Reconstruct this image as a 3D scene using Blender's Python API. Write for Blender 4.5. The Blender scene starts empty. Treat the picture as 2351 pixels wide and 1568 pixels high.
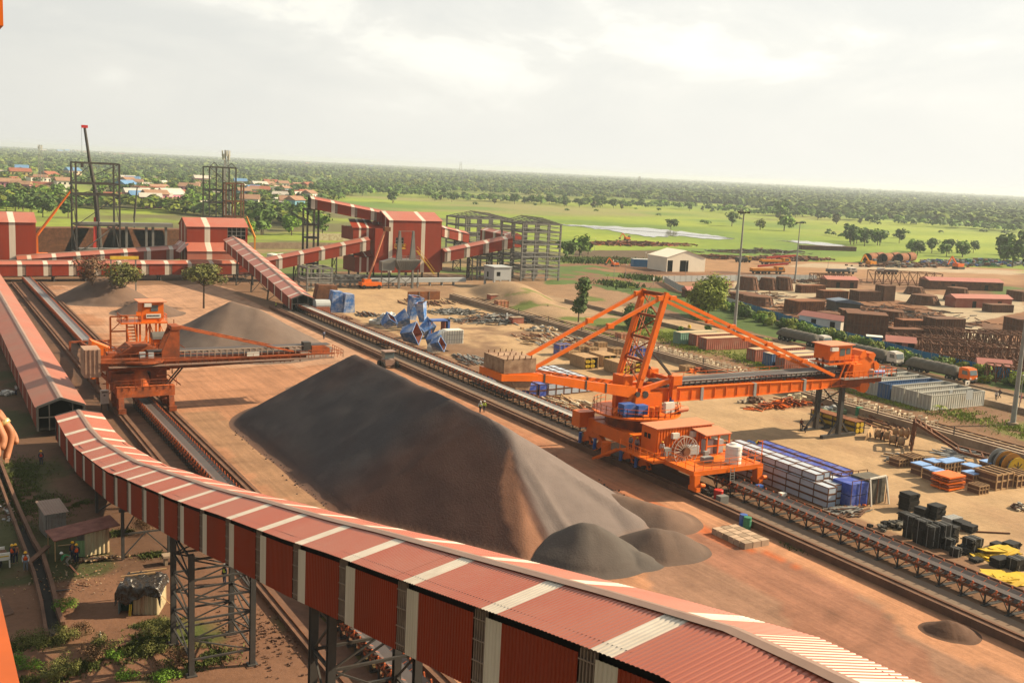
import bpy, bmesh, math, random
import numpy as np
from mathutils import Vector, Matrix
random.seed(7)
S=bpy.context.scene; COL=S.collection; rad=math.radians
# ---------------- camera ----------------
F=2450.;PW=2351.;PH=1568.;CH=36.
_a,_p,_f=rad(30.1),rad(9.16),rad(2.8)
cd=Vector((math.sin(_a)*math.cos(_p),math.cos(_a)*math.cos(_p),-math.sin(_p)))
r0=Vector((math.cos(_a),-math.sin(_a),0));u0=r0.cross(cd)
cr=math.cos(_f)*r0+math.sin(_f)*u0; cu=-math.sin(_f)*r0+math.cos(_f)*u0
cam=bpy.data.cameras.new('camera');co=bpy.data.objects.new('camera',cam);COL.objects.link(co)
co.location=(0,0,CH);co.rotation_euler=Matrix((cr,cu,-cd)).transposed().to_euler()
cam.sensor_width=36;cam.lens=36*F/PW;cam.clip_start=.05;cam.clip_end=60000;S.camera=co
# ---------------- sun, sky, exposure ----------------
SAZ,SEL=rad(-14),rad(31.5)
sdir=Vector((math.cos(SAZ)*math.cos(SEL),math.sin(SAZ)*math.cos(SEL),math.sin(SEL)))
sl=bpy.data.lights.new('sun','SUN');so=bpy.data.objects.new('sun',sl);COL.objects.link(so)
sl.energy=5.0;sl.angle=rad(.6);sl.color=(1,.80,.53);so.rotation_euler=sdir.to_track_quat('Z','Y').to_euler()
S.view_settings.view_transform='Standard';S.view_settings.look='None';S.view_settings.gamma=1
S.view_settings.use_curve_mapping=False;S.view_settings.exposure=1.30
W=bpy.data.worlds.new('World');S.world=W;W.use_nodes=True
nt=W.node_tree;nn=nt.nodes;lk=nt.links;nn.clear()
def N(t,nn=nn,**k):
    n=nn.new(t)
    for a,b in k.items(): setattr(n,a,b)
    return n
out=N('ShaderNodeOutputWorld');bg=N('ShaderNodeBackground');bg.inputs[1].default_value=.073
sky=N('ShaderNodeTexSky',sky_type='NISHITA',sun_disc=False,sun_elevation=SEL,sun_rotation=rad(90)-SAZ,air_density=1.4,dust_density=3.5,ozone_density=1.)
tc=N('ShaderNodeTexCoord');sep=N('ShaderNodeSeparateXYZ');lk.new(tc.outputs['Generated'],sep.inputs[0])
def mth(op,a,b=None,c=False):
    n=N('ShaderNodeMath',operation=op);n.use_clamp=c
    for i,v in enumerate((a,b)):
        if v is None: continue
        if isinstance(v,(int,float)): n.inputs[i].default_value=v
        else: lk.new(v,n.inputs[i])
    return n.outputs[0]
comb=N('ShaderNodeMapping');comb.inputs['Scale'].default_value=(1,1,2.6);lk.new(tc.outputs['Generated'],comb.inputs[0])
nz=N('ShaderNodeTexNoise');nz.inputs['Scale'].default_value=5.2;nz.inputs['Detail'].default_value=10;nz.inputs['Roughness'].default_value=.55;nz.inputs['Distortion'].default_value=.35
lk.new(comb.outputs[0],nz.inputs['Vector'])
nz2=N('ShaderNodeTexNoise');nz2.inputs['Scale'].default_value=2.1;nz2.inputs['Detail'].default_value=4;lk.new(comb.outputs[0],nz2.inputs['Vector'])
hz=N('ShaderNodeMapRange');lk.new(sep.outputs[2],hz.inputs[0]);hz.inputs[1].default_value=.015;hz.inputs[2].default_value=.13
cn=mth('ADD',mth('MULTIPLY',mth('SUBTRACT',mth('ADD',mth('MULTIPLY',nz.outputs[0],.62),mth('MULTIPLY',nz2.outputs[0],.38)),.5),hz.outputs[0]),.5)
rp=N('ShaderNodeValToRGB');lk.new(cn,rp.inputs[0])
e=rp.color_ramp.elements;e[0].position=.44;e[0].color=(4.95,4.93,4.66,1);e[1].position=.575;e[1].color=(6.7,6.45,5.65,1)
for ps_,c_ in ((.485,(5.2,5.15,4.82,1)),(.515,(5.4,5.32,4.95,1)),(.54,(5.9,5.8,5.35,1))): e.new(ps_).color=c_
dt=N('ShaderNodeVectorMath',operation='DOT_PRODUCT');lk.new(tc.outputs['Generated'],dt.inputs[0]);dt.inputs[1].default_value=(math.cos(rad(20)),math.sin(rad(20)),.1)
gl=mth('ADD',mth('MULTIPLY',dt.outputs['Value'],.32),.74)
gl=mth('MAXIMUM',gl,.5)
mu=N('ShaderNodeVectorMath',operation='SCALE');lk.new(rp.outputs[0],mu.inputs[0]);lk.new(gl,mu.inputs['Scale'])
mx=N('ShaderNodeMix',data_type='RGBA');mx.inputs[0].default_value=.95
lk.new(sky.outputs[0],mx.inputs[6]);lk.new(mu.outputs[0],mx.inputs[7]);lk.new(mx.outputs[2],bg.inputs[0]);lk.new(bg.outputs[0],out.inputs[0])
# ---------------- picture measurements -> places on the ground or on an upright plane ----------------
_cr,_cu=cr.copy(),cu.copy()
def ray(x,y): return cd+float(x-PW/2)/F*_cr-float(y-PH/2)/F*_cu
def G(x,y,z=0.):
    v=ray(x,y);t=(z-CH)/v.z;return Vector((v.x*t,v.y*t,z))
def PX(x,y,X):
    v=ray(x,y);t=X/v.x;return Vector((X,v.y*t,CH+v.z*t))
def PY(x,y,Y):
    v=ray(x,y);t=Y/v.y;return Vector((v.x*t,Y,CH+v.z*t))
# ---------------- materials ----------------
KA=.76   # every base colour is scaled by this to suit the exposure
def M(name,rgb,rough=.8,var=.15,scale=1.,bump=0.,bscale=6.,metal=0.,corr=None,dirt=None,dscale=.3,damt=.5,island=0.,objrand=0.,vcol=False,alpha=None,streak=False,spec=.18):
    rgb=tuple(v*KA for v in rgb);dirt=tuple(v*KA for v in dirt) if dirt else None
    m=bpy.data.materials.new(name);m.use_nodes=True;t=m.node_tree;n=t.nodes;l=t.links;p=n['Principled BSDF']
    p.inputs['Roughness'].default_value=rough;p.inputs['Metallic'].default_value=metal
    p.inputs['Specular IOR Level'].default_value=spec
    c=n.new('ShaderNodeTexCoord');base=c.outputs['Object']
    if streak:
        mp=n.new('ShaderNodeMapping');mp.inputs['Scale'].default_value=(1,1,.12);l.new(base,mp.inputs[0]);sb=mp.outputs[0]
    else: sb=base
    z=n.new('ShaderNodeTexNoise');z.inputs['Scale'].default_value=scale;z.inputs['Detail'].default_value=6;z.inputs['Roughness'].default_value=.62;l.new(sb,z.inputs['Vector'])
    mr=n.new('ShaderNodeMapRange');l.new(z.outputs[0],mr.inputs[0]);mr.inputs[1].default_value=.3;mr.inputs[2].default_value=.7
    mr.inputs[3].default_value=1-var;mr.inputs[4].default_value=1+var
    fac=mr.outputs[0]
    def mulv(a,b):
        q=n.new('ShaderNodeMath');q.operation='MULTIPLY';l.new(a,q.inputs[0]);l.new(b,q.inputs[1]);return q.outputs[0]
    if island:
        g=n.new('ShaderNodeNewGeometry');r=n.new('ShaderNodeMapRange');l.new(g.outputs['Random Per Island'],r.inputs[0]);r.inputs[3].default_value=1-island;r.inputs[4].default_value=1+island;fac=mulv(fac,r.outputs[0])
    if objrand:
        g=n.new('ShaderNodeObjectInfo');r=n.new('ShaderNodeMapRange');l.new(g.outputs['Random'],r.inputs[0]);r.inputs[3].default_value=1-objrand;r.inputs[4].default_value=1+objrand;fac=mulv(fac,r.outputs[0])
    vm=n.new('ShaderNodeVectorMath');vm.operation='SCALE'
    if vcol:
        a=n.new('ShaderNodeAttribute');a.attribute_name='col';l.new(a.outputs['Color'],vm.inputs[0])
    else: vm.inputs[0].default_value=rgb
    l.new(fac,vm.inputs['Scale']);colo=vm.outputs[0]
    if dirt:
        z2=n.new('ShaderNodeTexNoise');z2.inputs['Scale'].default_value=dscale;z2.inputs['Detail'].default_value=7;z2.inputs['Roughness'].default_value=.7;l.new(sb,z2.inputs['Vector'])
        r2=n.new('ShaderNodeMapRange');l.new(z2.outputs[0],r2.inputs[0]);r2.inputs[1].default_value=.42;r2.inputs[2].default_value=.68;r2.inputs[3].default_value=0;r2.inputs[4].default_value=damt
        x=n.new('ShaderNodeMix');x.data_type='RGBA';l.new(r2.outputs[0],x.inputs[0]);l.new(colo,x.inputs[6]);x.inputs[7].default_value=(*dirt,1);colo=x.outputs[2]
    l.new(colo,p.inputs['Base Color'])
    h=None
    if corr:
        w=n.new('ShaderNodeTexWave');w.wave_type='BANDS';w.bands_direction=corr[0];w.inputs['Scale'].default_value=.314/corr[1];l.new(base,w.inputs['Vector'])
        b=n.new('ShaderNodeBump');b.inputs['Strength'].default_value=.6;b.inputs['Distance'].default_value=.04;l.new(w.outputs['Fac'],b.inputs['Height']);h=b.outputs[0]
    if bump:
        z3=n.new('ShaderNodeTexNoise');z3.inputs['Scale'].default_value=bscale;z3.inputs['Detail'].default_value=6;l.new(base,z3.inputs['Vector'])
        b=n.new('ShaderNodeBump');b.inputs['Strength'].default_value=.8;b.inputs['Distance'].default_value=bump;l.new(z3.outputs[0],b.inputs['Height'])
        if h: l.new(h,b.inputs['Normal'])
        h=b.outputs[0]
    if h: l.new(h,p.inputs['Normal'])
    return m
DUST=(.33,.19,.12)
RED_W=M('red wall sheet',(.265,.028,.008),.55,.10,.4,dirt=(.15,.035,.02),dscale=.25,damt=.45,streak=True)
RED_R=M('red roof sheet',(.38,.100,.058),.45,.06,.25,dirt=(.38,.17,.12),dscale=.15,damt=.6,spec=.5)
WHT=M('pale translucent sheet',(.62,.56,.48),.45,.08,1.,dirt=(.40,.33,.26),dscale=.6,damt=.5,streak=True,spec=.5)
CAP=M('ridge flashing',(.30,.20,.16),.45,.08,1.,dirt=(.22,.13,.1),damt=.5)
RED_D=M('dusty low roof sheet',(.36,.13,.09),.6,.08,.3,dirt=(.30,.17,.13),dscale=.12,damt=.7)
STL=M('dark painted steel',(.055,.055,.055),.55,.2,1.,dirt=(.10,.065,.045),damt=.4)
GAL=M('grey galvanised steel',(.30,.31,.31),.5,.15,1.5,dirt=(.2,.16,.12),damt=.4)
MESH=M('dusty wire mesh',(.24,.175,.14),.8,.2,2.)
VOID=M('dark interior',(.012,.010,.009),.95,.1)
ORG=M('orange paint',(.80,.165,.014),.42,.07,.6,dirt=(.40,.10,.03),dscale=.5,damt=.35)
ORD=M('dusty orange paint',(.33,.075,.022),.75,.25,.8,dirt=(.11,.045,.028),dscale=.5,damt=.95)
ORL=M('pale orange roof',(.62,.25,.14),.6,.08,.6)
RUST=M('brown rusty steel',(.17,.072,.036),.85,.35,.9,dirt=(.07,.032,.022),dscale=.5,damt=.8)
RUS2=M('orange rust',(.24,.085,.03),.85,.3,.8,dirt=(.09,.04,.028),dscale=.6,damt=.7)
BELT=M('rubber belt with ore dust',(.075,.066,.068),.6,.12,.5,dirt=(.12,.085,.07),dscale=.4,damt=.4)
BELTW=M('clean pale belt',(.42,.42,.40),.5,.06,.5,dirt=(.28,.22,.18),dscale=.3,damt=.4)
ROL=M('idler red',(.55,.14,.055),.6,.2,2.)
CON=M('concrete',(.33,.25,.18),.9,.15,.8,bump=.02,dirt=(.18,.11,.075),damt=.6)
COND=M('brown stained concrete',(.16,.085,.055),.9,.2,.8,bump=.03,dirt=(.075,.042,.03),damt=.7)
CONW=M('pale concrete blocks',(.62,.53,.40),.9,.12,2.)
PAVE=M('grey slab',(.17,.125,.095),.9,.12,.5,dirt=(.22,.13,.08),dscale=.15,damt=.6)
STONE=M('ore lump',(.075,.055,.05),.9,.3,2.)
BLU=M('blue sheet',(.025,.11,.42),.5,.15,1.,dirt=(.3,.3,.32),dscale=.8,damt=.4)
BLT=M('blue tarpaulin',(.035,.075,.42),.35,.2,1.5,bump=.05,bscale=2.,dirt=(.30,.33,.5),dscale=.8,damt=.5)
BLF=M('blue fence sheet',(.03,.17,.40),.5,.15,.4)
PAN=M('pale blue panel',(.44,.52,.64),.45,.08,.5,dirt=(.42,.33,.25),damt=.3)
WHI=M('white paint',(.72,.70,.64),.5,.06,1.,dirt=(.5,.42,.32),damt=.3)
CRM=M('cream sheet',(.60,.54,.36),.6,.12,1.,dirt=(.24,.10,.045),dscale=.8,damt=.7)
BLK=M('black rubber bales',(.018,.017,.016),.6,.3,2.,bump=.03,bscale=5.)
YEL=M('yellow paint',(.62,.42,.03),.5,.12,1.,dirt=(.4,.26,.08),damt=.4)
GRN=M('green paint',(.05,.22,.12),.5,.12,1.)
WOD=M('raw timber',(.42,.27,.14),.85,.2,2.,dirt=(.25,.15,.09),damt=.5)
TAR=M('grey tarpaulin',(.105,.098,.082),.7,.25,.9,bump=.12,bscale=1.4,dirt=(.16,.14,.11),damt=.5)
TARB=M('black plastic sheet',(.035,.028,.024),.25,.3,1.,bump=.22,bscale=3.,spec=.6)
TYR=M('black tyre',(.02,.019,.018),.9,.1)
GLS=M('window glass',(.10,.13,.14),.12,.05,spec=.6)
GREY=M('grey structure paint',(.19,.195,.19),.6,.2,.6,dirt=(.12,.09,.07),damt=.5)
GRYP=M('pale grey cladding',(.42,.45,.47),.6,.06,.6)
SKIN=M('skin',(.22,.10,.055),.55,.12,3.)
HVIZ=M('orange safety vest',(.75,.10,.02),.7,.1)
LIME=M('lime safety vest',(.45,.62,.08),.7,.1)
HELY=M('yellow helmet',(.80,.42,.02),.35,.03)
CLD=M('dark clothes',(.03,.035,.06),.9,.2)
CLW=M('light clothes',(.5,.5,.5),.9,.1)
CLG=M('green shirt',(.05,.25,.10),.9,.1)
HAIR=M('black hair',(.01,.009,.008),.6,.1)
LEAF=M('leaves green',(.115,.215,.022),.75,.3,.35,island=.45,objrand=.3)
LEAFD=M('leaves dark green',(.082,.148,.03),.75,.3,.3,island=.45,objrand=.25)
LEAFY=M('leaves yellow green',(.20,.25,.032),.75,.3,.3,island=.4,objrand=.25)
LEAFB=M('leaves reddish brown',(.15,.085,.045),.8,.3,.4,island=.45)
LEAFH=M('leaves dusty olive',(.125,.130,.035),.8,.3,.4,island=.45)
BARK=M('bark',(.12,.08,.055),.95,.25,3.)
# ---------------- mesh builder ----------------
def tag(o,label=None,cat=None,group=None,kind=None):
    if label: o['label']=label
    if cat: o['category']=cat
    if group: o['group']=group
    if kind: o['kind']=kind
    return o
class MB:
    def __init__(s): s.v=[];s.f=[];s.m=[]
    def add(s,vs,fs,mi=0):
        k=len(s.v);s.v+=[tuple(v) for v in vs];s.f+=[tuple(k+i for i in f) for f in fs];s.m+=[mi]*len(fs);return s
    def box(s,x0,x1,y0,y1,z0,z1,mi=0):
        return s.add([(x0,y0,z0),(x1,y0,z0),(x1,y1,z0),(x0,y1,z0),(x0,y0,z1),(x1,y0,z1),(x1,y1,z1),(x0,y1,z1)],
          [(0,3,2,1),(4,5,6,7),(0,1,5,4),(1,2,6,5),(2,3,7,6),(3,0,4,7)],mi)
    def cb(s,c,d,mi=0,rz=0,rx=0,ry=0):
        R=Matrix.Rotation(rz,3,'Z')@Matrix.Rotation(ry,3,'Y')@Matrix.Rotation(rx,3,'X');c=Vector(c)
        vs=[c+R@Vector((a*d[0]/2,b*d[1]/2,e*d[2]/2)) for a,b,e in ((-1,-1,-1),(1,-1,-1),(1,1,-1),(-1,1,-1),(-1,-1,1),(1,-1,1),(1,1,1),(-1,1,1))]
        return s.add(vs,[(0,3,2,1),(4,5,6,7),(0,1,5,4),(1,2,6,5),(2,3,7,6),(3,0,4,7)],mi)
    def bar(s,p,q,w=.1,h=None,mi=0):
        p=Vector(p);q=Vector(q);h=h or w;d=q-p
        if d.length<1e-5: return s
        d.normalize();u=Vector((0,0,1)) if abs(d.z)<.98 else Vector((0,1,0))
        a=d.cross(u).normalized();b=a.cross(d).normalized()
        vs=[o+a*i*w/2+b*j*h/2 for o in (p,q) for i,j in ((-1,-1),(1,-1),(1,1),(-1,1))]
        return s.add(vs,[(0,1,2,3),(7,6,5,4),(0,4,5,1),(1,5,6,2),(2,6,7,3),(3,7,4,0)],mi)
    def tube(s,p,q,r,r2=None,n=8,mi=0,cap=True):
        p=Vector(p);q=Vector(q);r2=r if r2 is None else r2;d=(q-p).normalized();u=Vector((0,0,1)) if abs(d.z)<.98 else Vector((0,1,0))
        a=d.cross(u).normalized();b=a.cross(d);vs=[]
        for o,rr in ((p,r),(q,r2)):
            for i in range(n):
                t=2*math.pi*i/n;vs.append(o+(a*math.cos(t)+b*math.sin(t))*rr)
        fs=[(i,(i+1)%n,n+(i+1)%n,n+i) for i in range(n)]
        if cap: fs+=[tuple(range(n-1,-1,-1)),tuple(range(n,2*n))]
        return s.add(vs,fs,mi)
    def lathe(s,c,prof,n=16,mi=0,axis='Z'):
        c=Vector(c);vs=[]
        for r,z in prof:
            for i in range(n):
                t=2*math.pi*i/n
                v=(r*math.cos(t),r*math.sin(t),z)
                if axis=='Y': v=(v[0],v[2],v[1])
                if axis=='X': v=(v[2],v[0],v[1])
                vs.append(c+Vector(v))
        fs=[(j*n+i,j*n+(i+1)%n,(j+1)*n+(i+1)%n,(j+1)*n+i) for j in range(len(prof)-1) for i in range(n)]
        fs+=[tuple(range(n-1,-1,-1)),tuple((len(prof)-1)*n+i for i in range(n))]
        return s.add(vs,fs,mi)
    def prism(s,poly,d,mi=0):   # poly: 3-D loop, d: extrusion vector
        n=len(poly);d=Vector(d);vs=[Vector(p) for p in poly]+[Vector(p)+d for p in poly]
        return s.add(vs,[tuple(range(n)),tuple(range(2*n-1,n-1,-1))]+[(i,n+i,n+(i+1)%n,(i+1)%n) for i in range(n)],mi)
    def quad(s,a,b,c,d,mi=0): return s.add([a,b,c,d],[(0,1,2,3)],mi)
    def rail(s,pts,h=1.05,w=.05,step=1.5,mi=0,kick=True):
        for p,q in zip(pts,pts[1:]):
            p=Vector(p);q=Vector(q);L=(q-p).length;k=max(1,int(L/step))
            for z in ((h,h*.55) if kick else (h,)): s.bar(p+Vector((0,0,z)),q+Vector((0,0,z)),w,mi=mi)
            for i in range(k+1):
                o=p.lerp(q,i/k);s.bar(o,o+Vector((0,0,h)),w,mi=mi)
        return s
    def build(s,name,mats,parent=None,loc=None,smooth=False):
        if not isinstance(mats,(list,tuple)): mats=[mats]
        off=Vector((0,0,0))
        q=parent
        while q is not None: off+=Vector(q.location);q=q.parent
        if loc is not None: off=Vector(loc)
        me=bpy.data.meshes.new(name)
        me.from_pydata([(v[0]-off.x,v[1]-off.y,v[2]-off.z) for v in s.v],[],s.f)
        for m in mats: me.materials.append(m)
        me.polygons.foreach_set('material_index',s.m)
        if smooth: me.polygons.foreach_set('use_smooth',[True]*len(s.f))
        me.update();o=bpy.data.objects.new(name,me);COL.objects.link(o)
        if parent is not None: o.parent=parent
        elif loc is not None: o.location=loc
        return o
def T(name,label,cat,loc=(0,0,0),group=None,rz=0):
    o=bpy.data.objects.new(name,None);COL.objects.link(o);o.location=loc;o.rotation_euler=(0,0,rz);o.empty_display_size=.3
    return tag(o,label,cat,group)
def copy_tree(o,parent=None,loc=None,rz=None,label=None,scale=None):
    c=o.copy();COL.objects.link(c)
    if parent is not None: c.parent=parent
    if loc is not None: c.location=loc
    if rz is not None: c.rotation_euler=(0,0,rz)
    if scale is not None: c.scale=scale if isinstance(scale,(tuple,list)) else (scale,)*3
    if label: c['label']=label
    for ch in list(o.children): copy_tree(ch,c)
    return c
def noise2(x,y,seed=0):
    xi=np.floor(x).astype(np.int64);yi=np.floor(y).astype(np.int64);fx=x-xi;fy=y-yi
    fx=fx*fx*(3-2*fx);fy=fy*fy*(3-2*fy)
    def h(a,b):
        n=(a*374761393+b*668265263+seed*69069)&0xffffffff
        n=((n^(n>>13))*1274126177)&0xffffffff
        return ((n^(n>>16))&0xffff)/65535.
    return (h(xi,yi)*(1-fx)+h(xi+1,yi)*fx)*(1-fy)+(h(xi,yi+1)*(1-fx)+h(xi+1,yi+1)*fx)*fy
def fbm(x,y,o=4,seed=0):
    r=0;a=.5;t=0
    for i in range(o): r=r+a*noise2(x*2**i,y*2**i,seed+i*17);t+=a;a*=.5
    return r/t
def npmesh(name,V,Fq,mats,mi=None,col=None,smooth=False,loc=None):
    V=np.asarray(V,dtype=np.float64)
    if loc is not None: V=V-np.array(loc)
    me=bpy.data.meshes.new(name);k=Fq.shape[1]
    me.vertices.add(len(V));me.vertices.foreach_set('co',V.astype(np.float32).ravel())
    me.loops.add(Fq.size);me.loops.foreach_set('vertex_index',Fq.astype(np.int32).ravel())
    me.polygons.add(len(Fq));me.polygons.foreach_set('loop_start',np.arange(0,Fq.size,k,dtype=np.int32));me.polygons.foreach_set('loop_total',np.full(len(Fq),k,dtype=np.int32))
    for m in mats: me.materials.append(m)
    if mi is not None: me.polygons.foreach_set('material_index',mi.astype(np.int32))
    if smooth: me.polygons.foreach_set('use_smooth',np.ones(len(Fq),dtype=bool))
    if col is not None:
        a=me.color_attributes.new('col','FLOAT_COLOR','POINT');c=np.ones((len(V),4),dtype=np.float32);c[:,:col.shape[1]]=col;a.data.foreach_set('color',c.ravel())
    me.update(calc_edges=True);me.validate()
    o=bpy.data.objects.new(name,me);COL.objects.link(o)
    if loc is not None: o.location=loc
    return o
# ---------------- ground: one sheet to the horizon ----------------
def axis(a,b,step,lo,hi,gr=1.09):
    r=list(np.arange(a,b,step));s=step;x=r[-1]
    while x<hi: s*=gr;x+=s;r.append(min(x,hi))
    l=[];s=step;x=a
    while x>lo: s*=gr*1.12;x-=s;l.append(max(x,lo))
    return np.array(l[::-1]+r)
gx=axis(-8,300,1.,-3000,22000);gy=axis(28,420,1.,-600,22000)
XX,YY=np.meshgrid(gx,gy);X=XX.ravel();Y=YY.ravel()
colr=np.zeros((len(X),4));colr[:,3]=0
f1=fbm(X/90,Y/60,5,3);f2=fbm(X/260,Y/170,4,9);f3=fbm(X/14,Y/14,4,5)
def setc(w,c,al=None):
    w=np.clip(w,0,1)[:,None];colr[:,:3]=colr[:,:3]*(1-w)+np.array(c)*w
    if al is not None: colr[:,3]=colr[:,3]*(1-w[:,0])+al*w[:,0]
R_=np.hypot(X,Y)
colr[:,:3]=(.185,.255,.026)
setc((f1-.50)*9,(.24,.305,.035));setc((f2-.58)*9,(.22,.215,.075));setc((.40-f1)*9,(.11,.185,.028))
pl=np.floor(X/170+.6*np.floor(Y/140)).astype(np.int64)%5
setc((pl==2)*.35,(.23,.27,.05));setc((pl==4)*.35,(.11,.19,.03))
setc((R_-1500)/500,(.095,.150,.030));setc(((R_>2600)&(f2>.60))*.8,(.13,.17,.05))
def inpoly(P,x,y):
    r=np.zeros(len(x),bool);n=len(P)
    for i in range(n):
        x1,y1=P[i][:2];x2,y2=P[i-1][:2]
        if y1==y2: continue
        c=((y1>y)!=(y2>y))&(x<(x2-x1)*(y-y1)/(y2-y1)+x1);r^=c
    return r
def zone(P,c,jit=2.,al=None,w=1.,nm=None,sc=9.):
    jx=(fbm(X/sc,Y/sc,4,11)-.5)*2*jit;jy=(fbm(X/sc+50,Y/sc,4,12)-.5)*2*jit
    m=inpoly(P,X+jx,Y+jy)*w
    if nm is not None: m=m*np.clip((fbm(X/nm[0],Y/nm[1],5,nm[3])-nm[2])*nm[4],0,1)
    setc(m,c,al)
def rc(x0,x1,y0,y1): return [(x0,y0),(x1,y0),(x1,y1),(x0,y1)]
def pxp(*q): return [G(*a) for a in q]
SAND=(.40,.275,.155);SOIL=(.175,.098,.058);OREY=(.335,.168,.095)
# village soil on the far left, works area
zone(rc(-600,330,345,1150),(.12,.115,.045),8,nm=(60,60,.45,21,7))
zone(rc(-600,230,345,415),(.24,.17,.09),6)
zone(rc(-600,230,345,460),(.13,.17,.035),6,nm=(26,16,.46,23,9))
zone([(-60,-100),(230,-100),(520,120),(430,350),(330,372),(240,362),(200,345),(-60,345)],SOIL,3,.2)
zone(rc(-60,24.5,-100,340),(.12,.066,.042),1.5,.2)
zone(rc(-60,15,90,220),(.060,.062,.024),2,nm=(6,8,.53,31,9))
zone(rc(-60,29,-20,92),(.17,.088,.054),1,.1)
zone(rc(-60,30,-20,82),(.07,.085,.022),1.,nm=(4.5,4.5,.62,37,10),sc=3)
zone(rc(24,33,100,309),(.075,.045,.033),.3,.6)
zone(rc(32.6,77,-100,300),OREY,.6,1.)
zone(rc(34,77,178,300),(.38,.22,.14),6,1.)
zone(rc(58,76.5,-60,92),(.41,.205,.115),3,1.)
zone([(67,104),(73.5,100),(73,66),(70,52),(63,46),(58,52),(66,66),(65,84)],(.43,.118,.042),2.4,1.)
zone(rc(69,74.6,92,150),(.37,.165,.09),2,1.,w=.8)
zone([(54,44),(70,44),(73,66),(70,84),(60,76),(52,60)],(.205,.125,.092),3,1.,w=.75)
zone(rc(34,39,98,150),(.27,.155,.090),2,1.)
# sand yard on the right of the reclaimer
zone([(87,-100),(131.5,-100),(131.5,245),(126,285),(100,290),(88,262)],SAND,.6,.35)
zone(rc(88.5,131,-100,290),(.32,.21,.12),2,.7,w=.3)
zone(rc(88.5,131,-100,290),(.31,.20,.115),2,nm=(9,22,.54,41,7))
zone(rc(87.5,91,30,250),(.20,.115,.07),.8,.2)
zone(rc(92,131,170,212),(.19,.115,.07),5,nm=(8,8,.48,43,7))
zone(rc(131.5,145,-100,262),(.285,.195,.115),.4,.2)
zone(rc(139.5,147,-100,230),(.18,.10,.055),1.2,.8)
zone(rc(144,161.5,-100,225),(.15,.16,.04),2,nm=(9,14,.40,47,8))
zone(rc(147,160,128,200),(.16,.19,.035),3,nm=(9,14,.40,48,8))
zone(rc(161.5,173.5,-100,290),(.35,.245,.15),.5,.6)
zone(rc(173.5,178.5,-100,215),(.17,.10,.055),1.,.2)
zone([(178,-100),(186,120),(194,185),(206,230),(216,276),(196,290),(178,215)],(.06,.10,.022),1.5)
zone([(150,220),(195,255),(185,330),(140,330),(132,262)],(.25,.155,.09),4,.3)
zone([(136,214),(160,214),(166,262),(150,300),(134,262)],(.30,.205,.125),3,.2)
zone(rc(133,180,205,262),(.11,.14,.03),2,nm=(7,7,.56,51,10))
zone(rc(95,215,318,345),(.095,.13,.03),5,nm=(14,10,.46,53,8))
# fabrication yard beyond the fence
IY=[(190,-100),(560,100),(440,352),(330,374),(236,352),(216,300),(226,292),(217,276),(206,228),(194,186),(188,150)]
zone(IY,(.20,.095,.048),2,.3)
zone(IY,(.26,.15,.085),2,nm=(30,22,.50,61,8))
zone(IY,(.12,.060,.035),2,nm=(14,11,.55,63,8))
zone(pxp((1690,640),(1960,632),(1960,655),(1840,690),(1700,710),(1660,690)),(.36,.29,.20),1.)
zone(pxp((1900,660),(2351,690),(2351,715),(2210,745),(2120,700)),(.36,.29,.20),1.)
zone(pxp((2190,745),(2250,750),(2320,800),(2260,810),(2190,775)),(.38,.31,.22),1.)
zone(pxp((1310,592),(1700,625),(2351,655),(2351,618),(1560,590)),(.29,.165,.085),2,.3)
zone(pxp((1800,612),(2351,632),(2351,622),(1860,604)),(.38,.30,.21),.5)
zone(pxp((1310,575),(1520,575),(1500,600),(1330,600)),(.10,.07,.04),2)
zone(pxp((2250,655),(2351,660),(2351,690),(2290,680)),(.08,.12,.025),1)
zone([(180,290),(226,293),(240,352),(212,345)],(.08,.13,.03),3,nm=(8,8,.42,67,8))
zone(pxp((520,405),(730,415),(760,432),(610,436)),(.20,.24,.04),8)
zone(pxp((350,400),(470,405),(470,418),(350,415)),(.24,.19,.10),6)
Z=(f3-.5)*.0
nr=(X>-60)&(X<190)&(Y>20)&(Y<345)
Z=np.where(nr&((X<24)|((X>140)&(X<161))),(f3-.5)*.5,0)
def bump_(cx,cy,rx,ry,h,rot=0):
    c,s=math.cos(rot),math.sin(rot);u=((X-cx)*c+(Y-cy)*s)/rx;v=(-(X-cx)*s+(Y-cy)*c)/ry
    return h*np.clip(1-(u*u+v*v),0,1)**1.2
Z=Z+bump_(152,264,11,26,3.8,-.25)+bump_(147,240,8,20,1.2,-.2)
wd=pxp((1290,520),(1380,523),(1480,526),(1600,535),(1660,541),(1690,548),(1640,556),(1540,552),(1460,545),(1400,537),(1350,529))
ix=len(gx);iy=len(gy)
a=np.arange(ix*iy).reshape(iy,ix);Fq=np.stack([a[:-1,:-1],a[:-1,1:],a[1:,1:],a[1:,:-1]],-1).reshape(-1,4)
gm=bpy.data.materials.new('earth');gm.use_nodes=True;t=gm.node_tree;n=t.nodes;l=t.links;pb=n['Principled BSDF'];pb.inputs['Roughness'].default_value=.95;pb.inputs['Specular IOR Level'].default_value=.15
tcc=n.new('ShaderNodeTexCoord');at=n.new('ShaderNodeAttribute');at.attribute_name='col'
def gn(scale,det=6,mp=None,rough=.65,dist=0):
    z=n.new('ShaderNodeTexNoise');z.inputs['Scale'].default_value=scale;z.inputs['Detail'].default_value=det;z.inputs['Roughness'].default_value=rough;z.inputs['Distortion'].default_value=dist
    src=tcc.outputs['Object']
    if mp: q=n.new('ShaderNodeMapping');q.inputs['Scale'].default_value=mp;l.new(src,q.inputs[0]);src=q.outputs[0]
    l.new(src,z.inputs['Vector']);return z.outputs[0]
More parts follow.
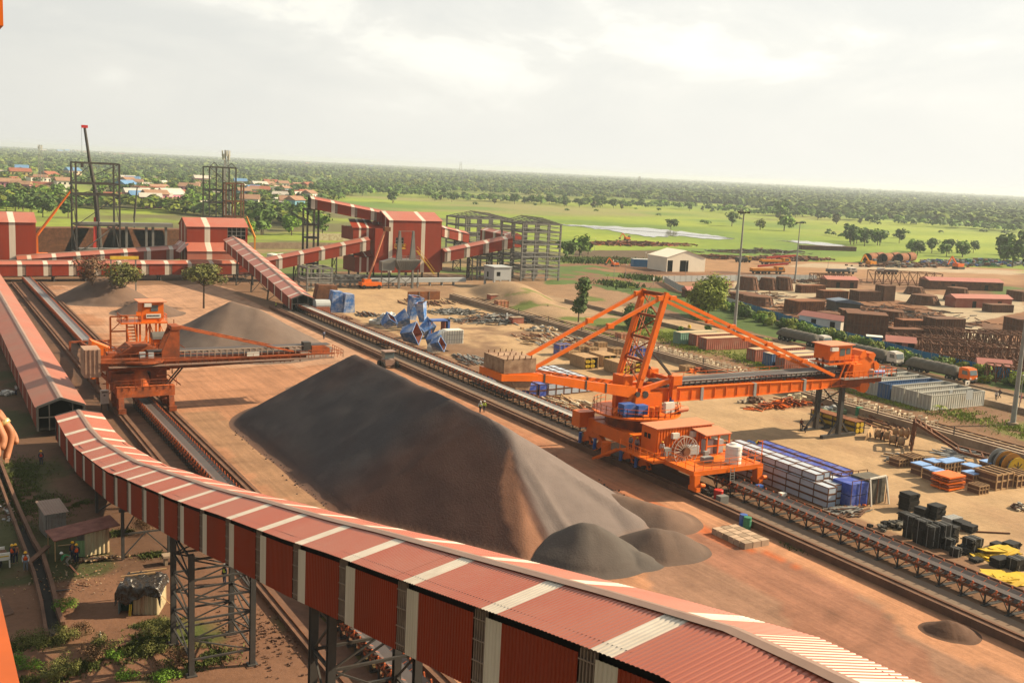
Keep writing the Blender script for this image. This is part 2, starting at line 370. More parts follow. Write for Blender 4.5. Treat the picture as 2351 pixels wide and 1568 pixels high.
def mr_(v,a,b,c,d):
    r=n.new('ShaderNodeMapRange');l.new(v,r.inputs[0])
    for i,k in enumerate((a,b,c,d)): r.inputs[i+1].default_value=k
    return r.outputs[0]
def mm(op,a,b):
    q=n.new('ShaderNodeMath');q.operation=op
    for i,v in enumerate((a,b)):
        if isinstance(v,(int,float)): q.inputs[i].default_value=v
        else: l.new(v,q.inputs[i])
    return q.outputs[0]
fa=mm('MULTIPLY',mr_(gn(.16),.3,.7,.82,1.18),mr_(gn(1.6,8,rough=.75),.3,.7,.86,1.14))
st1=mr_(gn(1.,4,(1.5,.05,1),.6,1.2),.40,.60,-.10,.09);st2=mr_(gn(1.,4,(.25,.02,1),.55,.9),.35,.65,-.09,.09)
wv=n.new('ShaderNodeTexWave');wv.wave_type='RINGS';wv.rings_direction='Z';wv.inputs['Scale'].default_value=.16;wv.inputs['Distortion'].default_value=9;wv.inputs['Detail'].default_value=3;wv.inputs['Detail Scale'].default_value=.12
mpw=n.new('ShaderNodeMapping');mpw.inputs['Location'].default_value=(-45,-160,0);mpw.inputs['Scale'].default_value=(1,.45,1);l.new(tcc.outputs['Object'],mpw.inputs[0]);l.new(mpw.outputs[0],wv.inputs['Vector'])
rut=mm('MULTIPLY',mr_(wv.outputs['Fac'],.62,.95,0,-.16),mr_(gn(.07,3),.46,.56,0,1))
st=mm('ADD',1.,mm('MULTIPLY',mm('ADD',mm('ADD',st1,st2),rut),at.outputs['Alpha']))
sc=n.new('ShaderNodeVectorMath');sc.operation='SCALE';l.new(at.outputs['Color'],sc.inputs[0]);l.new(mm('MULTIPLY',fa,st),sc.inputs['Scale'])
l.new(sc.outputs[0],pb.inputs['Base Color'])
bp=n.new('ShaderNodeBump');bp.inputs['Strength'].default_value=.7;bp.inputs['Distance'].default_value=.12;l.new(gn(1.3,8),bp.inputs['Height']);l.new(bp.outputs[0],pb.inputs['Normal'])
colr[:,:3]*=KA
g=npmesh('ground',np.stack([X,Y,Z],1),Fq,[gm],col=colr,smooth=True);tag(g,kind='structure')
# ---------------- water in the fields ----------------
wm=bpy.data.materials.new('pond water');wm.use_nodes=True;p=wm.node_tree.nodes['Principled BSDF'];p.inputs['Base Color'].default_value=(.16,.15,.11,1);p.inputs['Roughness'].default_value=.12
def sheet(name,pts,mat,z=.05,kind='structure',jit=0,sub=6):
    P=[Vector(p) for p in pts];Q=[]
    for a_,b_ in zip(P,P[1:]+P[:1]):
        for i in range(sub):
            q=a_.lerp(b_,i/sub);j=jit*(random.random()-.5);Q.append((q.x+j,q.y+j*1.5,z))
    mb=MB();mb.add(Q,[tuple(range(len(Q)))]);o=mb.build(name,mat,loc=(Q[0][0],Q[0][1],z));return tag(o,kind=kind)
sheet('pond_water',pxp((1275,516),(1330,517),(1400,520),(1500,526),(1600,536),(1650,543),(1690,549),(1640,551),(1560,543),(1500,545),(1440,538),(1400,530),(1350,524)),wm,.25,jit=9)
sheet('pond_water',pxp((1770,552),(1830,553),(1880,557),(1930,563),(1965,571),(1920,569),(1850,561)),wm,.25,jit=7)
# ---------------- paved strips, plinths, rails ----------------
def strip(name,x0,x1,y0,y1,z0,z1,mat,label=None,cat=None,kind=None,group=None):
    mb=MB();n_=max(1,int((y1-y0)/12))
    for i in range(n_):
        a=y0+(y1-y0)*i/n_;b=y0+(y1-y0)*(i+1)/n_-.03;mb.box(x0,x1,a,b,z0,z1)
    return tag(mb.build(name,mat,loc=(x0,y0,0)),label,cat,group,kind)
strip('paved_strip',78.15,81.3,-20,248,-.1,.22,PAVE,kind='structure')
strip('paved_strip',84.9,86.2,-20,248,-.1,.18,PAVE,kind='structure')
strip('rail_plinth',76.8,78.0,-20,250,-.1,.75,COND,'long stained concrete rail beam on the ore yard side of the middle conveyor','rail beam')
strip('rail_plinth',86.3,87.3,-20,250,-.1,.7,COND,'long concrete rail beam between the middle conveyor and the sand yard','rail beam')
strip('rail_plinth',25.0,26.1,-10,306,-.1,.45,COND,'dark concrete rail beam beside the long low red gallery','rail beam')
strip('rail_plinth',31.6,32.7,-10,306,-.1,.5,COND,'dark concrete rail beam between the left conveyor and the ore piles','rail beam')
strip('paved_strip',26.3,28.0,-10,306,-.1,.12,COND,kind='structure')
def railm(x,z,y0,y1,label,par=None):
    mb=MB();mb.box(x-.04,x+.04,y0,y1,z,z+.13);mb.box(x-.09,x+.09,y0,y1,z-.01,z+.02)
    return tag(mb.build('rail',RUST,loc=(x,y0,z)),label,'rail')
railm(77.4,.76,-20,250,'steel rail on the concrete beam beside the big dark ore pile')
railm(86.8,.71,-20,250,'steel rail on the sand yard side of the middle conveyor')
railm(25.5,.46,-10,306,'steel rail nearest to the long low red gallery')
railm(32.2,.51,-10,306,'steel rail between the left conveyor and the ore yard')
# right hand retaining wall with fence posts, second track
strip('retaining_wall',131.2,131.6,40,262,-.1,1.25,CON,'long low concrete wall with dark rail on top behind the sand yard','wall')
strip('embankment_fill',131.65,133.4,40,262,-.1,1.18,CON,kind='structure')
railm(132.2,1.19,40,262,'dark rail running on top of the long low concrete wall')
for x,lb in ((138.2,'left rail of the far dirt track beside the containers'),(139.7,'right rail of the far dirt track beside the containers')): railm(x,.03,40,262,lb)
sp0=None
for y in np.arange(60,258,2.4):
    if sp0 is None:
        sl_=MB();sl_.box(-1.25,1.25,0,.28,0,.06);sp0=sl_.build('sleeper',CON);o=sp0;tag(sp0,'flat concrete sleeper under the rails of the far dirt track','sleeper','sleepers under the far dirt track')
    else: o=sp0.copy();COL.objects.link(o)
    o.location=(138.95,y,0)
strip('kerb',161.2,161.6,40,250,-.1,.9,CON,'low concrete kerb wall beside the sandy road','kerb')
strip('kerb',173.6,173.9,60,230,-.1,.35,CON,'low kerb on the fence side of the sandy road','kerb')
pm=None
for i,y in enumerate(np.arange(70,225,14.)):
    if pm is None: mb=MB();mb.box(0,.12,0,.12,0,1.3);pm=mb.build('fence_post',STL);o=pm;tag(pm,'thin dark post standing on the long low concrete wall','post','posts on the long low concrete wall')
    else: o=pm.copy();COL.objects.link(o)
    o.location=(131.3,y,1.2)
# ---------------- ore piles ----------------
orem=M('dark iron ore',(.06,.06,.06),.92,.10,.6,bump=.035,bscale=5.,vcol=True,spec=.15)
def pile(name,label,ridges,cfun,step=.5,fl=.35,loc=None,cut=(),nd=1.6):
    xs=[p[0] for r in ridges for p in r[:2]];ys=[p[1] for r in ridges for p in r[:2]];H=max(max(r[0][2],r[1][2]) for r in ridges);Rr=H/min(r[2] for r in ridges)+3
    ax=np.arange(min(xs)-Rr,max(xs)+Rr,step);ay=np.arange(min(ys)-Rr,max(ys)+Rr,step);XX,YY=np.meshgrid(ax,ay);x=XX.ravel();y=YY.ravel()
    x2=x+(fbm(x/7,y/7,3,5)-.5)*nd;y2=y+(fbm(x/7,y/7,3,8)-.5)*nd
    h=np.full(len(x),-3.)
    for a_,b_,s in ridges:
        ax_,ay_,ah=a_;bx,by,bh=b_;dx,dy=bx-ax_,by-ay_;L=dx*dx+dy*dy
        t_=np.clip(((x2-ax_)*dx+(y2-ay_)*dy)/L,0,1) if L>0 else 0*x
        d=np.hypot(x2-ax_-t_*dx,y2-ay_-t_*dy);hh=ah+(bh-ah)*t_
        d=np.sqrt(d*d+fl*fl)-fl
        v=hh-s*d;q9=min(.5,.16*max(ah,bh));v=np.where(v<q9,q9*np.exp(np.clip((v-q9)/q9,-20,0))-.2*q9,v)
        h=np.maximum(h,v)
    for px_,py_,nx,ny,sl_ in cut:
        v=sl_*((x2-px_)*nx+(y2-py_)*ny);h=np.where(h>.1,np.minimum(h,np.where(v<.3,.3*np.exp(np.clip((v-.3)*3,-20,0))-.08,v)),h)
    h=h+np.where(h>.4,(fbm(x/3,y/3,4,15)-.5)*.25,0)
    keep=h>-.06;ii=len(ax);a=np.arange(len(x)).reshape(len(ay),ii);q=np.stack([a[:-1,:-1],a[:-1,1:],a[1:,1:],a[1:,:-1]],-1).reshape(-1,4)
    q=q[keep[q].any(1)];used=np.unique(q);mp=np.full(len(x),-1);mp[used]=np.arange(len(used));c=cfun(x,y,h)[used]*KA
    o=npmesh(name,np.stack([x,y,h],1)[used],mp[q],[orem],col=c,smooth=True,loc=(np.mean(xs),np.mean(ys),0));return tag(o,label,'ore pile')
def ocol(base,red,k,seed):
    def f(x,y,h):
        w=np.clip((fbm(x/9,y/12,4,seed)-.5)*3*k+.4,0,1)[:,None];return np.array(base)*(1-w)+np.array(red)*w
    return f
def big(x,y,h):
    c=ocol((.056,.050,.054),(.078,.048,.043),.8,3)(x,y,h)  # dark base tone, with the shade of the left flank painted in
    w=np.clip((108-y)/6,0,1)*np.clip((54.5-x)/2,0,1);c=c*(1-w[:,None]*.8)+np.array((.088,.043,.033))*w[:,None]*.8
    w=np.clip((x-np.interp(y,[80,90,95,97,140],[52.5,53.6,54.6,54.6,54.6]))/.4,0,1)*(1-np.clip((x-67.5)/3,0,1));c=c*(1-w[:,None])+np.array((.150,.122,.116))*w[:,None]  # paler right of the crest: sunlight on that face put into the colour
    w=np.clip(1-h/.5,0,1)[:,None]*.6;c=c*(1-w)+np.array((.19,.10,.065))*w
    # sunlit scooped face painted as a reddish band on the near end
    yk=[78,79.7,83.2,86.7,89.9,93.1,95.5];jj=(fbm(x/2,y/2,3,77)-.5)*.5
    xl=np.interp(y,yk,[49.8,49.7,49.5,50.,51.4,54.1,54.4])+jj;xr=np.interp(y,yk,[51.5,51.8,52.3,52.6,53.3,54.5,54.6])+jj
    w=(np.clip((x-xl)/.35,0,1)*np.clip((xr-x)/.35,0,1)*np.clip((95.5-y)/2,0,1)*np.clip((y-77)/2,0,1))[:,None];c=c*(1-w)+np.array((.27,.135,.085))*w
    return c
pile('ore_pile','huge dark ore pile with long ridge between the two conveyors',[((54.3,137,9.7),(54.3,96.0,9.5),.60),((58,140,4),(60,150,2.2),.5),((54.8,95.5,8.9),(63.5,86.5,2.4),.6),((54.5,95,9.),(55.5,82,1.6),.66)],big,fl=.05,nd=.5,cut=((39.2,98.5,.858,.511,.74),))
pile('ore_pile','grey ore cone at the near foot of the huge dark pile',[((55.3,80.2,3.3),(55.9,79.9,3.2),.66),((57,78.8,1.9),(59,77.2,1.),.5)],ocol((.085,.078,.074),(.10,.072,.06),.5,5),step=.25,fl=.5)
pile('ore_pile','small rounded ore heap right of the grey cone',[((63.,79.3,2.0),(64.3,78.8,1.7),.6)],ocol((.08,.070,.066),(.13,.085,.065),.6,7),step=.25,fl=1.2)
pile('ore_pile','low brown ore heap behind the small rounded heap beside the rail beam',[((66,90,1.9),(69,86.,1.5),.45)],ocol((.12,.085,.07),(.17,.10,.07),.8,8),step=.3,fl=1.)
pile('ore_pile','pointed grey ore pile behind the boom of the left stacker',[((53.5,198,9.),(57.5,196,8.),.57)],ocol((.125,.100,.090),(.14,.10,.082),.8,9))
pile('ore_pile','farther ore pile under the two dusty trees',[((41.,271,5.6),(44.,269,5.2),.55)],ocol((.12,.09,.078),(.15,.095,.07),.8,10))
pile('ore_pile','low ore heap in front of the farther pile and behind the stacker cabin',[((47.5,248,3.2),(49,247,3.),.5)],ocol((.115,.085,.075),(.15,.095,.07),.8,12))
pile('ore_pile','tiny brown ore heap in the near right corner beside the rail beam',[((74.1,53.6,1.0),(74.3,53.4,.95),.55)],ocol((.09,.05,.035),(.11,.06,.04),.6,14),step=.12,fl=.3)
pile('ore_pile','thin layer of ore under the stacker boom tip',[((60,157,.9),(66,162,.7),.12)],ocol((.14,.095,.075),(.17,.10,.07),.8,16))

mb=MB();r_=random.Random(4)
for i in range(650):
    u=r_.random()
    if u<.5: y=r_.uniform(98,137);x=54.3-15.4-abs(r_.gauss(0,.7))+r_.uniform(-.3,1.2)
    elif u<.8: y=r_.uniform(84,137);x=54.3+15.9+abs(r_.gauss(0,.7))-r_.uniform(-.3,1.2)
    else: t9=r_.random();x=39.8+12.2*t9-abs(r_.gauss(0,.5));y=98.5-20.5*t9-abs(r_.gauss(0,.5))
    s9=r_.uniform(.06,.22);mb.cb((x,y,s9*.3),(s9,s9*.8,s9*.7),rz=r_.uniform(0,3),rx=r_.uniform(-.4,.4))
tag(mb.build('ore_lumps',STONE,loc=(54.3,100,0)),'loose ore lumps scattered along the foot of the huge dark pile','ore lumps',kind='stuff')
# ---------------- covered conveyor galleries ----------------
def gallery(label,P0,P1,w=5.,h=2.8,rise=1.,bay=6.4,phase=0.,zf=None,cf=None,corr=False,white=1.1,win=.9,winL=True,winR=True,over=.25,white_on=True,legs=None,open0=False,open1=False,wallw=None,winfar=True,cap=.35):
    P0=Vector(P0);P1=Vector(P1);d=P1-P0;L=math.hypot(d.x,d.y);t=Vector((d.x/L,d.y/L,0));nrm=Vector((-t.y,t.x,0))   # nrm = left of travel
    zf=zf or (lambda s:P0.z+(P1.z-P0.z)*s/L)
    def pt(s,off,dz):
        c=P0+t*s
        if cf: c=c+nrm*cf(s)
        q=c+nrm*off;q.z=zf(s)+dz;return q
    g=T('conveyor_gallery',label,'conveyor gallery',(P0.x,P0.y,0))
    def isw(s): return white_on and ((s-phase)%bay)<white
    def isv(s): return ((s-phase)%bay)>=white and ((s-phase)%bay)<white+win if winfar else ((s-phase)%bay)>=bay-win
    br={0.,L};k=math.floor(-phase/bay)-1
    while phase+k*bay<L+bay:
        for e_ in (0,white,(white+win if winfar else bay-win)):
            s=phase+k*bay+e_
            if 0<s<L: br.add(s)
        k+=1
    br=sorted(br)
    if corr:
        fine=set(br);s=0.
        while s<L:
            for q in (0,.07,.10,.17): fine.add(round(s+q,3))
            s+=.21
        st=sorted(x for x in fine if x<=L)
        ofs=lambda s:(.03 if .06<(s%.21)<.18 else 0.)
    else: st=br;ofs=lambda s:0.
    def sheetm(o0,z0,o1,z1,dirv,skipwin,thick=0.):
        mb=MB();vs=[]
        for s in st:
            of=ofs(s);dn=(nrm*dirv[0]+Vector((0,0,1))*dirv[1])*of
            vs+=[pt(s,o0,z0)+dn,pt(s,o1,z1)+dn]
        for i in range(len(st)-1):
            m_=(st[i]+st[i+1])/2
            if skipwin and isv(m_): continue
            k_=len(mb.f);mb.f.append((2*i,2*i+2,2*i+3,2*i+1));mb.m.append(1 if isw(m_) else 0)
        mb.v=[tuple(v) for v in vs];return mb
    ro=w/2+over;rz=h-over*rise/(w/2)*0.6
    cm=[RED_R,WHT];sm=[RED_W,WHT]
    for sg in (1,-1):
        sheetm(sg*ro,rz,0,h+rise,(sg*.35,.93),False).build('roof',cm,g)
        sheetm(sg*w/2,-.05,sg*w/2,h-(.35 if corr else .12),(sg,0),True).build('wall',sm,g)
    # ridge flashing
    mb=MB();cs=sorted(set([x for x in br]+([x*3. for x in range(int(L/3)+1)] if corr else [])))
    for i in range(len(cs)-1):
        a,b=cs[i],cs[i+1]
        for sg in (1,-1): mb.quad(pt(a,sg*cap,h+rise-cap*rise/(w/2)+.09),pt(b,sg*cap,h+rise-cap*rise/(w/2)+.09),pt(b,0,h+rise+.09),pt(a,0,h+rise+.09))
    mb.build('ridge_cap',CAP,g)
    # floor, plus black sheets painting the shade inside under the eaves
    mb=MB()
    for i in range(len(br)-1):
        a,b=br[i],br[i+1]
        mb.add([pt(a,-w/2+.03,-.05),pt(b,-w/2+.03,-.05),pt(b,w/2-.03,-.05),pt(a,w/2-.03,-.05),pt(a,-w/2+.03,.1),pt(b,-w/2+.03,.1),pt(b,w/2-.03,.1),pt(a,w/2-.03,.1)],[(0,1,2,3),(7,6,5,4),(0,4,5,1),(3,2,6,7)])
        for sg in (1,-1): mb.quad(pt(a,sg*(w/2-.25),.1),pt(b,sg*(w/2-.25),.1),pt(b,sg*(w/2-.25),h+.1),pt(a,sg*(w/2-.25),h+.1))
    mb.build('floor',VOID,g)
    # louvred mesh windows
    k=math.floor(-phase/bay)-1
    for sg in (1,-1):
        if (sg==1 and not winL) or (sg==-1 and not winR): continue
        kk=k
        while phase+kk*bay<L:
            a=phase+kk*bay+(white if winfar else bay-win);b=a+win;kk+=1
            if a<0 or b>L: continue
            mb=MB();o=sg*(w/2-.07)
            mb.quad(pt(a,o,0),pt(b,o,0),pt(b,o,h-.15),pt(a,o,h-.15))
            if corr:
                for j in range(5): s=a+win*(j+.5)/5;mb.bar(pt(s,sg*(w/2-.02),0),pt(s,sg*(w/2-.02),h-.2),.05)
                for j in range(4): z=h*(j+.3)/4;mb.bar(pt(a,sg*w/2,z),pt(b,sg*w/2,z),.05)
            mb.build('window',MESH,g)
    for s,op in ((0.,open0),(L,open1)):
        mb=MB();c=[pt(s,-w/2,0),pt(s,w/2,0),pt(s,w/2,h-.05),pt(s,0,h+rise-.05),pt(s,-w/2,h-.05)]
        if not op: mb.add(c,[(0,1,2,3,4)]);mb.build('end_wall',RED_W,g)
        else:
            for a,b in ((0,4),(1,2),(4,3),(2,3)): mb.bar(c[a],c[b],.28)
            for a in (-w/4,w/4): mb.bar(pt(s,a,0),pt(s,a,h+.4),.12)
            mb.bar(pt(s,-w/2,h*.55),pt(s,w/2,h*.55),.14);mb.build('end_frame',STL,g)
    for s in (legs or []):
        mb=MB();z=zf(s)
        for sg in (1,-1):
            mb.bar(pt(s,sg*w*.4,-.05),Vector((*pt(s,sg*w*.46,0)[:2],0)),.32)
        n_=max(1,int(z/3.2))
        for i in range(n_):
            z0,z1=-z*(i/n_),-z*((i+1)/n_)
            mb.bar(pt(s,-w*.42,z0),pt(s,w*.42,z1+.05),.14);mb.bar(pt(s,w*.42,z0),pt(s,-w*.42,z1+.05),.14);mb.bar(pt(s,-w*.43,z0-.1),pt(s,w*.43,z0-.1),.18)
        mb.build('support_trestle',STL,g)
    return g,pt
def lerpt(tab):
    def f(v):
        for (a,za),(b,zb) in zip(tab,tab[1:]):
            if (a<=v<=b) or (a>=v>=b): return za+(zb-za)*(v-a)/(b-a)
        return tab[0][1] if abs(v-tab[0][0])<abs(v-tab[-1][0]) else tab[-1][1]
    return f
# foreground gallery: runs down the picture beside the left conveyor and climbs towards the camera
ez=lerpt([(138,3.5),(128,3.3),(120,3.8),(113.5,4.7),(106.6,5.65),(99.7,6.7),(93.6,8.0),(87.3,9.2),(80.4,10.6),(74.2,11.8),(67.9,13.15),(61.7,14.55),(55.3,15.9),(49.2,17.2),(43.1,18.6),(37,19.9),(31,21.2),(25,22.5),(19.5,23.6),(8,24.4),(2,24.8)])
Y0=137.
fgz=lambda s:ez(Y0-s)-2.75
cfx=lambda s:0.35*min(1,s/65.)   # travel is towards -Y, its left is +X
fg,fpt=gallery('long striped red gallery sweeping from the left edge down to the near right corner',(18.35,Y0,fgz(0)),(18.35,2,0),w=5.,h=2.95,rise=.58,bay=6.24,phase=2.2,zf=fgz,cf=cfx,corr=True,white=1.05,win=.85,winfar=False,winL=False,over=.22,cap=.28,open0=True)
# low plain-roofed gallery behind it
g1,_=gallery('long low red gallery with plain dusty roof along the left edge',(16.9,141.3,.9),(18.6,318,1.6),w=5.5,h=3.05,rise=1.,bay=6.4,phase=.3,white=.75,win=.1,white_on=True,open0=True,legs=[])
for o in g1.children:
    if o.name.startswith('roof'): o.data.polygons.foreach_set('material_index',[0]*len(o.data.polygons));o.data.materials[0]=RED_D;o.data.update()
    if o.name.startswith('window'): o.hide_render=False
# cross gallery in front of the works
gallery('lower long red gallery crossing behind the ore yard',(-2,312,1.65),(92,313,1.75),w=5,h=3.1,rise=.8,bay=6.35,phase=3.6,white=1.15,win=.9,legs=[6,21,38,46,66,74,88])
gallery('upper red gallery rising to the middle transfer house',(28,324,1.9),(71.5,323,5.2),w=5,h=3.,rise=.9,bay=6.35,phase=2.6,white=1.1,win=.9,winfar=False,legs=[10,22,34])
# diagonal gallery from the middle transfer house down to the middle conveyor
gallery('striped red gallery sloping down to the clean middle conveyor belt',(83,243.5,.3),(84.6,311,8.9),w=5.2,h=2.9,rise=1.,bay=6.2,phase=2.,white=.85,win=.6,open0=True,legs=[8,22,38,54],over=.3)
gallery('red gallery climbing left to right towards the big red transfer house',(90,306,2.6),(124.5,306,9.6),w=4.6,h=3.1,rise=.8,bay=6.5,phase=6.1,white=1.1,win=.9,winfar=False,legs=[12,24])
gallery('high red gallery reaching up left from the top of the big red house',(110,318,21.2),(134,314,17.2),w=4.4,h=3.,rise=.8,bay=6.2,phase=.2,white=1.1,win=.8,open0=True)
gallery('red gallery rising right of the big red house to the grey steel frame',(150,306,5.9),(174,305,10.6),w=4.6,h=3.3,rise=.8,bay=6.7,phase=.9,white=1.2,win=.9,winfar=False,legs=[10,17,21])
gallery('short red gallery dropping behind the right side of the big red house',(160,330,12.2),(172,333,9.9),w=4.4,h=3.1,rise=.8,bay=6.2,phase=1.2,white=1.2,win=.9,legs=[9])
q0=PY(1115,548,340);q1=PY(1165,560,326)
gallery('short red gallery stub poking between the two grey steel frames',(q0.x,340,10.),(q1.x+1.5,322,9.2),w=5.,h=4.,rise=.9,bay=6.4,phase=1.2,white=1.2,win=.6)
# pale belt line on low legs far behind
# ---------------- foreground steel towers under the gallery ----------------
def fgtower(label,x0,x1,y0,y1,top,np_=5,foot=0.):
    t=T('steel_tower',label,'steel tower',((x0+x1)/2,(y0+y1)/2,0))
    cs=[(x0,y0),(x1,y0),(x1,y1),(x0,y1)]
    for a,b in cs:
        mb=MB();mb.box(a-.19,a+.19,b-.17,b-.12,foot,top);mb.box(a-.19,a+.19,b+.12,b+.17,foot,top);mb.box(a-.05,a+.05,b-.12,b+.12,foot,top);mb.box(a-.35,a+.35,b-.35,b+.35,foot,foot+.12);mb.build('leg',STL,t)
    zs=[foot+1.2+(top-foot-1.6)*i/np_ for i in range(np_+1)]
    for z in zs:
        mb=MB()
        for i in range(4):
            (a,b),(c,d)=cs[i],cs[(i+1)%4];mb.bar((a,b,z),(c,d,z),.13)
        mb.build('cross_beam',STL,t)
    mb=MB()
    for j in range(np_):
        for i in range(4):
            (a,b),(c,d)=cs[i],cs[(i+1)%4]
            if j%2: mb.bar((a,b,zs[j]),(c,d,zs[j+1]),.09)
            else: mb.bar((c,d,zs[j]),(a,b,zs[j+1]),.09)
    mb.build('diagonal_braces',STL,t)
    for a,b in cs: mb=MB();mb.box(a-.5,a+.5,b-.5,b+.5,-.1,foot+.02);mb.build('footing',COND,t)
    return t
fgtower('nearest dark steel tower with bare legs under the striped gallery',16.6,20.9,71.0,76.6,8.9,5)
fgtower('dark steel tower cut off by the bottom edge under the striped gallery',16.5,20.9,43.6,46.0,15.6,6)
t_=T('steel_trestle','narrow steel trestle with crossed braces behind the tarpaulin shed','trestle',(18.3,95.5,0))
for x in (16.3,20.3): mb=MB();mb.box(x-.13,x+.13,95.3,95.6,0,4.6);mb.build('leg',STL,t_)
mb=MB();mb.bar((16.3,95.45,2.3),(20.3,95.45,2.3),.14);mb.bar((16.3,95.45,.2),(18.3,95.45,2.3),.1);mb.bar((20.3,95.45,.2),(18.3,95.45,2.3),.1);mb.bar((16.3,95.45,2.3),(17.6,95.45,4.4),.1);mb.bar((16,95.45,4.5),(20.6,95.45,4.5),.25);mb.build('braces',STL,t_)
t_=T('steel_trestle','short trestle in the shade where the striped gallery leaves the ground','trestle',(18.3,109,0))
for x in (16.2,20.4): mb=MB();mb.box(x-.13,x+.13,109,109.3,0,2.6);mb.build('leg',STL,t_)
mb=MB();mb.bar((16.2,109.1,.2),(20.4,109.1,2.4),.12);mb.bar((20.4,109.1,.2),(16.2,109.1,2.4),.12);mb.build('braces',STL,t_)
# ---------------- transfer houses ----------------
def wallp(mb,p,q,z0,z1,stripes=(),holes=(),mi=0,mw=1):
    p=Vector((p[0],p[1],0));q=Vector((q[0],q[1],0));L=(q-p).length;t=(q-p)/L
    ss=sorted({0.,L}|{x for s in stripes for x in s[:2]}|{x for h_ in holes for x in h_[:2]});zz=sorted({z0,z1}|{z for h_ in holes for z in h_[2:4]})
    for a,b in zip(ss,ss[1:]):
        for c,d in zip(zz,zz[1:]):
            ms,mz=(a+b)/2,(c+d)/2
            if any(h_[0]<ms<h_[1] and h_[2]<mz<h_[3] for h_ in holes): continue
            w=any(s[0]<ms<s[1] for s in stripes)
            P=p+t*a;Q=p+t*b;mb.quad((P.x,P.y,c),(Q.x,Q.y,c),(Q.x,Q.y,d),(P.x,P.y,d),mw if w else mi)
def gable_roof(mb,x0,x1,y0,y1,z,rise,axis='X',stripes=(),ov=.3):
    # ridge runs along axis; stripes in metres along it
    if axis=='X': A,B=x0-ov,x1+ov
    else: A,B=y0-ov,y1+ov
    ss=sorted({A,B}|{x for s in stripes for x in s})
    for a,b in zip(ss,ss[1:]):
        w=1 if any(s[0]<(a+b)/2<s[1] for s in stripes) else 0
        if axis=='X':
            m=(y0+y1)/2;e=ov*rise/((y1-y0)/2)
            mb.quad((a,y0-ov,z-e),(b,y0-ov,z-e),(b,m,z+rise),(a,m,z+rise),w);mb.quad((a,m,z+rise),(b,m,z+rise),(b,y1+ov,z-e),(a,y1+ov,z-e),w)
        else:
            m=(x0+x1)/2;e=ov*rise/((x1-x0)/2)
            mb.quad((x0-ov,b,z-e),(x0-ov,a,z-e),(m,a,z+rise),(m,b,z+rise),w);mb.quad((m,b,z+rise),(m,a,z+rise),(x1+ov,a,z-e),(x1+ov,b,z-e),w)
def house(label,x0,x1,y0,y1,z0,z1,rise,axis='X',fs=(),ls=(),rs=(),fh=(),lh=(),legs=True):
    h=T('transfer_house',label,'industrial building',((x0+x1)/2,(y0+y1)/2,0))
    mb=MB();wallp(mb,(x0,y0),(x1,y0),z0,z1,fs,fh);wallp(mb,(x0,y1),(x0,y0),z0,z1,ls,lh);wallp(mb,(x1,y0),(x1,y1),z0,z1);wallp(mb,(x1,y1),(x0,y1),z0,z1)
    m=(y0+y1)/2
    if axis=='X':
        for x in (x0,x1):
            mb.add([(x,y0,z1),(x,y1,z1),(x,m,z1+rise)],[(0,1,2)])
            for a,b in (ls if x==x0 else ()):
                ya,yb=y1-a,y1-b;f=lambda y:z1+rise*(1-abs(y-m)/((y1-y0)/2));mb.quad((x-.03,yb,z1),(x-.03,ya,z1),(x-.03,ya,f(ya)-.05),(x-.03,yb,f(yb)-.05),1)
    else:
        m=(x0+x1)/2
        for y in (y0,y1): mb.add([(x0,y,z1),(x1,y,z1),(m,y,z1+rise)],[(0,1,2)])
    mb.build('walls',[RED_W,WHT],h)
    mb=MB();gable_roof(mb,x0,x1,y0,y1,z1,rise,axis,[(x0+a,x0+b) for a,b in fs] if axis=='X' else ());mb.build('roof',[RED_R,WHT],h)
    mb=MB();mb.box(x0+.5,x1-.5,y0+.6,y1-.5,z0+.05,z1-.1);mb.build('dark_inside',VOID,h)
    for hs,fr in ((fh,1),(lh,0)):
        for a,b,c,d in hs:
            mb=MB()
            if fr:
                for s in np.linspace(a,b,max(3,int((b-a)/1.2)+1)): mb.bar((x0+s,y0+.1,c),(x0+s,y0+.1,d),.16)
                for z in np.linspace(c,d,4): mb.bar((x0+a,y0+.1,z),(x0+b,y0+.1,z),.14)
            mb.build('opening_frame',GREY,h) if mb.f else None
    if legs and z0>.5:
        for x in np.linspace(x0+.4,x1-.4,max(2,int((x1-x0)/6)+1)):
            for y in (y0+.4,y1-.4): mb=MB();mb.box(x-.22,x+.22,y-.22,y+.22,0,z0);mb.build('leg',STL,h)
    return h
house('plain red transfer house cut by the left edge',14,33.2,324.5,338,4.2,15.,2.4,'X',fs=[(12.4,14.0)])
hm_=house('middle red transfer house with white vertical stripe and dark opening',72.8,90.6,317,327,4.6,15.1,2.3,'X',fs=[(5.1,6.7)],ls=[(2.6,3.4),(7.,7.8)],fh=[(11.8,17.2,11.3,14.9),(12.5,14.6,5.2,8.2)])
mb=MB();x0=72.3;y0=314.2
for a,b,w in ((x0,77.9,0),(77.9,79.5,1),(79.5,88.,0)): mb.quad((a,y0,8.),(b,y0,8.),(b,317,10.4),(a,317,10.4),w)
wallp(mb,(x0,y0+.3),(88,y0+.3),4.6,8.,[(5.6,7.2)])
for a,b,w in ((314.2,318.6,0),(318.6,319.4,1),(319.4,324.,0),(324.,324.8,1),(324.8,327,0)): mb.quad((70.2,b,7.6),(70.2,a,7.6),(72.8,a,10.2),(72.8,b,10.2),w)
mb.build('lean_to',[RED_W,WHT],hm_)
for o in hm_.children:
    if o.name.startswith('lean_to'): o.data.materials[0]=RED_R
bh=house('big tall red transfer house with two white stripes beside the boom lift',131.6,149.6,306,319,2.4,18.7,2.4,'X',fs=[(-.02,1.3),(11.,12.3)],ls=[(4,4.8),(9.6,10.4)],fh=[(2.3,5.,10.4,13.3)])
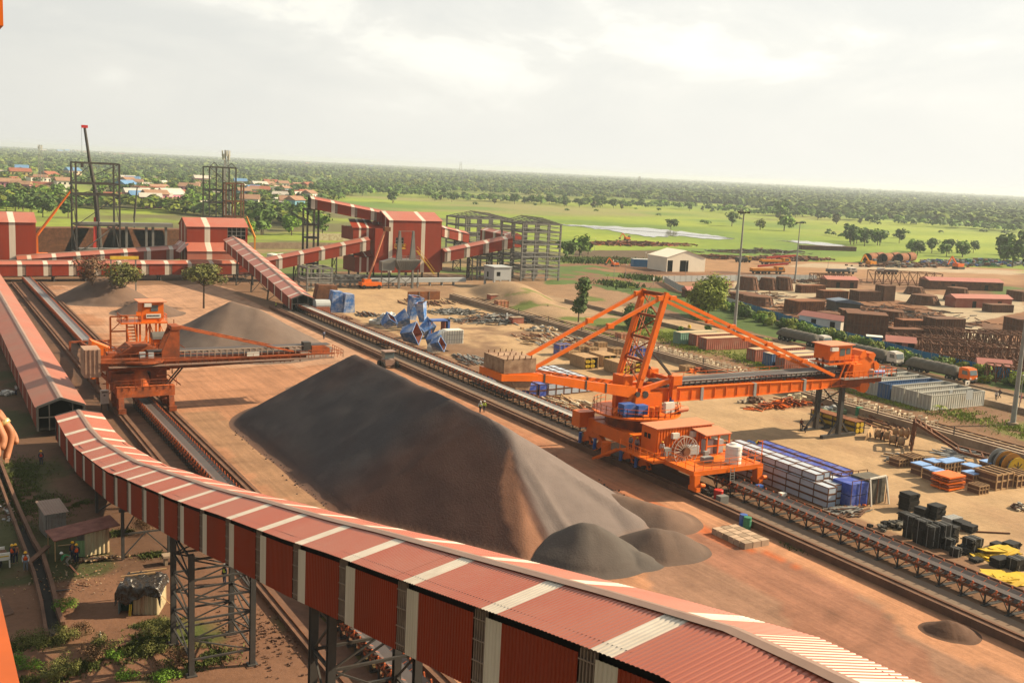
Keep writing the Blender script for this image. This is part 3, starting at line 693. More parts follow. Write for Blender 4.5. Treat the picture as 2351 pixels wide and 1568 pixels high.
mb=MB();wallp(mb,(127.2,306.4),(131.6,306.4),2.4,15.9);wallp(mb,(127.2,319),(127.2,306.4),2.4,15.9);mb.add([(127.2,306.4,15.9),(131.6,306.4,15.9),(131.6,319,17.4),(127.2,319,17.4)],[(0,1,2,3)])
mb.build('side_bay',[RED_W,WHT],bh)
mb=MB()
wallp(mb,(120.6,308),(127.2,308),12.2,16.1,[(1.9,2.6),(4.4,5.1)]);wallp(mb,(120.6,318),(120.6,308),12.2,16.1,[])
for a,b,w in ((120.2,122.5,0),(122.5,123.2,1),(123.2,125.,0),(125.,125.7,1),(125.7,127.5,0)): mb.quad((a,307.7,16.),(b,307.7,16.),(b+2.5,318,18.2),(a+2.5,318,18.2),w)
wallp(mb,(121.4,308),(127.2,308),2.4,7.,[(1.5,2.1),(3.9,4.5)]);wallp(mb,(121.4,318),(121.4,308),2.4,7.)
for a,b,w in ((121.,124.6,0),(124.6,125.2,1),(125.2,127.4,0)): mb.quad((a,307.5,7.2),(b,307.5,7.2),(b-.9,311,9.6),(a-.3,311,9.6),w)
mb.build('left_annex',[RED_W,WHT],bh)
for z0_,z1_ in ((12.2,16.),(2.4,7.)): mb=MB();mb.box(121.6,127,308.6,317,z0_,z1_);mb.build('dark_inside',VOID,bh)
mb=MB();wallp(mb,(149.6,307),(151.3,307),5.5,9.8);mb.box(149.6,150.6,306.6,309,3,9.8);mb.build('side_bay',RED_W,bh)
mb=MB();mb.box(133.6,136.8,304.6,306,9.9,10.1);mb.rail([(133.6,306,10.1),(133.6,304.6,10.1),(136.8,304.6,10.1),(136.8,306,10.1)],1.2,.1);mb.build('balcony',YEL,bh)
mb=MB()
for i in range(14): u=i/13;mb.cb((141+5.6*u,304.9,9.2-7*u),(.5,1.,.08))
for y in (304.4,305.4): mb.bar((140.6,y,9.4),(147,y,1.9),.16)
mb.bar((140.6,304.4,10.6),(147,304.4,3.1),.1);mb.build('yellow_stair',YEL,bh)
for x in (123,126): 
    for y in (309,317): mb=MB();mb.box(x-.2,x+.2,y-.2,y+.2,0,2.4);mb.build('leg',STL,bh)
# grey hopper and twin masts in front of the big house
hs=T('hopper_frame','dark grey hopper frame with twin pointed masts in front of the big red house','hopper frame',(128.2,285,0))
for x in (126.1,130.4):
    mb=MB();mb.bar((x,285,0),(x,285,8.6),.55);mb.build('leg',GREY,hs)
    mb=MB();mb.prism([(x-.9,285,8.4),(x+.9,285,8.4),(x+.22,285,16.8),(x-.22,285,16.8)],(0,.7,0));mb.build('mast',GREY,hs)
mb=MB();mb.bar((126,285.3,16.7),(130.6,285.3,16.7),.14);mb.build('tie_bar',GREY,hs)
mb=MB();mb.box(124.6,132.4,283.6,288,8.2,8.5)
for x in np.linspace(124.6,132.4,12): mb.bar((x,283.6,8.3),(x*.55+128.2*.45,284.4,5.6),.14)
mb.add([(124.6,283.6,8.2),(132.4,283.6,8.2),(130.4,284.6,5.4),(126.2,284.6,5.4),(124.6,288,8.2),(132.4,288,8.2),(130.4,287,5.4),(126.2,287,5.4)],[(0,1,2,3),(5,4,7,6),(4,0,3,7),(1,5,6,2),(3,2,6,7)])
mb.rail([(124.6,283.6,8.5),(132.4,283.6,8.5),(132.4,288,8.5)],1.1,.09);mb.build('hopper',GREY,hs)
mb=MB();mb.prism([(120.5,284.5,5.3),(124.4,284.5,5.3),(124.8,284.5,8.9),(120.5,284.5,7.9)],(0,2.4,0));mb.build('side_platform',GREY,hs)
mb=MB()
for z in (1.6,3.6): mb.bar((126.1,285,z),(130.4,285,z),.22)
mb.bar((126.1,285,.2),(130.4,285,3.6),.16);mb.bar((130.4,285,.2),(126.1,285,3.6),.16)
for x in (121.,123.4,132.6): mb.bar((x,286,0),(x,286,5.4),.26)
mb.bar((121,286,3),(126,286,.3),.2);mb.bar((121,286,.3),(126,286,3),.2);mb.build('braces',GREY,hs)
pf=MB();pf.box(0,9.4,0,.5,0,2.3)
for x in (3.1,6.1): pf.box(x,x+.15,-.12,0,0,2.35,1)
o=pf.build('formwork_wall',[RUS2,GREY]);o.location=(*G(937,690)[:2],0);o.scale=(1,1,1);tag(o,'low orange rust formwork wall standing in front of the hopper frame','formwork wall')
# ---------------- unfinished steel frames ----------------
def frame(label,x0,x1,y0,y1,z0,zs,nx,ny,rise=2.,mat=GREY,rails=0,name='open_framework'):
    t=T(name,label,'steel frame',((x0+x1)/2,(y0+y1)/2,0));xs=np.linspace(x0,x1,nx);ys=np.linspace(y0,y1,ny);top=zs[-1]
    for x in xs:
        for y in ys: mb=MB();mb.bar((x,y,z0),(x,y,top),.5);mb.build('column',mat,t)
    for z in zs:
        mb=MB()
        for y in ys: mb.bar((x0,y,z),(x1,y,z),.3,.5)
        for x in xs: mb.bar((x,y0,z),(x,y1,z),.3,.5)
        mb.build('floor_grid',mat,t)
    if rise:
        mb=MB();m=(x0+x1)/2
        for y in np.linspace(y0,y1,5): mb.bar((x0-.4,y,top),(m,y,top+rise),.2);mb.bar((x1+.4,y,top),(m,y,top+rise),.2)
        for i in range(7):
            u=i/6
            for sg in (0,1): x=(x0-.4)*(1-u)+m*u if sg==0 else (x1+.4)*(1-u)+m*u;mb.bar((x,y0-.3,top+rise*u+.1),(x,y1+.3,top+rise*u+.1),.16)
        mb.build('roof_frame',mat,t)
    if rails:
        mb=MB()
        for z in np.arange(z0+1.2,top,rails): mb.bar((x0-.2,y0-.25,z),(x1+.2,y0-.25,z),.12,.22);mb.bar((x0-.25,y0-.2,z),(x0-.25,y1,z),.12,.22);mb.bar((x1+.25,y0-.2,z),(x1+.25,y1,z),.12,.22)
        mb.build('side_rails',GAL,t)
    return t
frame('tall grey open steel frame right of the big red house',176,190.5,300,314,0,[4,8,12,16.,18.6],4,3,2.,GREY,1.35)
frame('low front part of the grey steel frame with many wall rails',163,184,306,312,0,[3.2,6.8,8.],6,2,0,GREY,1.5)
frame('farther grey open steel frame with bare roof trusses',184,204,356,372,3.,[7,10.5,14,17],5,3,2.,GREY,2.6)
for i,(x0,x1,y0,y1,z0,zs,lb) in enumerate(((46.6,59,345,355,0,[4.6,13.,22.2,25.5,31.6],'taller dark steel tower frame with the crane boom behind it'),)):
    ft=frame(lb,x0,x1,y0,y1,z0,zs,2,2,0,STL)
    mb=MB()
    for a,b in zip([0]+zs,zs): mb.bar((x0,y0,a),(x1,y0,b),.2);mb.bar((x0,y1,b),(x0,y0,a),.2);mb.bar((x1,y0,a),(x1,y1,b),.2)
    mb.bar((x0,y1,25.5),((x0+x1)/2,y1,31.6),.2);mb.build('diagonal_braces',STL,ft)
    mb=MB();mb.bar(((x0+x1)/2,y0,0),((x0+x1)/2,y0,22.2),.3);mb.build('column',STL,ft)
mb=MB();mb.box(48,76,350,353,12.4,13.6);mb.box(48,76,350,353,5,5.6)
for x in (62,68,70,74): mb.bar((x,351,0),(x,351,12.4),.7)
mb.bar((50,350,5.6),(58,350,12.4),.3);tag(mb.build('girder_platform',GREY,loc=(62,351,0)),'grey steel platform girder between the tall tower and the middle house','steel platform')
tb=frame('slimmer dark steel tower frame with two peaked tops above the middle house',107.5,118,430,440,0,[11.,17,22,31.],3,2,0,STL)
mb=MB()
for x in (108.4,115.2): mb.bar((x-.9,430,31),(x+1,430,32.9),.25);mb.bar((x+1,430,32.9),(x+2.9,430,31),.25)
mb.bar((107.5,430,31),(118,430,22),.22)
for a,b in ((0,11),(11,17),(17,22)): mb.bar((107.5,430,a),(112.7,430,b),.22);mb.bar((118,430,a),(112.7,430,b),.22)
mb.build('peaked_top',STL,tb)
fr=frame('small rusty scaffold frame clinging to the slimmer steel tower',113,120,426,429.5,0,[6,12,18,25.],3,2,0,RUST,name='scaffold')
frame('thin dark lattice tower carrying the high red gallery',109.5,113,318,322,0,[4,8,12,16,20.8],2,2,0,STL,name='support_tower')
frame('small grey open frame beside the sloping gallery end',97,104,281,288,0,[3,6.4],3,2,0,GREY,1.3)
frame('long low grey pipe rack left of the boom lift',104,119,290,294,0,[1.6,3.],6,2,0,GREY,.9,name='pipe_rack')
mb=MB();mb.box(118,151,290.5,292.3,1.1,2.3)
for x in np.arange(119,151,4): mb.box(x,x+.25,290.8,292,0,1.1)
tag(mb.build('pale_duct',GRYP,loc=(134,291,0)),'long pale duct on short legs between the hopper and the grey cabin','duct')
# grey clad cabin on stilts
cb_=T('stilt_cabin','pale blue-grey cabin on concrete stilts left of the earth mound','cabin',(158,284.5,0))
b0=G(*((820+1580/4.702)*.98,(440+1105/4.702)*.98))
mb=MB();x,y=b0.x,b0.y;wallp(mb,(x,y),(x+6,y),2.6,6.2,holes=[(.9,2.2,3.6,4.9)]);wallp(mb,(x,y+6.5),(x,y),2.6,6.2,holes=[(2,3,3.,4.6)]);wallp(mb,(x+6,y),(x+6,y+6.5),2.6,6.2);mb.box(x-.25,x+6.25,y-.25,y+6.7,6.2,6.45);mb.box(x,x+6,y,y+6.5,2.4,2.6);mb.build('walls',GRYP,cb_)
mb=MB();mb.box(x+.2,x+5.8,y+.2,y+6.3,2.7,6.1);mb.build('window_lining',VOID,cb_)  # black box paints the unlit room behind the window holes
for a,b in ((.3,.3),(5.7,.3),(.3,6.2),(5.7,6.2)): mb=MB();mb.box(x+a-.28,x+a+.28,y+b-.28,y+b+.28,0,2.5);mb.build('stilt',GRYP,cb_)
# ---------------- open yard conveyors ----------------
def yard_conveyor(label,xa,xb,y0,y1,zb,beltm,ywin,idl=1.25,legstep=3.2,wing=True):
    xc=(xa+xb)/2;t=T('belt_conveyor',label,'belt conveyor',(xc,(y0+y1)/2,0));w=xb-xa
    mb=MB();ys=np.linspace(y0,y1,max(2,int((y1-y0)/8)))
    prof=[(-w/2,.16),(-w*.26,-.04),(w*.26,-.04),(w/2,.16)]
    for a,b in zip(ys,ys[1:]):
        for (p,pz),(q,qz) in zip(prof,prof[1:]): mb.quad((xc+p,a,zb+pz),(xc+q,a,zb+qz),(xc+q,b,zb+qz),(xc+p,b,zb+pz))
    mb.build('belt',beltm,t)
    mb=MB();mb.box(xc-w*.46,xc+w*.46,y0,y1,zb-.62,zb-.59);mb.build('return_belt',BELT,t)
    for x in (xa-.22,xb+.22): mb=MB();mb.box(x-.06,x+.06,y0,y1,zb-.42,zb-.2);mb.build('side_beam',RUST,t)
    # idler sets
    mb=MB()
    for sg in (-1,1):
        mb.tube((xc+sg*w*.26,0,zb-.1),(xc+sg*(w/2+.02),0,zb+.1),.07,n=6,mi=0)
        mb.bar((xc+sg*(w/2+.22),0,zb-.25),(xc+sg*(w/2+.16),0,zb+.28),.10,.12)
        mb.bar((xc+sg*(w/2+.20),0,zb-.3),(xc+sg*w*.2,0,zb-.26),.08,.1)
        if wing: mb.bar((xc+sg*(w/2+.22),.0,zb+.10),(xc+sg*(w/2+.30),.32,zb-.26),.07,.1);mb.box(xc+sg*(w/2+.22)-.08,xc+sg*(w/2+.22)+.08,-.1,.12,zb-.62,zb-.42)
    mb.tube((xc-w*.26,0,zb-.12),(xc+w*.26,0,zb-.12),.07,n=6)
    yy=np.arange(max(y0,ywin[0]),min(y1,ywin[1]),idl)
    first=mb.build('idler_set',ROL,t);first.location.y=0
    base=Vector(t.location)
    first.data.transform(Matrix.Translation((0,base.y,0)))   # mesh now centred on y=0 of the thing
    first.location=(0,yy[0]-base.y,0)
    for y in yy[1:100]:
        c=first.copy();COL.objects.link(c);c.location=(0,y-base.y,0)
    rest=list(yy[100:])+list(np.arange(y0,min(y1,ywin[0]),idl*1.0))+list(np.arange(max(y0,ywin[1]),y1,idl))
    if rest:
        vs=np.array([v.co[:] for v in first.data.vertices]);fs=[tuple(p.vertices) for p in first.data.polygons];mb=MB()
        for y in rest: mb.add([tuple(v+np.array((0,y-base.y,0))) for v in vs],fs)
        o=mb.build('idler_sets',ROL);o.parent=t;tag(o,kind='stuff')
    mb=MB()
    for x in (xa-.22,xb+.22): mb.bar((x,0,0),(x,0,zb-.4),.12);mb.bar((x,.6,zb-.42),(x,.04,.3),.06)
    mb.bar((xa-.22,0,zb-.5),(xb+.22,0,zb-.5),.1);mb.bar((xa-.22,0,.08),(xb+.22,0,zb-.55),.06);mb.box(xa-.5,xb+.5,-.2,.2,0,.06)
    leg=mb.build('support_leg',STL,t);leg.data.transform(Matrix.Translation((0,base.y,0)));ly=np.arange(y0+1,y1,legstep)[:99];leg.location=(0,ly[0]-base.y,0)
    for y in ly[1:]: c=leg.copy();COL.objects.link(c);c.location=(0,y-base.y,0)
    return t
yard_conveyor('middle belt conveyor with clean pale belt running up to the orange reclaimer',82.3,84.1,116.5,246,1.5,BELTW,(117,246),1.3,1.9)
yard_conveyor('dark belt conveyor with orange idlers running from the reclaimer to the right edge',82.3,84.1,36,93,1.5,BELT,(36,93),1.2,2.4)
yard_conveyor('left belt conveyor passing beneath the orange stacker',28.4,30.0,40,156,1.45,BELT,(40,156),1.15,1.5)
yard_conveyor('far left belt conveyor with bluish belt rising behind the stacker',28.2,29.9,204,309,1.45,M('bluish dusty belt',(.16,.17,.19),.5,.12,.4,dirt=(.2,.13,.1),damt=.4),(204,309),1.2,1.5)
# ---------------- bucket wheel reclaimer ----------------
rc_=T('bucket_wheel_reclaimer','big bright orange bucket wheel reclaimer with tall A-shaped mast over the middle conveyor','reclaimer',(81.8,108,0))
def part(name,mat,fn,par=None,smooth=False):
    mb=MB();fn(mb);return mb.build(name,mat,par or rc_,smooth=smooth)
XL,XR=77.4,86.8
# travel bogies on each rail
for x in (XL,XR):
    for y in (100.2,103.4,109.2,112.6):
        def fn(m,x=x,y=y):
            m.prism([(x-.25,y-1.3,1.15),(x-.25,y+1.3,1.15),(x-.25,y+.4,2.2),(x-.25,y-.4,2.2)],(.5,0,0))
        b=part('bogie',ORG,fn)
        for dy in (-.8,.8): part('wheel',STL,lambda m,x=x,y=y,dy=dy:m.lathe((x-.12,y+dy,1.25),[(.36,0),(.36,.24)],14,axis='X'),b)
        part('damper',BLU,lambda m,x=x,y=y:m.tube((x-.55,y+.9,.95),(x-.5,y+.9,2.35),.22,n=10),b)
        part('drive_motor',STL,lambda m,x=x,y=y:m.tube((x-.85,y-.7,1.4),(x-.3,y-.7,1.4),.2,n=8),b)
for y0_,y1_ in ((99.6,104.6),(108.6,113.4)):
    for x in (XL,XR): part('balance_beam',ORG,lambda m,x=x,a=y0_,b=y1_:m.prism([(x-.3,a,2.2),(x-.3,b,2.2),(x-.3,(a+b)/2+.7,3.3),(x-.3,(a+b)/2-.7,3.3)],(.6,0,0)))
part('portal_frame',ORG,lambda m:[m.box(76.9,87.3,101.6,103.2,2.9,4.7),m.box(76.9,87.3,110.8,112.2,2.9,4.7),m.box(76.9,78.3,103.2,110.8,3.0,4.6),m.box(85.9,87.3,103.2,110.8,3.0,4.6),m.box(75.6,77.9,112.,113.8,3.4,5.4)])
part('ring_girder',ORD,lambda m:m.lathe((81.8,107.6,4.0),[(4.3,0),(4.4,.1),(4.4,1.7),(4.1,1.75)],40),smooth=False)
part('bearing_shadow_ring',VOID,lambda m:m.lathe((81.8,107.6,5.74),[(4.2,0),(4.6,.12),(4.6,.35)],40))  # black ring paints the shadow below the slewing platform
part('hatch',ORG,lambda m:m.tube((80.2,103.1,4.9),(80.1,102.9,4.9),.42,n=16))
# slewing platform
def plat(m):
    m.lathe((81.4,107.8,6.08),[(5.6,0),(5.7,.05),(5.7,.26)],44)
part('slewing_platform',ORG,plat)
def prail(m):
    pts=[(81.4+5.6*math.cos(a),107.8+5.6*math.sin(a),6.34) for a in np.linspace(rad(100),rad(395),30)];m.rail(pts,1.1,.055,1.6)
part('platform_railing',ORG,prail)
part('hydraulic_unit',BLU,lambda m:[m.box(76.9,78.7,104.3,105.6,6.7,8.0),m.box(78.85,80.3,103.9,105.,6.6,7.8),m.box(77.2,80,104.5,105,6.3,6.7)])
part('control_box',WHI,lambda m:[m.box(82.2,83.6,102.8,103.3,6.9,8.2)])
part('drum_motor',ORG,lambda m:[m.tube((80.7,103.6,6.4),(80.7,103.6,7.6),.35,n=12),m.tube((81.4,103.4,6.4),(81.4,103.4,7.7),.3,n=12)])
part('gearbox',ORL,lambda m:[m.box(84.9,86.4,104.4,105.5,6.35,7.2),m.tube((85.,104.,6.9),(86.6,104,6.9),.35,n=10)])
part('centre_tower',ORG,lambda m:[m.box(79.4,83.6,105.4,106.3,6.34,9.0),m.box(79.4,83.6,109.6,110.4,6.34,9.),m.box(80.2,83,106.3,109.6,6.34,8.8),m.bar((76.5,106.,6.4),(79.6,106.,9.),.5)])
# counterweight arm: two beams, truss between
def beam(m,pts,y,th=.5):
    # pts: (x, zbottom, ztop)
    for (a,b,c),(d,e_,f) in zip(pts,pts[1:]): m.prism([(a,y-th/2,b),(d,y-th/2,e_),(d,y-th/2,f),(a,y-th/2,c)],(0,th,0))
ARM=[(61.,12.,12.9),(64.5,11.5,12.4),(73.5,9.6,10.7),(79.6,8.3,9.8)]
for y in (106.,110.2):
    part('counterweight_arm',ORG,lambda m,y=y:beam(m,ARM,y,.55))
part('arm_lattice',ORG,lambda m:[m.bar((x,106.2,z),(x+2.4,110,z-.5),.16) for x,z in ((64.8,12.2),(67.2,11.7),(69.6,11.2),(72,10.7),(74.4,10.2))]+[m.bar((x+2.4,106.2,z-.5),(x,110,z),.16) for x,z in ((64.8,12.2),(67.2,11.7),(69.6,11.2),(72,10.7),(74.4,10.2))]+[m.bar((x,106.2,z),(x,110,z),.22) for x,z in ((66,12),(70.8,11),(75.6,10.),(78,9.5))])
part('stiffener',STL,lambda m:[m.box(x-.12,x+.12,y-.31,y+.31,z0_,z1_) for x,z0_,z1_ in ((66.,11.15,12.15),(72.,9.95,11.),(75.,9.35,10.5)) for y in (106.,110.2)])
part('concrete_counterweight',M('stained counterweight concrete',(.40,.27,.18),.9,.2,.8,bump=.02,dirt=(.15,.07,.045),dscale=.7,damt=.8),lambda m:[m.box(60.4,64.7,105.7,110.7,12.5,14.2),m.prism([(60.9,105.8,12.4),(64.4,105.8,11.9),(64.,105.8,10.3),(62.2,105.8,10.5)],(0,4.8,0))])
part('counterweight_tray',ORG,lambda m:[m.prism([(60.0,105.5,11.7),(65.,105.5,11.4),(65.,105.5,12.1),(60.0,105.5,12.5)],(0,5.5,0))])
part('rebar_stubs',RUST,lambda m:[m.bar((x,y,14.1),(x+.05,y,14.5+.3*random.random()),.09) for x in np.arange(60.8,64.6,.8) for y in (105.7,108,110.4)])
# mast
AP=[(83.4,105.9,21.3),(83.4,110.7,21.2)];FT=[(80.1,105.9,9.6),(80.1,110.5,9.7)]
for a,f in zip(AP,FT):
    part('mast_leg',ORG,lambda m,a=a,f=f:[m.bar(f,Vector(f).lerp(Vector(a),.12),.5,.6),m.bar(Vector(f).lerp(Vector(a),.1),a,.6,.66),m.bar(Vector(f).lerp(Vector(a),.985),Vector(a)+Vector((.1,0,.35)),.5)])
lp=lambda a,b,u:Vector(a).lerp(Vector(b),u)
def xb(m):
    for u in (.28,.52,.76): m.bar(lp(FT[0],AP[0],u),lp(FT[1],AP[1],u),.3)
    m.bar(lp(FT[0],AP[0],1),lp(FT[1],AP[1],1),.45)
    for u,v in ((.04,.28),(.28,.52),(.52,.76),(.76,.98)):
        m.bar(lp(FT[0],AP[0],u),lp(FT[1],AP[1],v),.13);m.bar(lp(FT[1],AP[1],u),lp(FT[0],AP[0],v),.13)
part('mast_bracing',ORD,xb)
part('mast_ladder',ORL,lambda m:[m.bar((80.6,109.9,9.8),(83.9,110.1,20.8),.08),m.bar((81.1,109.9,9.8),(84.3,110.1,20.8),.08)])
part('back_strut',STL,lambda m:m.bar(lp(FT[0],AP[0],.42),(85.4,106,10.7),.28));part('back_strut',STL,lambda m:m.bar(lp(FT[1],AP[1],.42),(85.4,110.2,10.7),.28))
# stays
for y in (105.9,110.7):
    yy_=106.1 if y<108 else 110.3
    part('back_stay',ORG,lambda m,y=y,yy_=yy_:[m.bar((83.3,y,21.3),(64.0,yy_,12.6),.34,.42)]+[m.box(q.x-.45,q.x+.45,q.y-.26,q.y+.26,q.z-.3,q.z+.3) for q in (lp((83.3,y,21.3),(64.,yy_,12.6),u) for u in (.04,.42))])
    part('front_stay',ORG,lambda m,y=y,yy_=yy_:[m.bar((83.5,y,21.3),(114.6,yy_,9.3),.34,.42)]+[m.box(q.x-.5,q.x+.5,q.y-.28,q.y+.28,q.z-.25,q.z+.25) for q in (lp((83.5,y,21.3),(114.6,yy_,9.3),u) for u in (.03,.36,.58,.8))])
# link frame and post with blue cylinder
part('link_frame',ORG,lambda m:[m.bar((80.8,105.9,9.4),(85.6,105.7,10.5),.5,.6),m.bar((80.8,110.5,9.4),(85.6,110.7,10.5),.5,.6),m.box(84.9,86.3,105.0,106.3,9.8,11.),m.box(84.9,86.3,110.,111.3,9.8,11.),m.bar((85.6,105.7,10.3),(85.6,110.7,10.3),.5),m.box(85.0,85.7,105.2,105.9,7.9,10)])
for y in (105.5,110.8): part('luffing_cylinder',BLU,lambda m,y=y:[m.tube((84.9,y,6.5),(85.4,y,8.7),.3,n=12)]);part('piston_rod',GAL,lambda m,y=y:m.tube((85.4,y,8.7),(85.55,y,10.),.13,n=8))
part('pivot_pin',STL,lambda m:[m.tube((80.9,105.6,8.8),(80.9,105.35,8.8),.45,n=16),m.tube((79.7,105.6,8.9),(79.7,105.35,8.9),.35,n=16)])
part('pivot_block',ORG,lambda m:[m.prism([(80.2,105.6,6.34),(82.2,105.6,6.34),(81.7,105.6,9.6),(80.3,105.6,9.6)],(0,.7,0)),m.prism([(80.2,110,6.34),(82.2,110,6.34),(81.7,110,9.6),(80.3,110,9.6)],(0,.7,0)),m.box(78.4,79.8,106.8,109.2,9.4,11)])
# boom
BM=[(82.0,7.7,9.35),(84.6,7.5,9.2),(100,7.4,9.0),(112.5,7.55,8.75),(117.2,7.9,8.7)]
for y in (106.3,110.3): part('boom_girder',ORG,lambda m,y=y:[beam(m,BM,y,.3),beam(m,[(a,c-.04,c+.06) for a,b,c in BM],y,.62),beam(m,[(a,b-.06,b+.02) for a,b,c in BM],y,.62)])
part('boom_stiffeners',ORG,lambda m:[m.box(x-.05,x+.05,y-.26,y+.26,7.6,8.85) for x in np.arange(85,117,1.95) for y in (106.3,110.3)])
part('splice_plates',GAL,lambda m:[m.box(x-.22,x+.22,y-.33,y+.33,7.3,9.08) for x in (90.6,99.8,109) for y in (106.3,110.3)])
part('boom_cross_beams',ORG,lambda m:[m.bar((x,106.3,8.2),(x,110.3,8.2),.25) for x in np.arange(84,117,3)])
part('boom_belt',BELT,lambda m:[m.box(84,118.5,107.4,109.2,9.75,9.82),m.box(84,118,107.5,109.1,9.05,9.1)])
for y in (107.1,109.5): part('belt_stringer',GAL,lambda m,y=y:[m.box(84,118,y-.06,y+.06,9.45,9.62),m.box(84,118,y-.1,y+.1,9.78,9.88)])
part('boom_idlers',STL,lambda m:[m.bar((x,107.05,9.1),(x,107.05,9.8),.12) for x in np.arange(84.5,118,.95)]+[m.bar((x,107.1,9.6),(x,109.5,9.6),.12) for x in np.arange(84.5,118,.95)])
part('boom_walkway',GAL,lambda m:[m.box(84,117,110.6,111.5,8.9,8.97)])
part('walkway_railing',ORG,lambda m:[m.rail([(84,111.45,8.97),(117,111.45,8.97)],1.,.05,1.9)])
part('head_frame',ORD,lambda m:[m.box(116,124.2,105.9,106.2,7.9,8.75),m.box(116,124.,110.6,110.9,7.9,8.75),m.prism([(113.5,106.1,7.6),(119,106.1,7.3),(124.5,106.1,8.2),(116,106.1,8.7)],(0,4.3,0)),m.bar((117,110.5,8.4),(114.5,110.,11.9),.3),m.bar((118.4,108.4,9.),(117.,108.4,11.5),.3),m.bar((114.3,108.2,9.),(114.4,108.2,11.6),.25)])
part('head_platform',GAL,lambda m:[m.box(115.5,126.2,104.9,105.9,8.8,8.9),m.box(124.4,126.2,104.9,110.9,8.8,8.9)])
part('head_railing',ORG,lambda m:[m.rail([(115.5,104.95,8.9),(126.1,104.95,8.9),(126.1,110.9,8.9)],1.05,.07,.9),m.rail([(113.6,106.3,10.9),(119.6,106.3,10.9)],1.,.06,.9)])
part('head_truss',ORG,lambda m:[m.bar((x,105.9,8.9),(x+.9,105.9,11.),.16) for x in (115.5,116.6,117.7)]+[m.box(117.8,119.6,105.6,106.4,9.,10.8),m.box(113.8,120.,106.3,110.3,10.75,10.9)])
wh=part('bucket_wheel',ORG,lambda m:[m.lathe((122.3,107.6,9.35),[(.4,-.05),(2.15,0),(2.15,.12),(2.0,.95),(2.0,1.9),(2.15,2.0),(.4,2.05)],40,axis='Y')],smooth=False)
for k in range(8):
    a=2*math.pi*k/8+.25
    def fn(m,a=a):
        c=Vector((122.3,0,9.35));e1=Vector((math.cos(a),0,math.sin(a)));e2=Vector((-math.sin(a),0,math.cos(a)))
        P=[c+e1*2.0-e2*.62,c+e1*3.0-e2*.55,c+e1*3.05+e2*.1,c+e1*2.5+e2*.72,c+e1*2.0+e2*.62]
        for y0_,y1_ in ((107.45,107.55),(109.55,109.65)): m.prism([(p.x,y0_,p.z) for p in P],(0,y1_-y0_,0))
        for i in range(1,4): m.prism([(P[i].x,107.5,P[i].z),(P[i+1].x,107.5,P[i+1].z),(P[i+1].x*.99+c.x*.01,107.5,P[i+1].z-.05),(P[i].x*.99+c.x*.01,107.5,P[i].z-.05)],(0,2.1,0))
    part('bucket',ORG,fn,wh)
part('wheel_drive',BLU,lambda m:[m.tube((122.6,106.,9.4),(124.6,106,9.3),.32,n=12)])
part('wheel_gearbox',GAL,lambda m:[m.tube((121.7,105.7,9.3),(122.5,106.4,9.35),.5,n=12)])
part('discharge_chute',ORG,lambda m:[m.prism([(118.6,107.2,9.2),(120.6,107.2,9.6),(120.4,107.2,11.7),(119.6,107.2,11.9)],(0,2.4,0)),m.lathe((121.,106.5,7.3),[(.3,-.5),(.9,-.4),(.9,.4),(.3,.5)],14,axis='Y')])
cbn=part('operator_cabin',ORG,lambda m:[m.box(114.3,118.6,106.9,110.,11.3,13.4)])
part('cabin_roof',ORL,lambda m:[m.box(113.9,118.9,106.6,110.3,13.4,13.52)],cbn)
part('cabin_window',GLS,lambda m:[m.box(116.2,117.2,106.87,106.9,11.9,12.95)],cbn);part('cabin_window',GLS,lambda m:[m.box(117.45,118.3,106.87,106.9,12.1,12.95)],cbn);part('cabin_window',GLS,lambda m:[m.box(118.6,118.63,107.2,109.6,11.9,12.95)],cbn)
part('air_conditioner',WHI,lambda m:[m.box(114.2,115.5,106.5,106.9,12.7,13.2)],cbn)
# rear deck, machine room, reel, tank
def deck(m):
    m.box(76.9,87.3,90.3,91.1,2.75,3.3);m.box(76.9,77.5,91.1,101.6,2.75,3.3);m.box(86.7,87.3,91.1,101.6,2.75,3.3);m.box(77.5,86.7,91.1,101.6,3.12,3.2)
part('rear_deck',ORG,deck)
part('side_walkway',ORG,lambda m:[m.box(75.2,76.9,95.6,102.4,2.95,3.15),m.rail([(76.9,95.6,3.15),(75.25,95.6,3.15),(75.25,102.4,3.15)],1.1,.06,1.2)])
for x in (XL,XR):
    part('rear_leg',ORG,lambda m,x=x:[m.prism([(x-.45,90.2,2.9),(x+.45,90.2,2.9),(x+.3,90.2,1.1),(x-.3,90.2,1.1)],(0,.9,0)),m.box(x-.28,x+.28,89.9,91.4,1.0,1.5),m.tube((x+.35,90.1,1.7),(x+.95,90.1,1.6),.26,n=10)])
part('deck_railing',ORG,lambda m:[m.rail([(77,95.2,3.3),(77,90.4,3.3),(87.2,90.4,3.3),(87.2,97.8,3.3)],1.1,.055,1.2),m.bar((87.1,90.5,3.3),(87.1,90.5,6.),.08),m.bar((87.1,90.5,6),(86.5,90.5,6.),.08)])
part('access_ladder',GAL,lambda m:[m.bar((82.2,90.1,.4),(82.2,90.2,3.3),.06),m.bar((82.8,90.1,.4),(82.8,90.2,3.3),.06)]+[m.bar((82.2,90.15,z),(82.8,90.15,z),.04) for z in np.arange(.6,3.2,.3)])
part('boarding_stair',ORG,lambda m:[m.bar((75.6,107.6,.5),(75.6,102.6,3.0),.1,.3),m.bar((74.9,107.6,.5),(74.9,102.6,3.),.1,.3),m.bar((74.9,107.4,1.6),(74.9,102.6,4.1),.05)]+[m.box(74.95,75.6,107.4-.5*i-.1,107.4-.5*i+.12,.55+.26*i,.6+.26*i) for i in range(10)])
part('orange_drum',ORG,lambda m:m.lathe((76.,106.3,1.2),[(.62,0),(.62,1.7)],16))
rm=MB();rm.box(77.4,85.8,98.15,101.1,3.2,6.35)
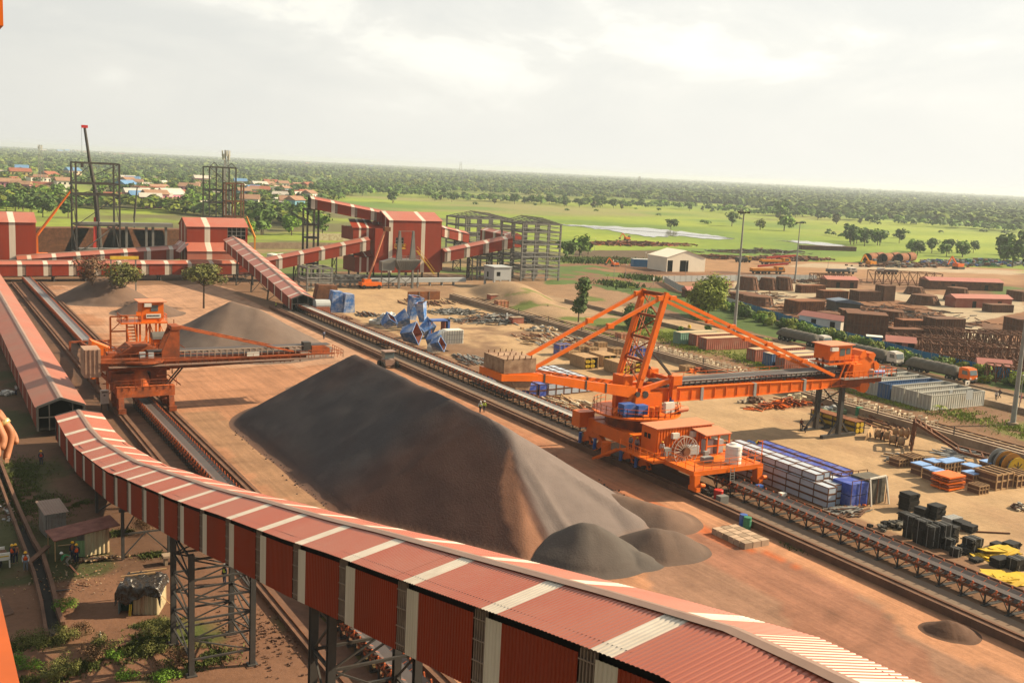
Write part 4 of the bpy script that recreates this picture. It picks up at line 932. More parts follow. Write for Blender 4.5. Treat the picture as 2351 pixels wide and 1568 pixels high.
for x in np.arange(77.6,85.8,.42): rm.box(x,x+.2,98.06,98.15,3.3,6.25)
mr=rm.build('machine_room',ORG,rc_)
part('room_roof',ORL,lambda m:m.box(77.2,86.0,97.9,101.3,6.35,6.45),mr)
for a,b in ((99.3,99.8),(100.,100.5)): part('room_window',VOID,lambda m,a=a,b=b:m.box(77.36,77.4,a,b,4.9,5.5),mr)
for x in (79.5,82.3,84.2): part('air_conditioner',WHI,lambda m,x=x:m.box(x,x+.95,97.6,98.05,5.1,5.75),mr)
part('shelter_roof',ORL,lambda m:[m.prism([(82.6,95.3,5.75),(86.6,95.3,5.75),(86.6,98,6.0),(82.6,98,6.0)],(0,0,.1))]);part('shelter_frame',ORG,lambda m:[m.bar((x,y,3.3),(x,y,5.8),.16) for x in (82.9,84.7,86.4) for y in (95.5,97.3)]+[m.bar((82.9,95.5,z),(86.4,95.5,z),.12) for z in (4.4,5.7)])
part('switch_cabinet',GRYP,lambda m:[m.box(83.2,84.4,96.0,96.8,3.3,5.0),m.box(85,86,96,96.8,3.3,4.9)])
def reel(m):
    c=Vector((79.2,95.0,4.35));R0=1.75
    for k in range(20):
        a=2*math.pi*k/20;e_=Vector((math.cos(a),0,math.sin(a)))
        for dy in (-.3,.3): m.bar(c+e_*.4+Vector((0,dy*.4,0)),c+e_*R0+Vector((0,dy,0)),.10,.05)
    for dy in (-.3,.3):
        for k in range(28):
            a,b=2*math.pi*k/28,2*math.pi*(k+1)/28;m.bar(c+Vector((math.cos(a)*R0,dy,math.sin(a)*R0)),c+Vector((math.cos(b)*R0,dy,math.sin(b)*R0)),.07)
cr_=part('cable_reel',M('dusty white reel',(.55,.47,.40),.6,.1,1.,dirt=(.3,.15,.09),damt=.5),reel)
part('reel_hub',RUST,lambda m:m.tube((79.2,94.5,4.35),(79.2,95.5,4.35),.5,n=16),cr_)
part('reel_drive',GRYP,lambda m:[m.box(79.9,81.6,95.2,96.2,3.7,4.7)],cr_)
part('water_tank',M('white plastic tank',(.75,.72,.68),.4,.04,1.),lambda m:m.lathe((84.0,91.9,3.25),[(.95,0),(.98,.1),(.95,.5),(.98,.6),(.95,1.1),(.98,1.2),(.95,1.7),(.98,1.8),(.93,2.15),(.45,2.3),(.4,2.4),(.3,2.42)],28))
part('deck_clutter',GAL,lambda m:[m.box(80.8,82.2,93.2,94,3.25,3.8),m.box(82,82.6,94.6,95,3.25,4.1),m.box(77.9,78.8,97,97.7,3.25,4.2)])
# stand that carries the boom head
st_=T('support_stand','tall dark steel stand with splayed braces holding up the reclaimer boom','stand',(117,109,0))
for x,y in ((117.1,106.6),(117.3,111.2)): mb=MB();mb.bar((x,y,0),(x,y,7.4),.62);mb.build('leg',STL,st_)
mb=MB();mb.bar((117.1,106.6,7.3),(117.3,111.2,7.3),.3);mb.bar((117.1,106.6,4.),(117.3,111.2,7.),.16);mb.bar((117.3,111.2,4.),(117.1,106.6,7.),.16)
for x,y in ((117.1,106.6),(117.3,111.2)):
    for dx in (-2.3,2.3): mb.bar((x,y,2.6),(x+dx,y,.1),.26)
mb.build('braces',STL,st_)
mb=MB();mb.box(113.8,120.4,106.3,106.9,0,.5);mb.box(114.4,120,110.9,111.5,0,.3);mb.build('base_beam',STL,st_)
# ---------------- stacker on the left conveyor ----------------
ORS=M('stained orange paint',(.50,.115,.03),.6,.2,.7,dirt=(.16,.06,.035),dscale=.6,damt=.95)
sk=T('stacker','dusty orange stacker with long boom and raised cabin over the left conveyor','stacker',(28.6,152,0))
def sp(name,mat,fn,par=None): mb=MB();fn(mb);return mb.build(name,mat,par or sk)
SLX,SRX=25.5,32.2
for x in (SLX,SRX):
    for y in (149.9,154.6): 
        b=sp('bogie',ORD,lambda m,x=x,y=y:[m.prism([(x-.35,y-1.1,.75),(x-.35,y+1.1,.75),(x-.35,y+.5,2.6),(x-.35,y-.5,2.6)],(.7,0,0)),m.box(x-.5,x+.5,y-1.5,y-1.1,.6,1.3)])
        for dy in (-.7,.7): sp('wheel',STL,lambda m,x=x,y=y,dy=dy:m.lathe((x-.12,y+dy,.9),[(.32,0),(.32,.24)],12,axis='X'),b)
sp('portal_beam',ORS,lambda m:[m.box(25.,32.7,149.6,150.8,2.6,4.0),m.box(25.,32.7,154,155.2,2.6,4.0),m.box(25,26.2,150.8,154,2.8,3.8),m.box(31.5,32.7,150.8,154,2.8,3.8)])
sp('slewing_column',ORS,lambda m:m.lathe((28.4,151.3,2.3),[(1.15,0),(1.2,.1),(1.2,1.5),(1.25,1.6),(1.2,1.7),(1.2,2.7),(.8,3.6),(.8,4.3)],26))
sp('lower_machinery',ORD,lambda m:[m.box(24.6,27.6,151,155,4.1,5.7),m.box(27.6,29.8,153,154.4,4.2,5.2),m.box(29.8,32.,151.5,154.8,4.,6.2),m.bar((23.2,151,5.8),(26,151,2.9),.4)]+[m.bar((31+.1*i,152,4),(32,153+.2*i,6.4),.12) for i in range(6)])
sp('luffing_rod',STL,lambda m:[m.tube((31.6,150.6,3.9),(33.6,150.6,6.3),.12,n=8),m.tube((32.4,151.6,3.9),(34.6,151.6,6.5),.12,n=8)])
BY0,BY1=150.6,153.6
sp('counterweight_box',M('ribbed counterweight box',(.40,.26,.19),.7,.12,.8,dirt=(.17,.08,.055),damt=.6),lambda m:[m.box(21.,23.1,BY0-.2,BY1+.3,5.5,9.3)]+[m.box(21.1+.55*i,21.3+.55*i,BY0-.3,BY0-.2,5.5,9.3) for i in range(4)])
for y in (BY0,BY1): sp('main_girder',ORD,lambda m,y=y:[m.prism([(23.1,y-.15,6.3),(36,y-.15,6.2),(52.,y-.15,6.7),(52,y-.15,7.25),(23.1,y-.15,7.9)],(0,.3,0)),m.box(23.1,56.4,y-.35,y+.35,7.25,7.42)])
sp('girder_stiffeners',ORD,lambda m:[m.box(x-.06,x+.06,BY0-.35,BY0-.15,6.4,7.3) for x in np.arange(24,52,1.5)])
sp('boom_belt',BELT,lambda m:[m.box(29.5,56,BY0+.6,BY1-.6,8.5,8.58),m.box(29.5,56,BY0+.7,BY1-.7,7.6,7.66)])
sp('boom_idlers',M('pale idler brackets',(.42,.32,.25),.6,.1,1.),lambda m:[m.bar((x,BY0+.35,7.5),(x,BY0+.35,8.6),.10) for x in np.arange(33.5,52.5,.85)]+[m.box(33.4,52.5,BY0+.28,BY0+.4,8.5,8.62)]+[m.bar((x,BY0+.35,8.2),(x,BY1-.35,8.2),.1) for x in np.arange(33.5,52.5,.85)])
sp('walkway_railing',ORD,lambda m:[m.rail([(24.4,BY0-1.1,6.9),(56,BY0-1.1,7.0)],1.05,.05,1.7)])
sp('walkway',CAP,lambda m:[m.box(24.,56,BY0-1.15,BY0-.3,6.8,6.92)])
sp('head_box',ORS,lambda m:[m.prism([(53.,BY0+.3,7.4),(55.8,BY0+.3,7.4),(55.8,BY0+.3,8.1),(55,BY0+.3,8.5),(53.,BY0+.3,8.5)],(0,2.4,0)),m.rail([(52,BY0-1.1,7),(57.4,BY0-1.1,6.9),(57.4,BY1+.5,6.9)],1.1,.06,.8)]);sp('head_drive',STL,lambda m:m.box(51.7,52.8,BY0+.2,BY0+1.4,7.9,9.1))
sp('boom_sign',WHI,lambda m:m.box(43.,44.8,BY0-.42,BY0-.36,7.5,8.1))
for y in (BY0+.1,BY1-.5): sp('mast_plate',ORD,lambda m,y=y:[m.prism([(31.2,y,7.4),(33.6,y,7.4),(33.6,y,11.9),(32.6,y,12.),(31.2,y,8.6)],(0,.4,0))])
sp('mast_cap',ORD,lambda m:m.box(32.5,33.7,BY0,BY1,11.6,12.1))
for y in (BY0+.3,BY1-.3): sp('boom_stay',ORS,lambda m,y=y:m.bar((33.4,y,11.9),(50.2,y,7.8),.18,.24))
sp('slewing_deck',ORD,lambda m:[m.lathe((28.6,152.2,7.2),[(3.3,0),(3.3,.3)],26),m.box(24.5,33,153.6,155.4,7.3,8.1),m.prism([(26,153,8.),(32,153,8.),(30.,153,9.1),(27.4,153,9.1)],(0,4,0)),m.rail([(24.5,BY0-.8,7.5),(28.,BY0-1,7.5),(31,BY0-.8,7.5)],1.1,.06,.9)])
sp('junction_boxes',GRYP,lambda m:[m.box(28,28.8,BY0-.9,BY0-.6,7.9,8.8),m.box(29.2,29.9,BY0-.9,BY0-.6,7.9,8.7)])
r_=random.Random(12)
sp('pipework',ORD,lambda m:[m.bar((x,y,z),(x+r_.choice((-1.6,0,1.6)),y+r_.choice((-.3,.3)),z+r_.choice((0,1.4,-1.4))),.12) for x,y,z in ((r_.uniform(24,33.),r_.uniform(150.2,155.6),r_.uniform(4.4,7.6)) for i in range(60))]+[m.box(25,32.4,151,155,5.9,6.3)])
sp('platform_railing',ORD,lambda m:[m.rail([(24.6,149.4,4.),(32.9,149.4,4.)],1.,.06,.9),m.rail([(24.6,153.6,8.1),(33,153.6,8.1)],1.,.06,.8)]+[m.bar((31+.3*i,155.,4.2),(31+.3*i,155,9),.1) for i in range(4)])
sp('girder_lattice',ORD,lambda m:[m.bar((x,BY0-.4,6.4),(x+.8,BY0-.4,7.3),.08) for x in np.arange(24.5,50,1.6)]+[m.bar((24,BY0-.4,6.4),(50,BY0-.4,6.6),.1)])
# tripper car trailing behind
sp('tripper_frame',ORD,lambda m:[m.prism([(x-.12,160,4.6),(x-.12,172,3.4),(x-.12,201,1.4),(x-.12,201,2.0),(x-.12,172,4.4),(x-.12,160,6.)],(.24,0,0)) for x in (27.4,31.)]+[m.bar((x,y,0.4),(x,y,z_),.35) for x in (25.6,32.1) for y,z_ in ((161,5),(170,4),(200,2.2))]+[m.box(25.4,32.3,y-.2,y+.2,z_-.3,z_) for y,z_ in ((161,5),(170,4.),(200,2.2))])
sp('tripper_belt',BELT,lambda m:[m.prism([(28.3,158,7.3),(28.3,172,5.0),(28.3,204,1.7),(28.3,204,1.6),(28.3,172,4.9),(28.3,158,7.2)],(1.7,0,0))])
sp('tripper_chute',ORG,lambda m:[m.prism([(24.8,171,4.4),(27.6,171,3.6),(28,171,5.6),(25,171,7.)],(0,3,0)),m.box(24.7,25.5,170.4,171.4,1.2,5)])
sp('tripper_gantry',ORG,lambda m:[m.bar((x,163.5,6.),(x,163.5,11.8),.24) for x in (21.9+4.6,24.2+4.6)]+[m.bar((26.5,163.5,z_),(28.8,163.5,z_),.2) for z_ in (11.8,9.6,7)]+[m.bar((26.5,163.5,9.6),(28.8,163.5,11.8),.12)]+[m.rail([(25.5,162,6.2),(33,162,6.4)],1.1,.06,.8)])
sp('walkway_upper',ORD,lambda m:[m.box(25.6,33.4,160,163,6.0,6.2),m.rail([(25.6,160,6.2),(33.4,160,6.2)],1.1,.06,.9)])
sp('cabin_stair',ORG,lambda m:[m.bar((28.9,160.6,6.3),(28.2,160.6,11.1),.12,.3),m.bar((30.,160.6,6.3),(29.3,160.6,11.1),.12,.3)]+[m.bar((28.9-.7*i/10,160.6,6.5+.46*i),(30-.7*i/10,160.6,6.5+.46*i),.07,.2) for i in range(10)])
sp('cabin_legs',ORG,lambda m:[m.bar((x,y,6.2),(x,y,11.2),.26) for x in (30.2,31.6,33.) for y in (161.,163.5)]+[m.bar((30.2,161,6.3),(31.6,161,11.1),.12),m.bar((33,161,6.3),(31.6,161,11.1),.12),m.bar((33.,161,11),(34.6,161,7),.08)])
ck=sp('operator_cabin',ORG,lambda m:[m.prism([(30.4,160.6,11.3),(33.,160.6,11.3),(33.5,160.6,11.8),(33.5,160.6,14.2),(30.4,160.6,14.2)],(0,3.,0))])
sp('cabin_roof',ORL,lambda m:m.box(29.9,33.9,160.2,163.9,14.2,14.32),ck)
sp('cabin_window',GLS,lambda m:m.box(31.7,32.7,160.55,160.6,12.9,13.8),ck);sp('cabin_window',GLS,lambda m:m.box(33.5,33.54,161,163.2,12.4,13.8),ck)
sg=sp('cabin_sign',WHI,lambda m:m.box(31.0,33.1,160.5,160.56,11.9,12.5),ck)
sp('sign_lettering',CLD,lambda m:[m.box(31.15+.2*i,31.28+.2*i,160.48,160.5,12.12,12.32) for i in range(9)],sg)
sp('air_conditioner',WHI,lambda m:m.box(30.7,31.7,160.1,160.6,13.6,14.1),ck)
sp('cabin_platform',ORG,lambda m:[m.box(27.4,34.,160.2,163.8,11.1,11.3),m.rail([(30.3,160.3,11.3),(27.5,160.3,11.3),(27.5,163.7,11.3)],1.1,.07,.7),m.rail([(33.9,160.3,11.3),(33.9,163.7,11.3)],1.1,.07,.9),m.box(29.6,30.3,160.4,160.7,12.2,12.9)])
hd=sp('drum_hood',ORG,lambda m:[m.box(31.2,34.,156.6,158.4,8.,9.4)]);sp('hood_cover',M('grey ribbed hood',(.13,.12,.11),.5,.1,1.),lambda m:m.prism([(31.1,156.4+2.2*.5*(1-math.cos(a)),9.4+.95*math.sin(a)) for a in np.linspace(0,math.pi,9)],(3.,0,0)),hd)
sp('hood_ribs',ORD,lambda m:[m.box(31.2+.9*i,31.3+.9*i,156.5,156.6,8,9.5) for i in range(4)]+[m.rail([(30,156.3,7.9),(34.6,156.3,7.9)],1.,.06,.8),m.bar((34.2,156.4,9.),(36.4,156.4,7.4),.12),m.bar((34.2,156.4,8.),(36.4,156.4,6.4),.12),m.bar((34.4,158,8),(34.4,158,12.),.1)],hd)
# white control cabinet by the rail
cc=T('control_cabinet','white control cabinet on legs beside the rail left of the stacker wheels','cabinet',(24.2,147,0))
b0=G(240,942);x,y=b0.x,b0.y;cc.location=(x,y,0)
mb=MB();mb.box(x-.5,x+.55,y-.3,y+.3,1.0,2.9);mb.build('body',WHI,cc);mb=MB();mb.box(x-.15,x+.1,y-.33,y-.3,2.1,2.3);mb.box(x-.35,x+.4,y-.33,y-.3,2.55,2.7);mb.build('panel',STL,cc);mb=MB();mb.box(x-.45,x-.35,y-.2,y+.2,0,1);mb.build('leg',STL,cc);mb=MB();mb.box(x+.4,x+.5,y-.2,y+.2,0,1);mb.build('leg',STL,cc)
# ---------------- goods laid out on the yard ----------------
def crop(x0,y0,s): return lambda x,y,z=0:G((x0+x/s)*.98,(y0+y/s)*.98,z)
c5=crop(1100,650,2.851);c6=crop(1700,700,3.136);c7=crop(1650,1000,3.136);cB=crop(850,600,3.918);cR=crop(1900,900,4.481);cK=crop(2050,1120,5.6);cF=crop(1550,580,2.769);cI=crop(1300,380,2.139);cV=crop(600,400,3.135)
ORD_={1:'first',2:'second',3:'third',4:'fourth',5:'fifth',6:'sixth',7:'seventh',8:'eighth',9:'ninth',10:'tenth',11:'eleventh',12:'twelfth'}
def place(proto,first,pos,rz=0,label=None,sc=None):
    if first:
        proto.location=pos;proto.rotation_euler=(0,0,rz)
        if label: proto['label']=label
        if sc: proto.scale=(sc,)*3 if not isinstance(sc,tuple) else sc
        return proto
    return copy_tree(proto,loc=pos,rz=rz,label=label,scale=sc)
# long bundles of pale panels in brown frames
def bundle(L,w,h,pm,name='panel_bundle',grp=None):
    t=T(name,'x','panel bundle',(0,0,0),grp);mb=MB();mb.box(.06,w-.06,.04,L-.04,.05,h-.05);mb.build('panels',pm,t)
    mb=MB();n_=max(2,round(L/2.1))
    for y in np.linspace(.05,L-.05,n_+1):
        for x in (.04,w-.04): mb.bar((x,y,0),(x,y,h),.09)
        for z in (.04,h-.04): mb.bar((0,y,z),(w,y,z),.09)
    for x in (.04,w-.04):
        for z in (.04,h-.04): mb.bar((x,0,z),(x,L,z),.08)
    mb.build('frame',RUST,t);return t
b=bundle(15.5,1.35,.78,PAN,grp='framed panel bundles beside the dark conveyor');k=0
tn={0:'bottom',1:'middle',2:'third',3:'top'}
for ci,(x,y,n_) in enumerate(((89.5,82.,3),(91.1,82.6,3),(92.9,83.6,3))):
    for j in range(n_):
        place(b,k==0,(x,y,0.05+.81*j),label='%s pale panel bundle in the %s brown framed stack from the conveyor'%(['bottom','middle','upper'][j],ORD_[ci+1]));k+=1
place(b,False,(90.0,84.5,.05+.81*3),label='pale panel bundle lying on top of the first two brown framed stacks')
place(b,False,(91.5,85.,.05+.81*3),label='narrowest looking pale bundle on the top layer next to the blue tarpaulin rows')
b2=bundle(15,1.45,1.2,BLT,'wrapped_bundle','blue wrapped bundles');k=0
for x,y,z,lb in ((94.7,84.6,.1,'lower blue wrapped long bundle beside the brown framed stacks'),(94.7,84.8,1.35,'upper blue wrapped long bundle beside the brown framed stacks'),(96.5,86.,.1,'lower outer blue wrapped long bundle facing the sand yard'),(96.5,86.2,1.35,'upper outer blue wrapped long bundle facing the sand yard')):
    place(b2,k==0,(x,y,z),label=lb);k+=1
q=c5(525,795);x0=q.x
b3=bundle(13,1.5,1.,PAN,grp='framed panel bundles behind the reclaimer arm');k=0
for i in range(6):
    p_=c5(525+52*i,795-5*i)
    for j in range(2): place(b3,k==0,(x0+1.65*i,q.y+.2*i,.1+1.05*j),label='%s pale panel bundle in the %s stack from the blue ones behind the counterweight'%(['bottom','top'][j],ORD_[i+1]));k+=1
b4=bundle(14,1.5,1.,BLT,'wrapped_bundle','blue wrapped bundles behind the counterweight');k=0
for i in range(2):
    for j in range(2): place(b4,k==0,(x0-1.9*(i+1),q.y-.3,.1+1.05*j),label='%s blue wrapped bundle %s the middle conveyor and the counterweight'%(['bottom','top'][j],['in the right row between','in the left row between'][i]));k+=1
# pipe crates with yellow pipe ends
def pipecrate():
    t=T('pipe_crate','x','pipe crate',(0,0,0),'wooden pipe crates');mb=MB()
    for x in (0,1.5,3.): mb.box(x,x+.2,0,5,0,2.1)
    mb.box(0,3.2,0,5,2.1,2.22);mb.box(0,3.2,0,5,0,.12);mb.box(0.05,.1,0,5,.5,.8);mb.build('crate',WOD,t)
    mb=MB();mb.box(.25,2.95,.3,4.9,.15,2.05);mb.build('pipe_bundle',VOID,t)
    for i in range(4):
        for j in range(2): mb=MB();mb.tube((.5+.38*i+(.35 if i>1 else 0),-.15,.6+.85*j),(.5+.38*i+(.35 if i>1 else 0),.4,.6+.85*j),.3,n=10);mb.build('pipe_end',YEL,t)
    return t
pc=pipecrate()
for i,(a,b_,lb) in enumerate(((765,615,'left wooden crate of yellow ended pipes under the back stays'),(890,600,'second wooden crate of yellow ended pipes beside the left one'),(1000,655,'nearest wooden crate of yellow ended pipes left of the mast foot'),(1100,640,'wooden crate of yellow ended pipes seen between the two mast legs'))): place(pc,i==0,c5(a,b_),label=lb)
def plaincrate(s=(2.4,2.,1.1),mat=WOD,name='wooden_crate'):
    t=T(name,'x','crate',(0,0,0));w,d,h=s;mb=MB();mb.box(.04,w-.04,.04,d-.04,.1,h-.04);mb.build('load',mat,t);mb=MB()
    for z in (.0,h*.5,h-.12): mb.box(0,w,-.02,.05,z,z+.12);mb.box(0,w,d-.05,d+.02,z,z+.12);mb.box(-.02,.05,0,d,z,z+.12);mb.box(w-.05,w+.02,0,d,z,z+.12)
    for x in np.linspace(0,w-.1,4): mb.box(x,x+.1,-.05,.02,0,h);mb.box(x,x+.1,0,d,h-.02,h+.05)
    mb.build('slats',WOD,t);return t
wc=plaincrate();lst=[(660,540,'small pale timber crate left of the yellow ended pipes'),(730,500,'pale timber crate behind the first pipe crate'),(800,505,'pale timber crate right of its twin behind the pipe crates'),(900,545,'pale timber crate standing on the second pipe row'),(1440,635,'single pale timber crate right of the mast by the orange parts'),(690,555,'low timber crate touching the pipe crate corner'),(860,470,'timber crate farthest back in the timber rows'),(960,520,'timber crate near the left mast leg')]
for i,(a,b_,lb) in enumerate(lst): wc_=place(wc,i==0,c5(a,b_),label=lb,sc=.9+.3*random.random())
mb_=None
for i,(a,b_,w,lb) in enumerate(((600,525,3,'blue tarpaulin pallet left of the timber crates'),(1090,545,3.4,'blue tarpaulin pallet seen through the mast'),(190,215,3.2,'pink crate block standing on the near track side of the scrap'),(1010,445,2.6,'pink crate by the grey posts behind the mast'))):
    t=plaincrate((w,2.4,2.2),BLT if i<2 else M('pink block',(.5,.2,.12),.8),'covered_pallet');t.location=c5(a,b_);t['label']=lb
# concrete posts standing in rows along the wall
pb=MB();pb.box(0,.75,0,.12,1.15,1.35);pb.box(0,.12,0,.12,0,1.2);pb.box(.63,.75,0,.12,0,1.2);pbo=pb.build('concrete_post_frame',CONW);tag(pbo,'small pale concrete portal frame standing in the long rows beside the dirt track','concrete frame','concrete portal frames in rows beside the dirt track')
k=0
for i in range(46):
    u=i/45;yb=105+u*74
    for j in range(3):
        o=pbo if k==0 else pbo.copy()
        if k: COL.objects.link(o)
        o.location=(133.9+1.15*j+.3*random.random(),yb+.5*random.random(),0);o.rotation_euler=(0,0,random.uniform(-.4,.4));k+=1
# shipping containers
def container(L=13.4,col=None,open_top=False,name='shipping_container'):
    t=T(name,'x','shipping container',(0,0,0));w,h=2.5,2.6;mb=MB()
    s=np.arange(0,L,.14);
    for y,sg in ((0,-1),(w,1)):
        pr=[(x,y+sg*(.04 if (i%4)<2 else 0)) for i,x in enumerate(s)]+[(L,y)]
        for (a,b_),(c,d) in zip(pr,pr[1:]): mb.quad((a,b_,.12),(c,d,.12),(c,d,h-.1),(a,b_,h-.1))
    mb.quad((L,0,.1),(L,w,.1),(L,w,h),(L,0,h));mb.quad((0,w,.1),(0,0,.1),(0,0,h),(0,w,h));mb.quad((0,0,.1),(0,w,.1),(L,w,.1),(L,0,.1))
    mb.build('body',col,t)
    if not open_top: mb=MB();mb.box(.02,L-.02,.02,w-.02,h-.08,h-.02);mb.build('roof',col if col else None,t)
    else: mb=MB();mb.box(.1,L-.1,.1,w-.1,.2,1.1);mb.build('dark_inside',MESH,t)
    mb=MB()
    for y in (0,w):
        for z in (.08,h-.06): mb.bar((0,y,z),(L,y,z),.12)
    for x in (0,L):
        for y in (0,w): mb.bar((x,y,0),(x,y,h),.14)
        for z in (.08,h-.06): mb.bar((x,0,z),(x,w,z),.12)
    mb.build('frame',col,t)
    mb=MB()
    for y in (.5,1.1,1.4,2.): mb.bar((-.06,y,.2),(-.06,y,2.4),.05)
    mb.build('door_bars',GAL,t);return t
CW=M('white container paint',(.52,.53,.49),.5,.08,.5,dirt=(.36,.28,.2),dscale=.4,damt=.5)
CB=M('blue container paint',(.05,.13,.30),.5,.1,.5,dirt=(.3,.25,.2),damt=.3);CR=M('red container paint',(.33,.09,.06),.55,.1,.5,dirt=(.4,.25,.18),dscale=.4,damt=.5);CG=M('green container paint',(.18,.33,.25),.5,.1,.5);CRF=M('sand coloured container roof',(.48,.36,.22),.7,.1,.5)
ct=container(col=CW,open_top=True);wn=0
ypos=[114.4,117.4,120.4,126.2,129.,131.8,134.6]
for i,y in enumerate(ypos):
    wn+=1;place(ct,i==0,(146.6+.25*i,y,0),label=['nearest white open topped container with its full side in view','second white open topped container from the near end','third white open topped container just before the blue one','fourth white open topped container just behind the blue one','fifth white open topped container from the near end','sixth white open topped container partly behind the bucket wheel','farthest white open topped container of the near row'][i])
cbx=container(col=CB,open_top=True);cbx.location=(147.,123.3,0);cbx['label']='blue open topped container in the middle of the white row'
q=[('white container with closed roof behind the boom cabin',CW,(150.2,141.5),13),('second closed white container behind the boom cabin',CW,(150.,145),13),('dark red container between the blue and the white ones behind the stays',CR,(148.6,150.3),13),('bright blue container end facing the reclaimer stays',CB,(148.2,153.5),12),('red container with open end and pale roof beyond the blue one',CR,(148.6,158.6),13.5),('red ribbed container standing alone in the grass with full side in view',CR,(147.8,172.7),12.2),('short red container behind the lone ribbed one',CR,(149.,177.5),10),('green ended container at the far end of the grass row',CG,(147.2,180.7),10)]
for lb,m_,(x,y),L_ in q:
    t=container(L_,m_);t.location=(x,y,0);t['label']=lb
    for o in t.children:
        if o.name.startswith('roof'): o.data.materials[0]=CW if m_ is CW else CRF
# trucks
def truck(cabm,label,pos,rz=0,L=12.,cab=True):
    t=T('truck',label,'truck',(0,0,0));w=2.5;mb=MB()
    # load: lumpy tarpaulin, local +x is forward, origin at rear on the ground
    n_=22;m_=12;rnd=random.Random(hash(label)%999)
    vs=[]
    for i in range(n_+1):
        x=L*i/n_;tp=min(1,min(i,n_-i)/2.+.35)
        for j in range(m_+1):
            a=math.pi*j/m_;bul=.12*math.sin(i*1.9+j)+rnd.uniform(-.05,.05)
            vs.append((x,(math.cos(a)*(w/2+.1+bul*.4))*(1 if .15<j/m_<.85 else 1),1.35+(.35+tp*(1.15+bul))*math.sin(a)**.6 if 0<j<m_ else 1.2))
    for i in range(n_):
        for j in range(m_): mb.f.append((i*(m_+1)+j,(i+1)*(m_+1)+j,(i+1)*(m_+1)+j+1,i*(m_+1)+j+1));mb.m.append(0)
    mb.v=vs;mb.f+=[tuple(range(m_+1)),tuple(n_*(m_+1)+k for k in range(m_,-1,-1))];mb.m+=[0,0]
    mb.build('tarpaulin_load',TAR,t,smooth=True)
    mb=MB();mb.box(0,L+(2.6 if cab else 0),-.5,.5,.75,1.15);mb.box(0,L,-1.2,1.2,1.1,1.35);mb.build('chassis',STL,t)
    for x in [1.,2.3,3.6]+[L-2.,L-.8]+([L+2.2] if cab else []):
        for y in (-1.05,1.05):
            o=MB().lathe((x,y-.15,.52),[(.3,-.01),(.52,0),(.52,.3),(.3,.31)],16,axis='Y').build('wheel',TYR,t);MB().lathe((x,y-.17,.52),[(.2,0),(.2,.34)],10,axis='Y').build('hub',GAL,o)
    if cab:
        c=MB();c.prism([(L+.5,-1.15,.9),(L+2.9,-1.15,.9),(L+2.95,-1.15,1.7),(L+2.6,-1.15,2.85),(L+.5,-1.15,2.9)],(0,2.3,0));co_=c.build('cab',cabm,t)
        MB().prism([(L+2.99,-1.,1.75),(L+2.99,1.,1.75),(L+2.70,1.,2.65),(L+2.70,-1.,2.65)],(.02,0,0)).build('windscreen',GLS,co_)
        for y in (-1.18,1.16): MB().prism([(L+1.2,y,1.75),(L+2.5,y,1.75),(L+2.3,y,2.5),(L+1.2,y,2.5)],(0,.02,0)).build('side_window',GLS,co_)
        for y in (-.85,.85): MB().box(L+2.92,L+3.02,y-.2,y+.2,1.,1.25).build('headlight',WHI,co_)
        MB().box(L+2.9,L+3.05,-1.15,1.15,.6,.9).build('bumper',STL,co_);MB().box(L+.7,L+2.2,-1.05,1.05,2.9,3.0).build('cab_roof',cabm,co_)
    t.location=pos;t.rotation_euler=(0,0,rz);return t
TW=M('white truck paint',(.62,.60,.56),.4,.05,1.,dirt=(.3,.25,.2),damt=.4)
truck(ORG,'orange cab truck with grey tarpaulin load on the sandy road',(175.6,143.2,0),rad(-90),12)
truck(TW,'white cab truck with grey tarpaulin load following the orange cab truck',(176.2,161.,0),rad(-90),12)
truck(TW,'tarpaulin covered truck farthest back on the road behind the boom cabin',(177.2,181.5,0),rad(-90),12,cab=True)
# blue tarp bundle with white frame
t=T('covered_bundle','tall bundle wrapped in blue tarpaulin inside a leaning white frame','bundle',tuple(c7(1210,570)))
x,y=t.location[:2]
for z0_,z1_,m_ in ((.1,1.35,BLT),(1.45,2.75,BLT)): mb=MB();mb.box(x-3.4,x-.6,y-.2,y+2.6,z0_,z1_);mb.build('blue_half',m_,t)
mb=MB();mb.box(x-.6,x+2.3,y-.1,y+2.5,.1,3.0);mb.build('grey_bales',TAR,t)
mb=MB()
for a,b_ in (((x-.3,y-.6,0),(x-.6,y-.3,3.2)),((x-.6,y-.3,3.2),(x+2.,y-.3,3.3)),((x+2.,y-.3,3.3),(x+2.5,y-.7,0))): mb.bar(a,b_,.16)
mb.build('white_frame',WHI,t);mb=MB()
for xx in (x-3.4,x-2,x-.6,x+.8,x+2.3):
    for yy in (y-.3,y+2.7): mb.bar((xx,yy,0),(xx,yy,3.2),.07)
for yy in (y-.3,y+2.7): mb.bar((x-3.4,yy,3.2),(x+2.3,yy,3.2),.07)
mb.build('cage',RUST,t)
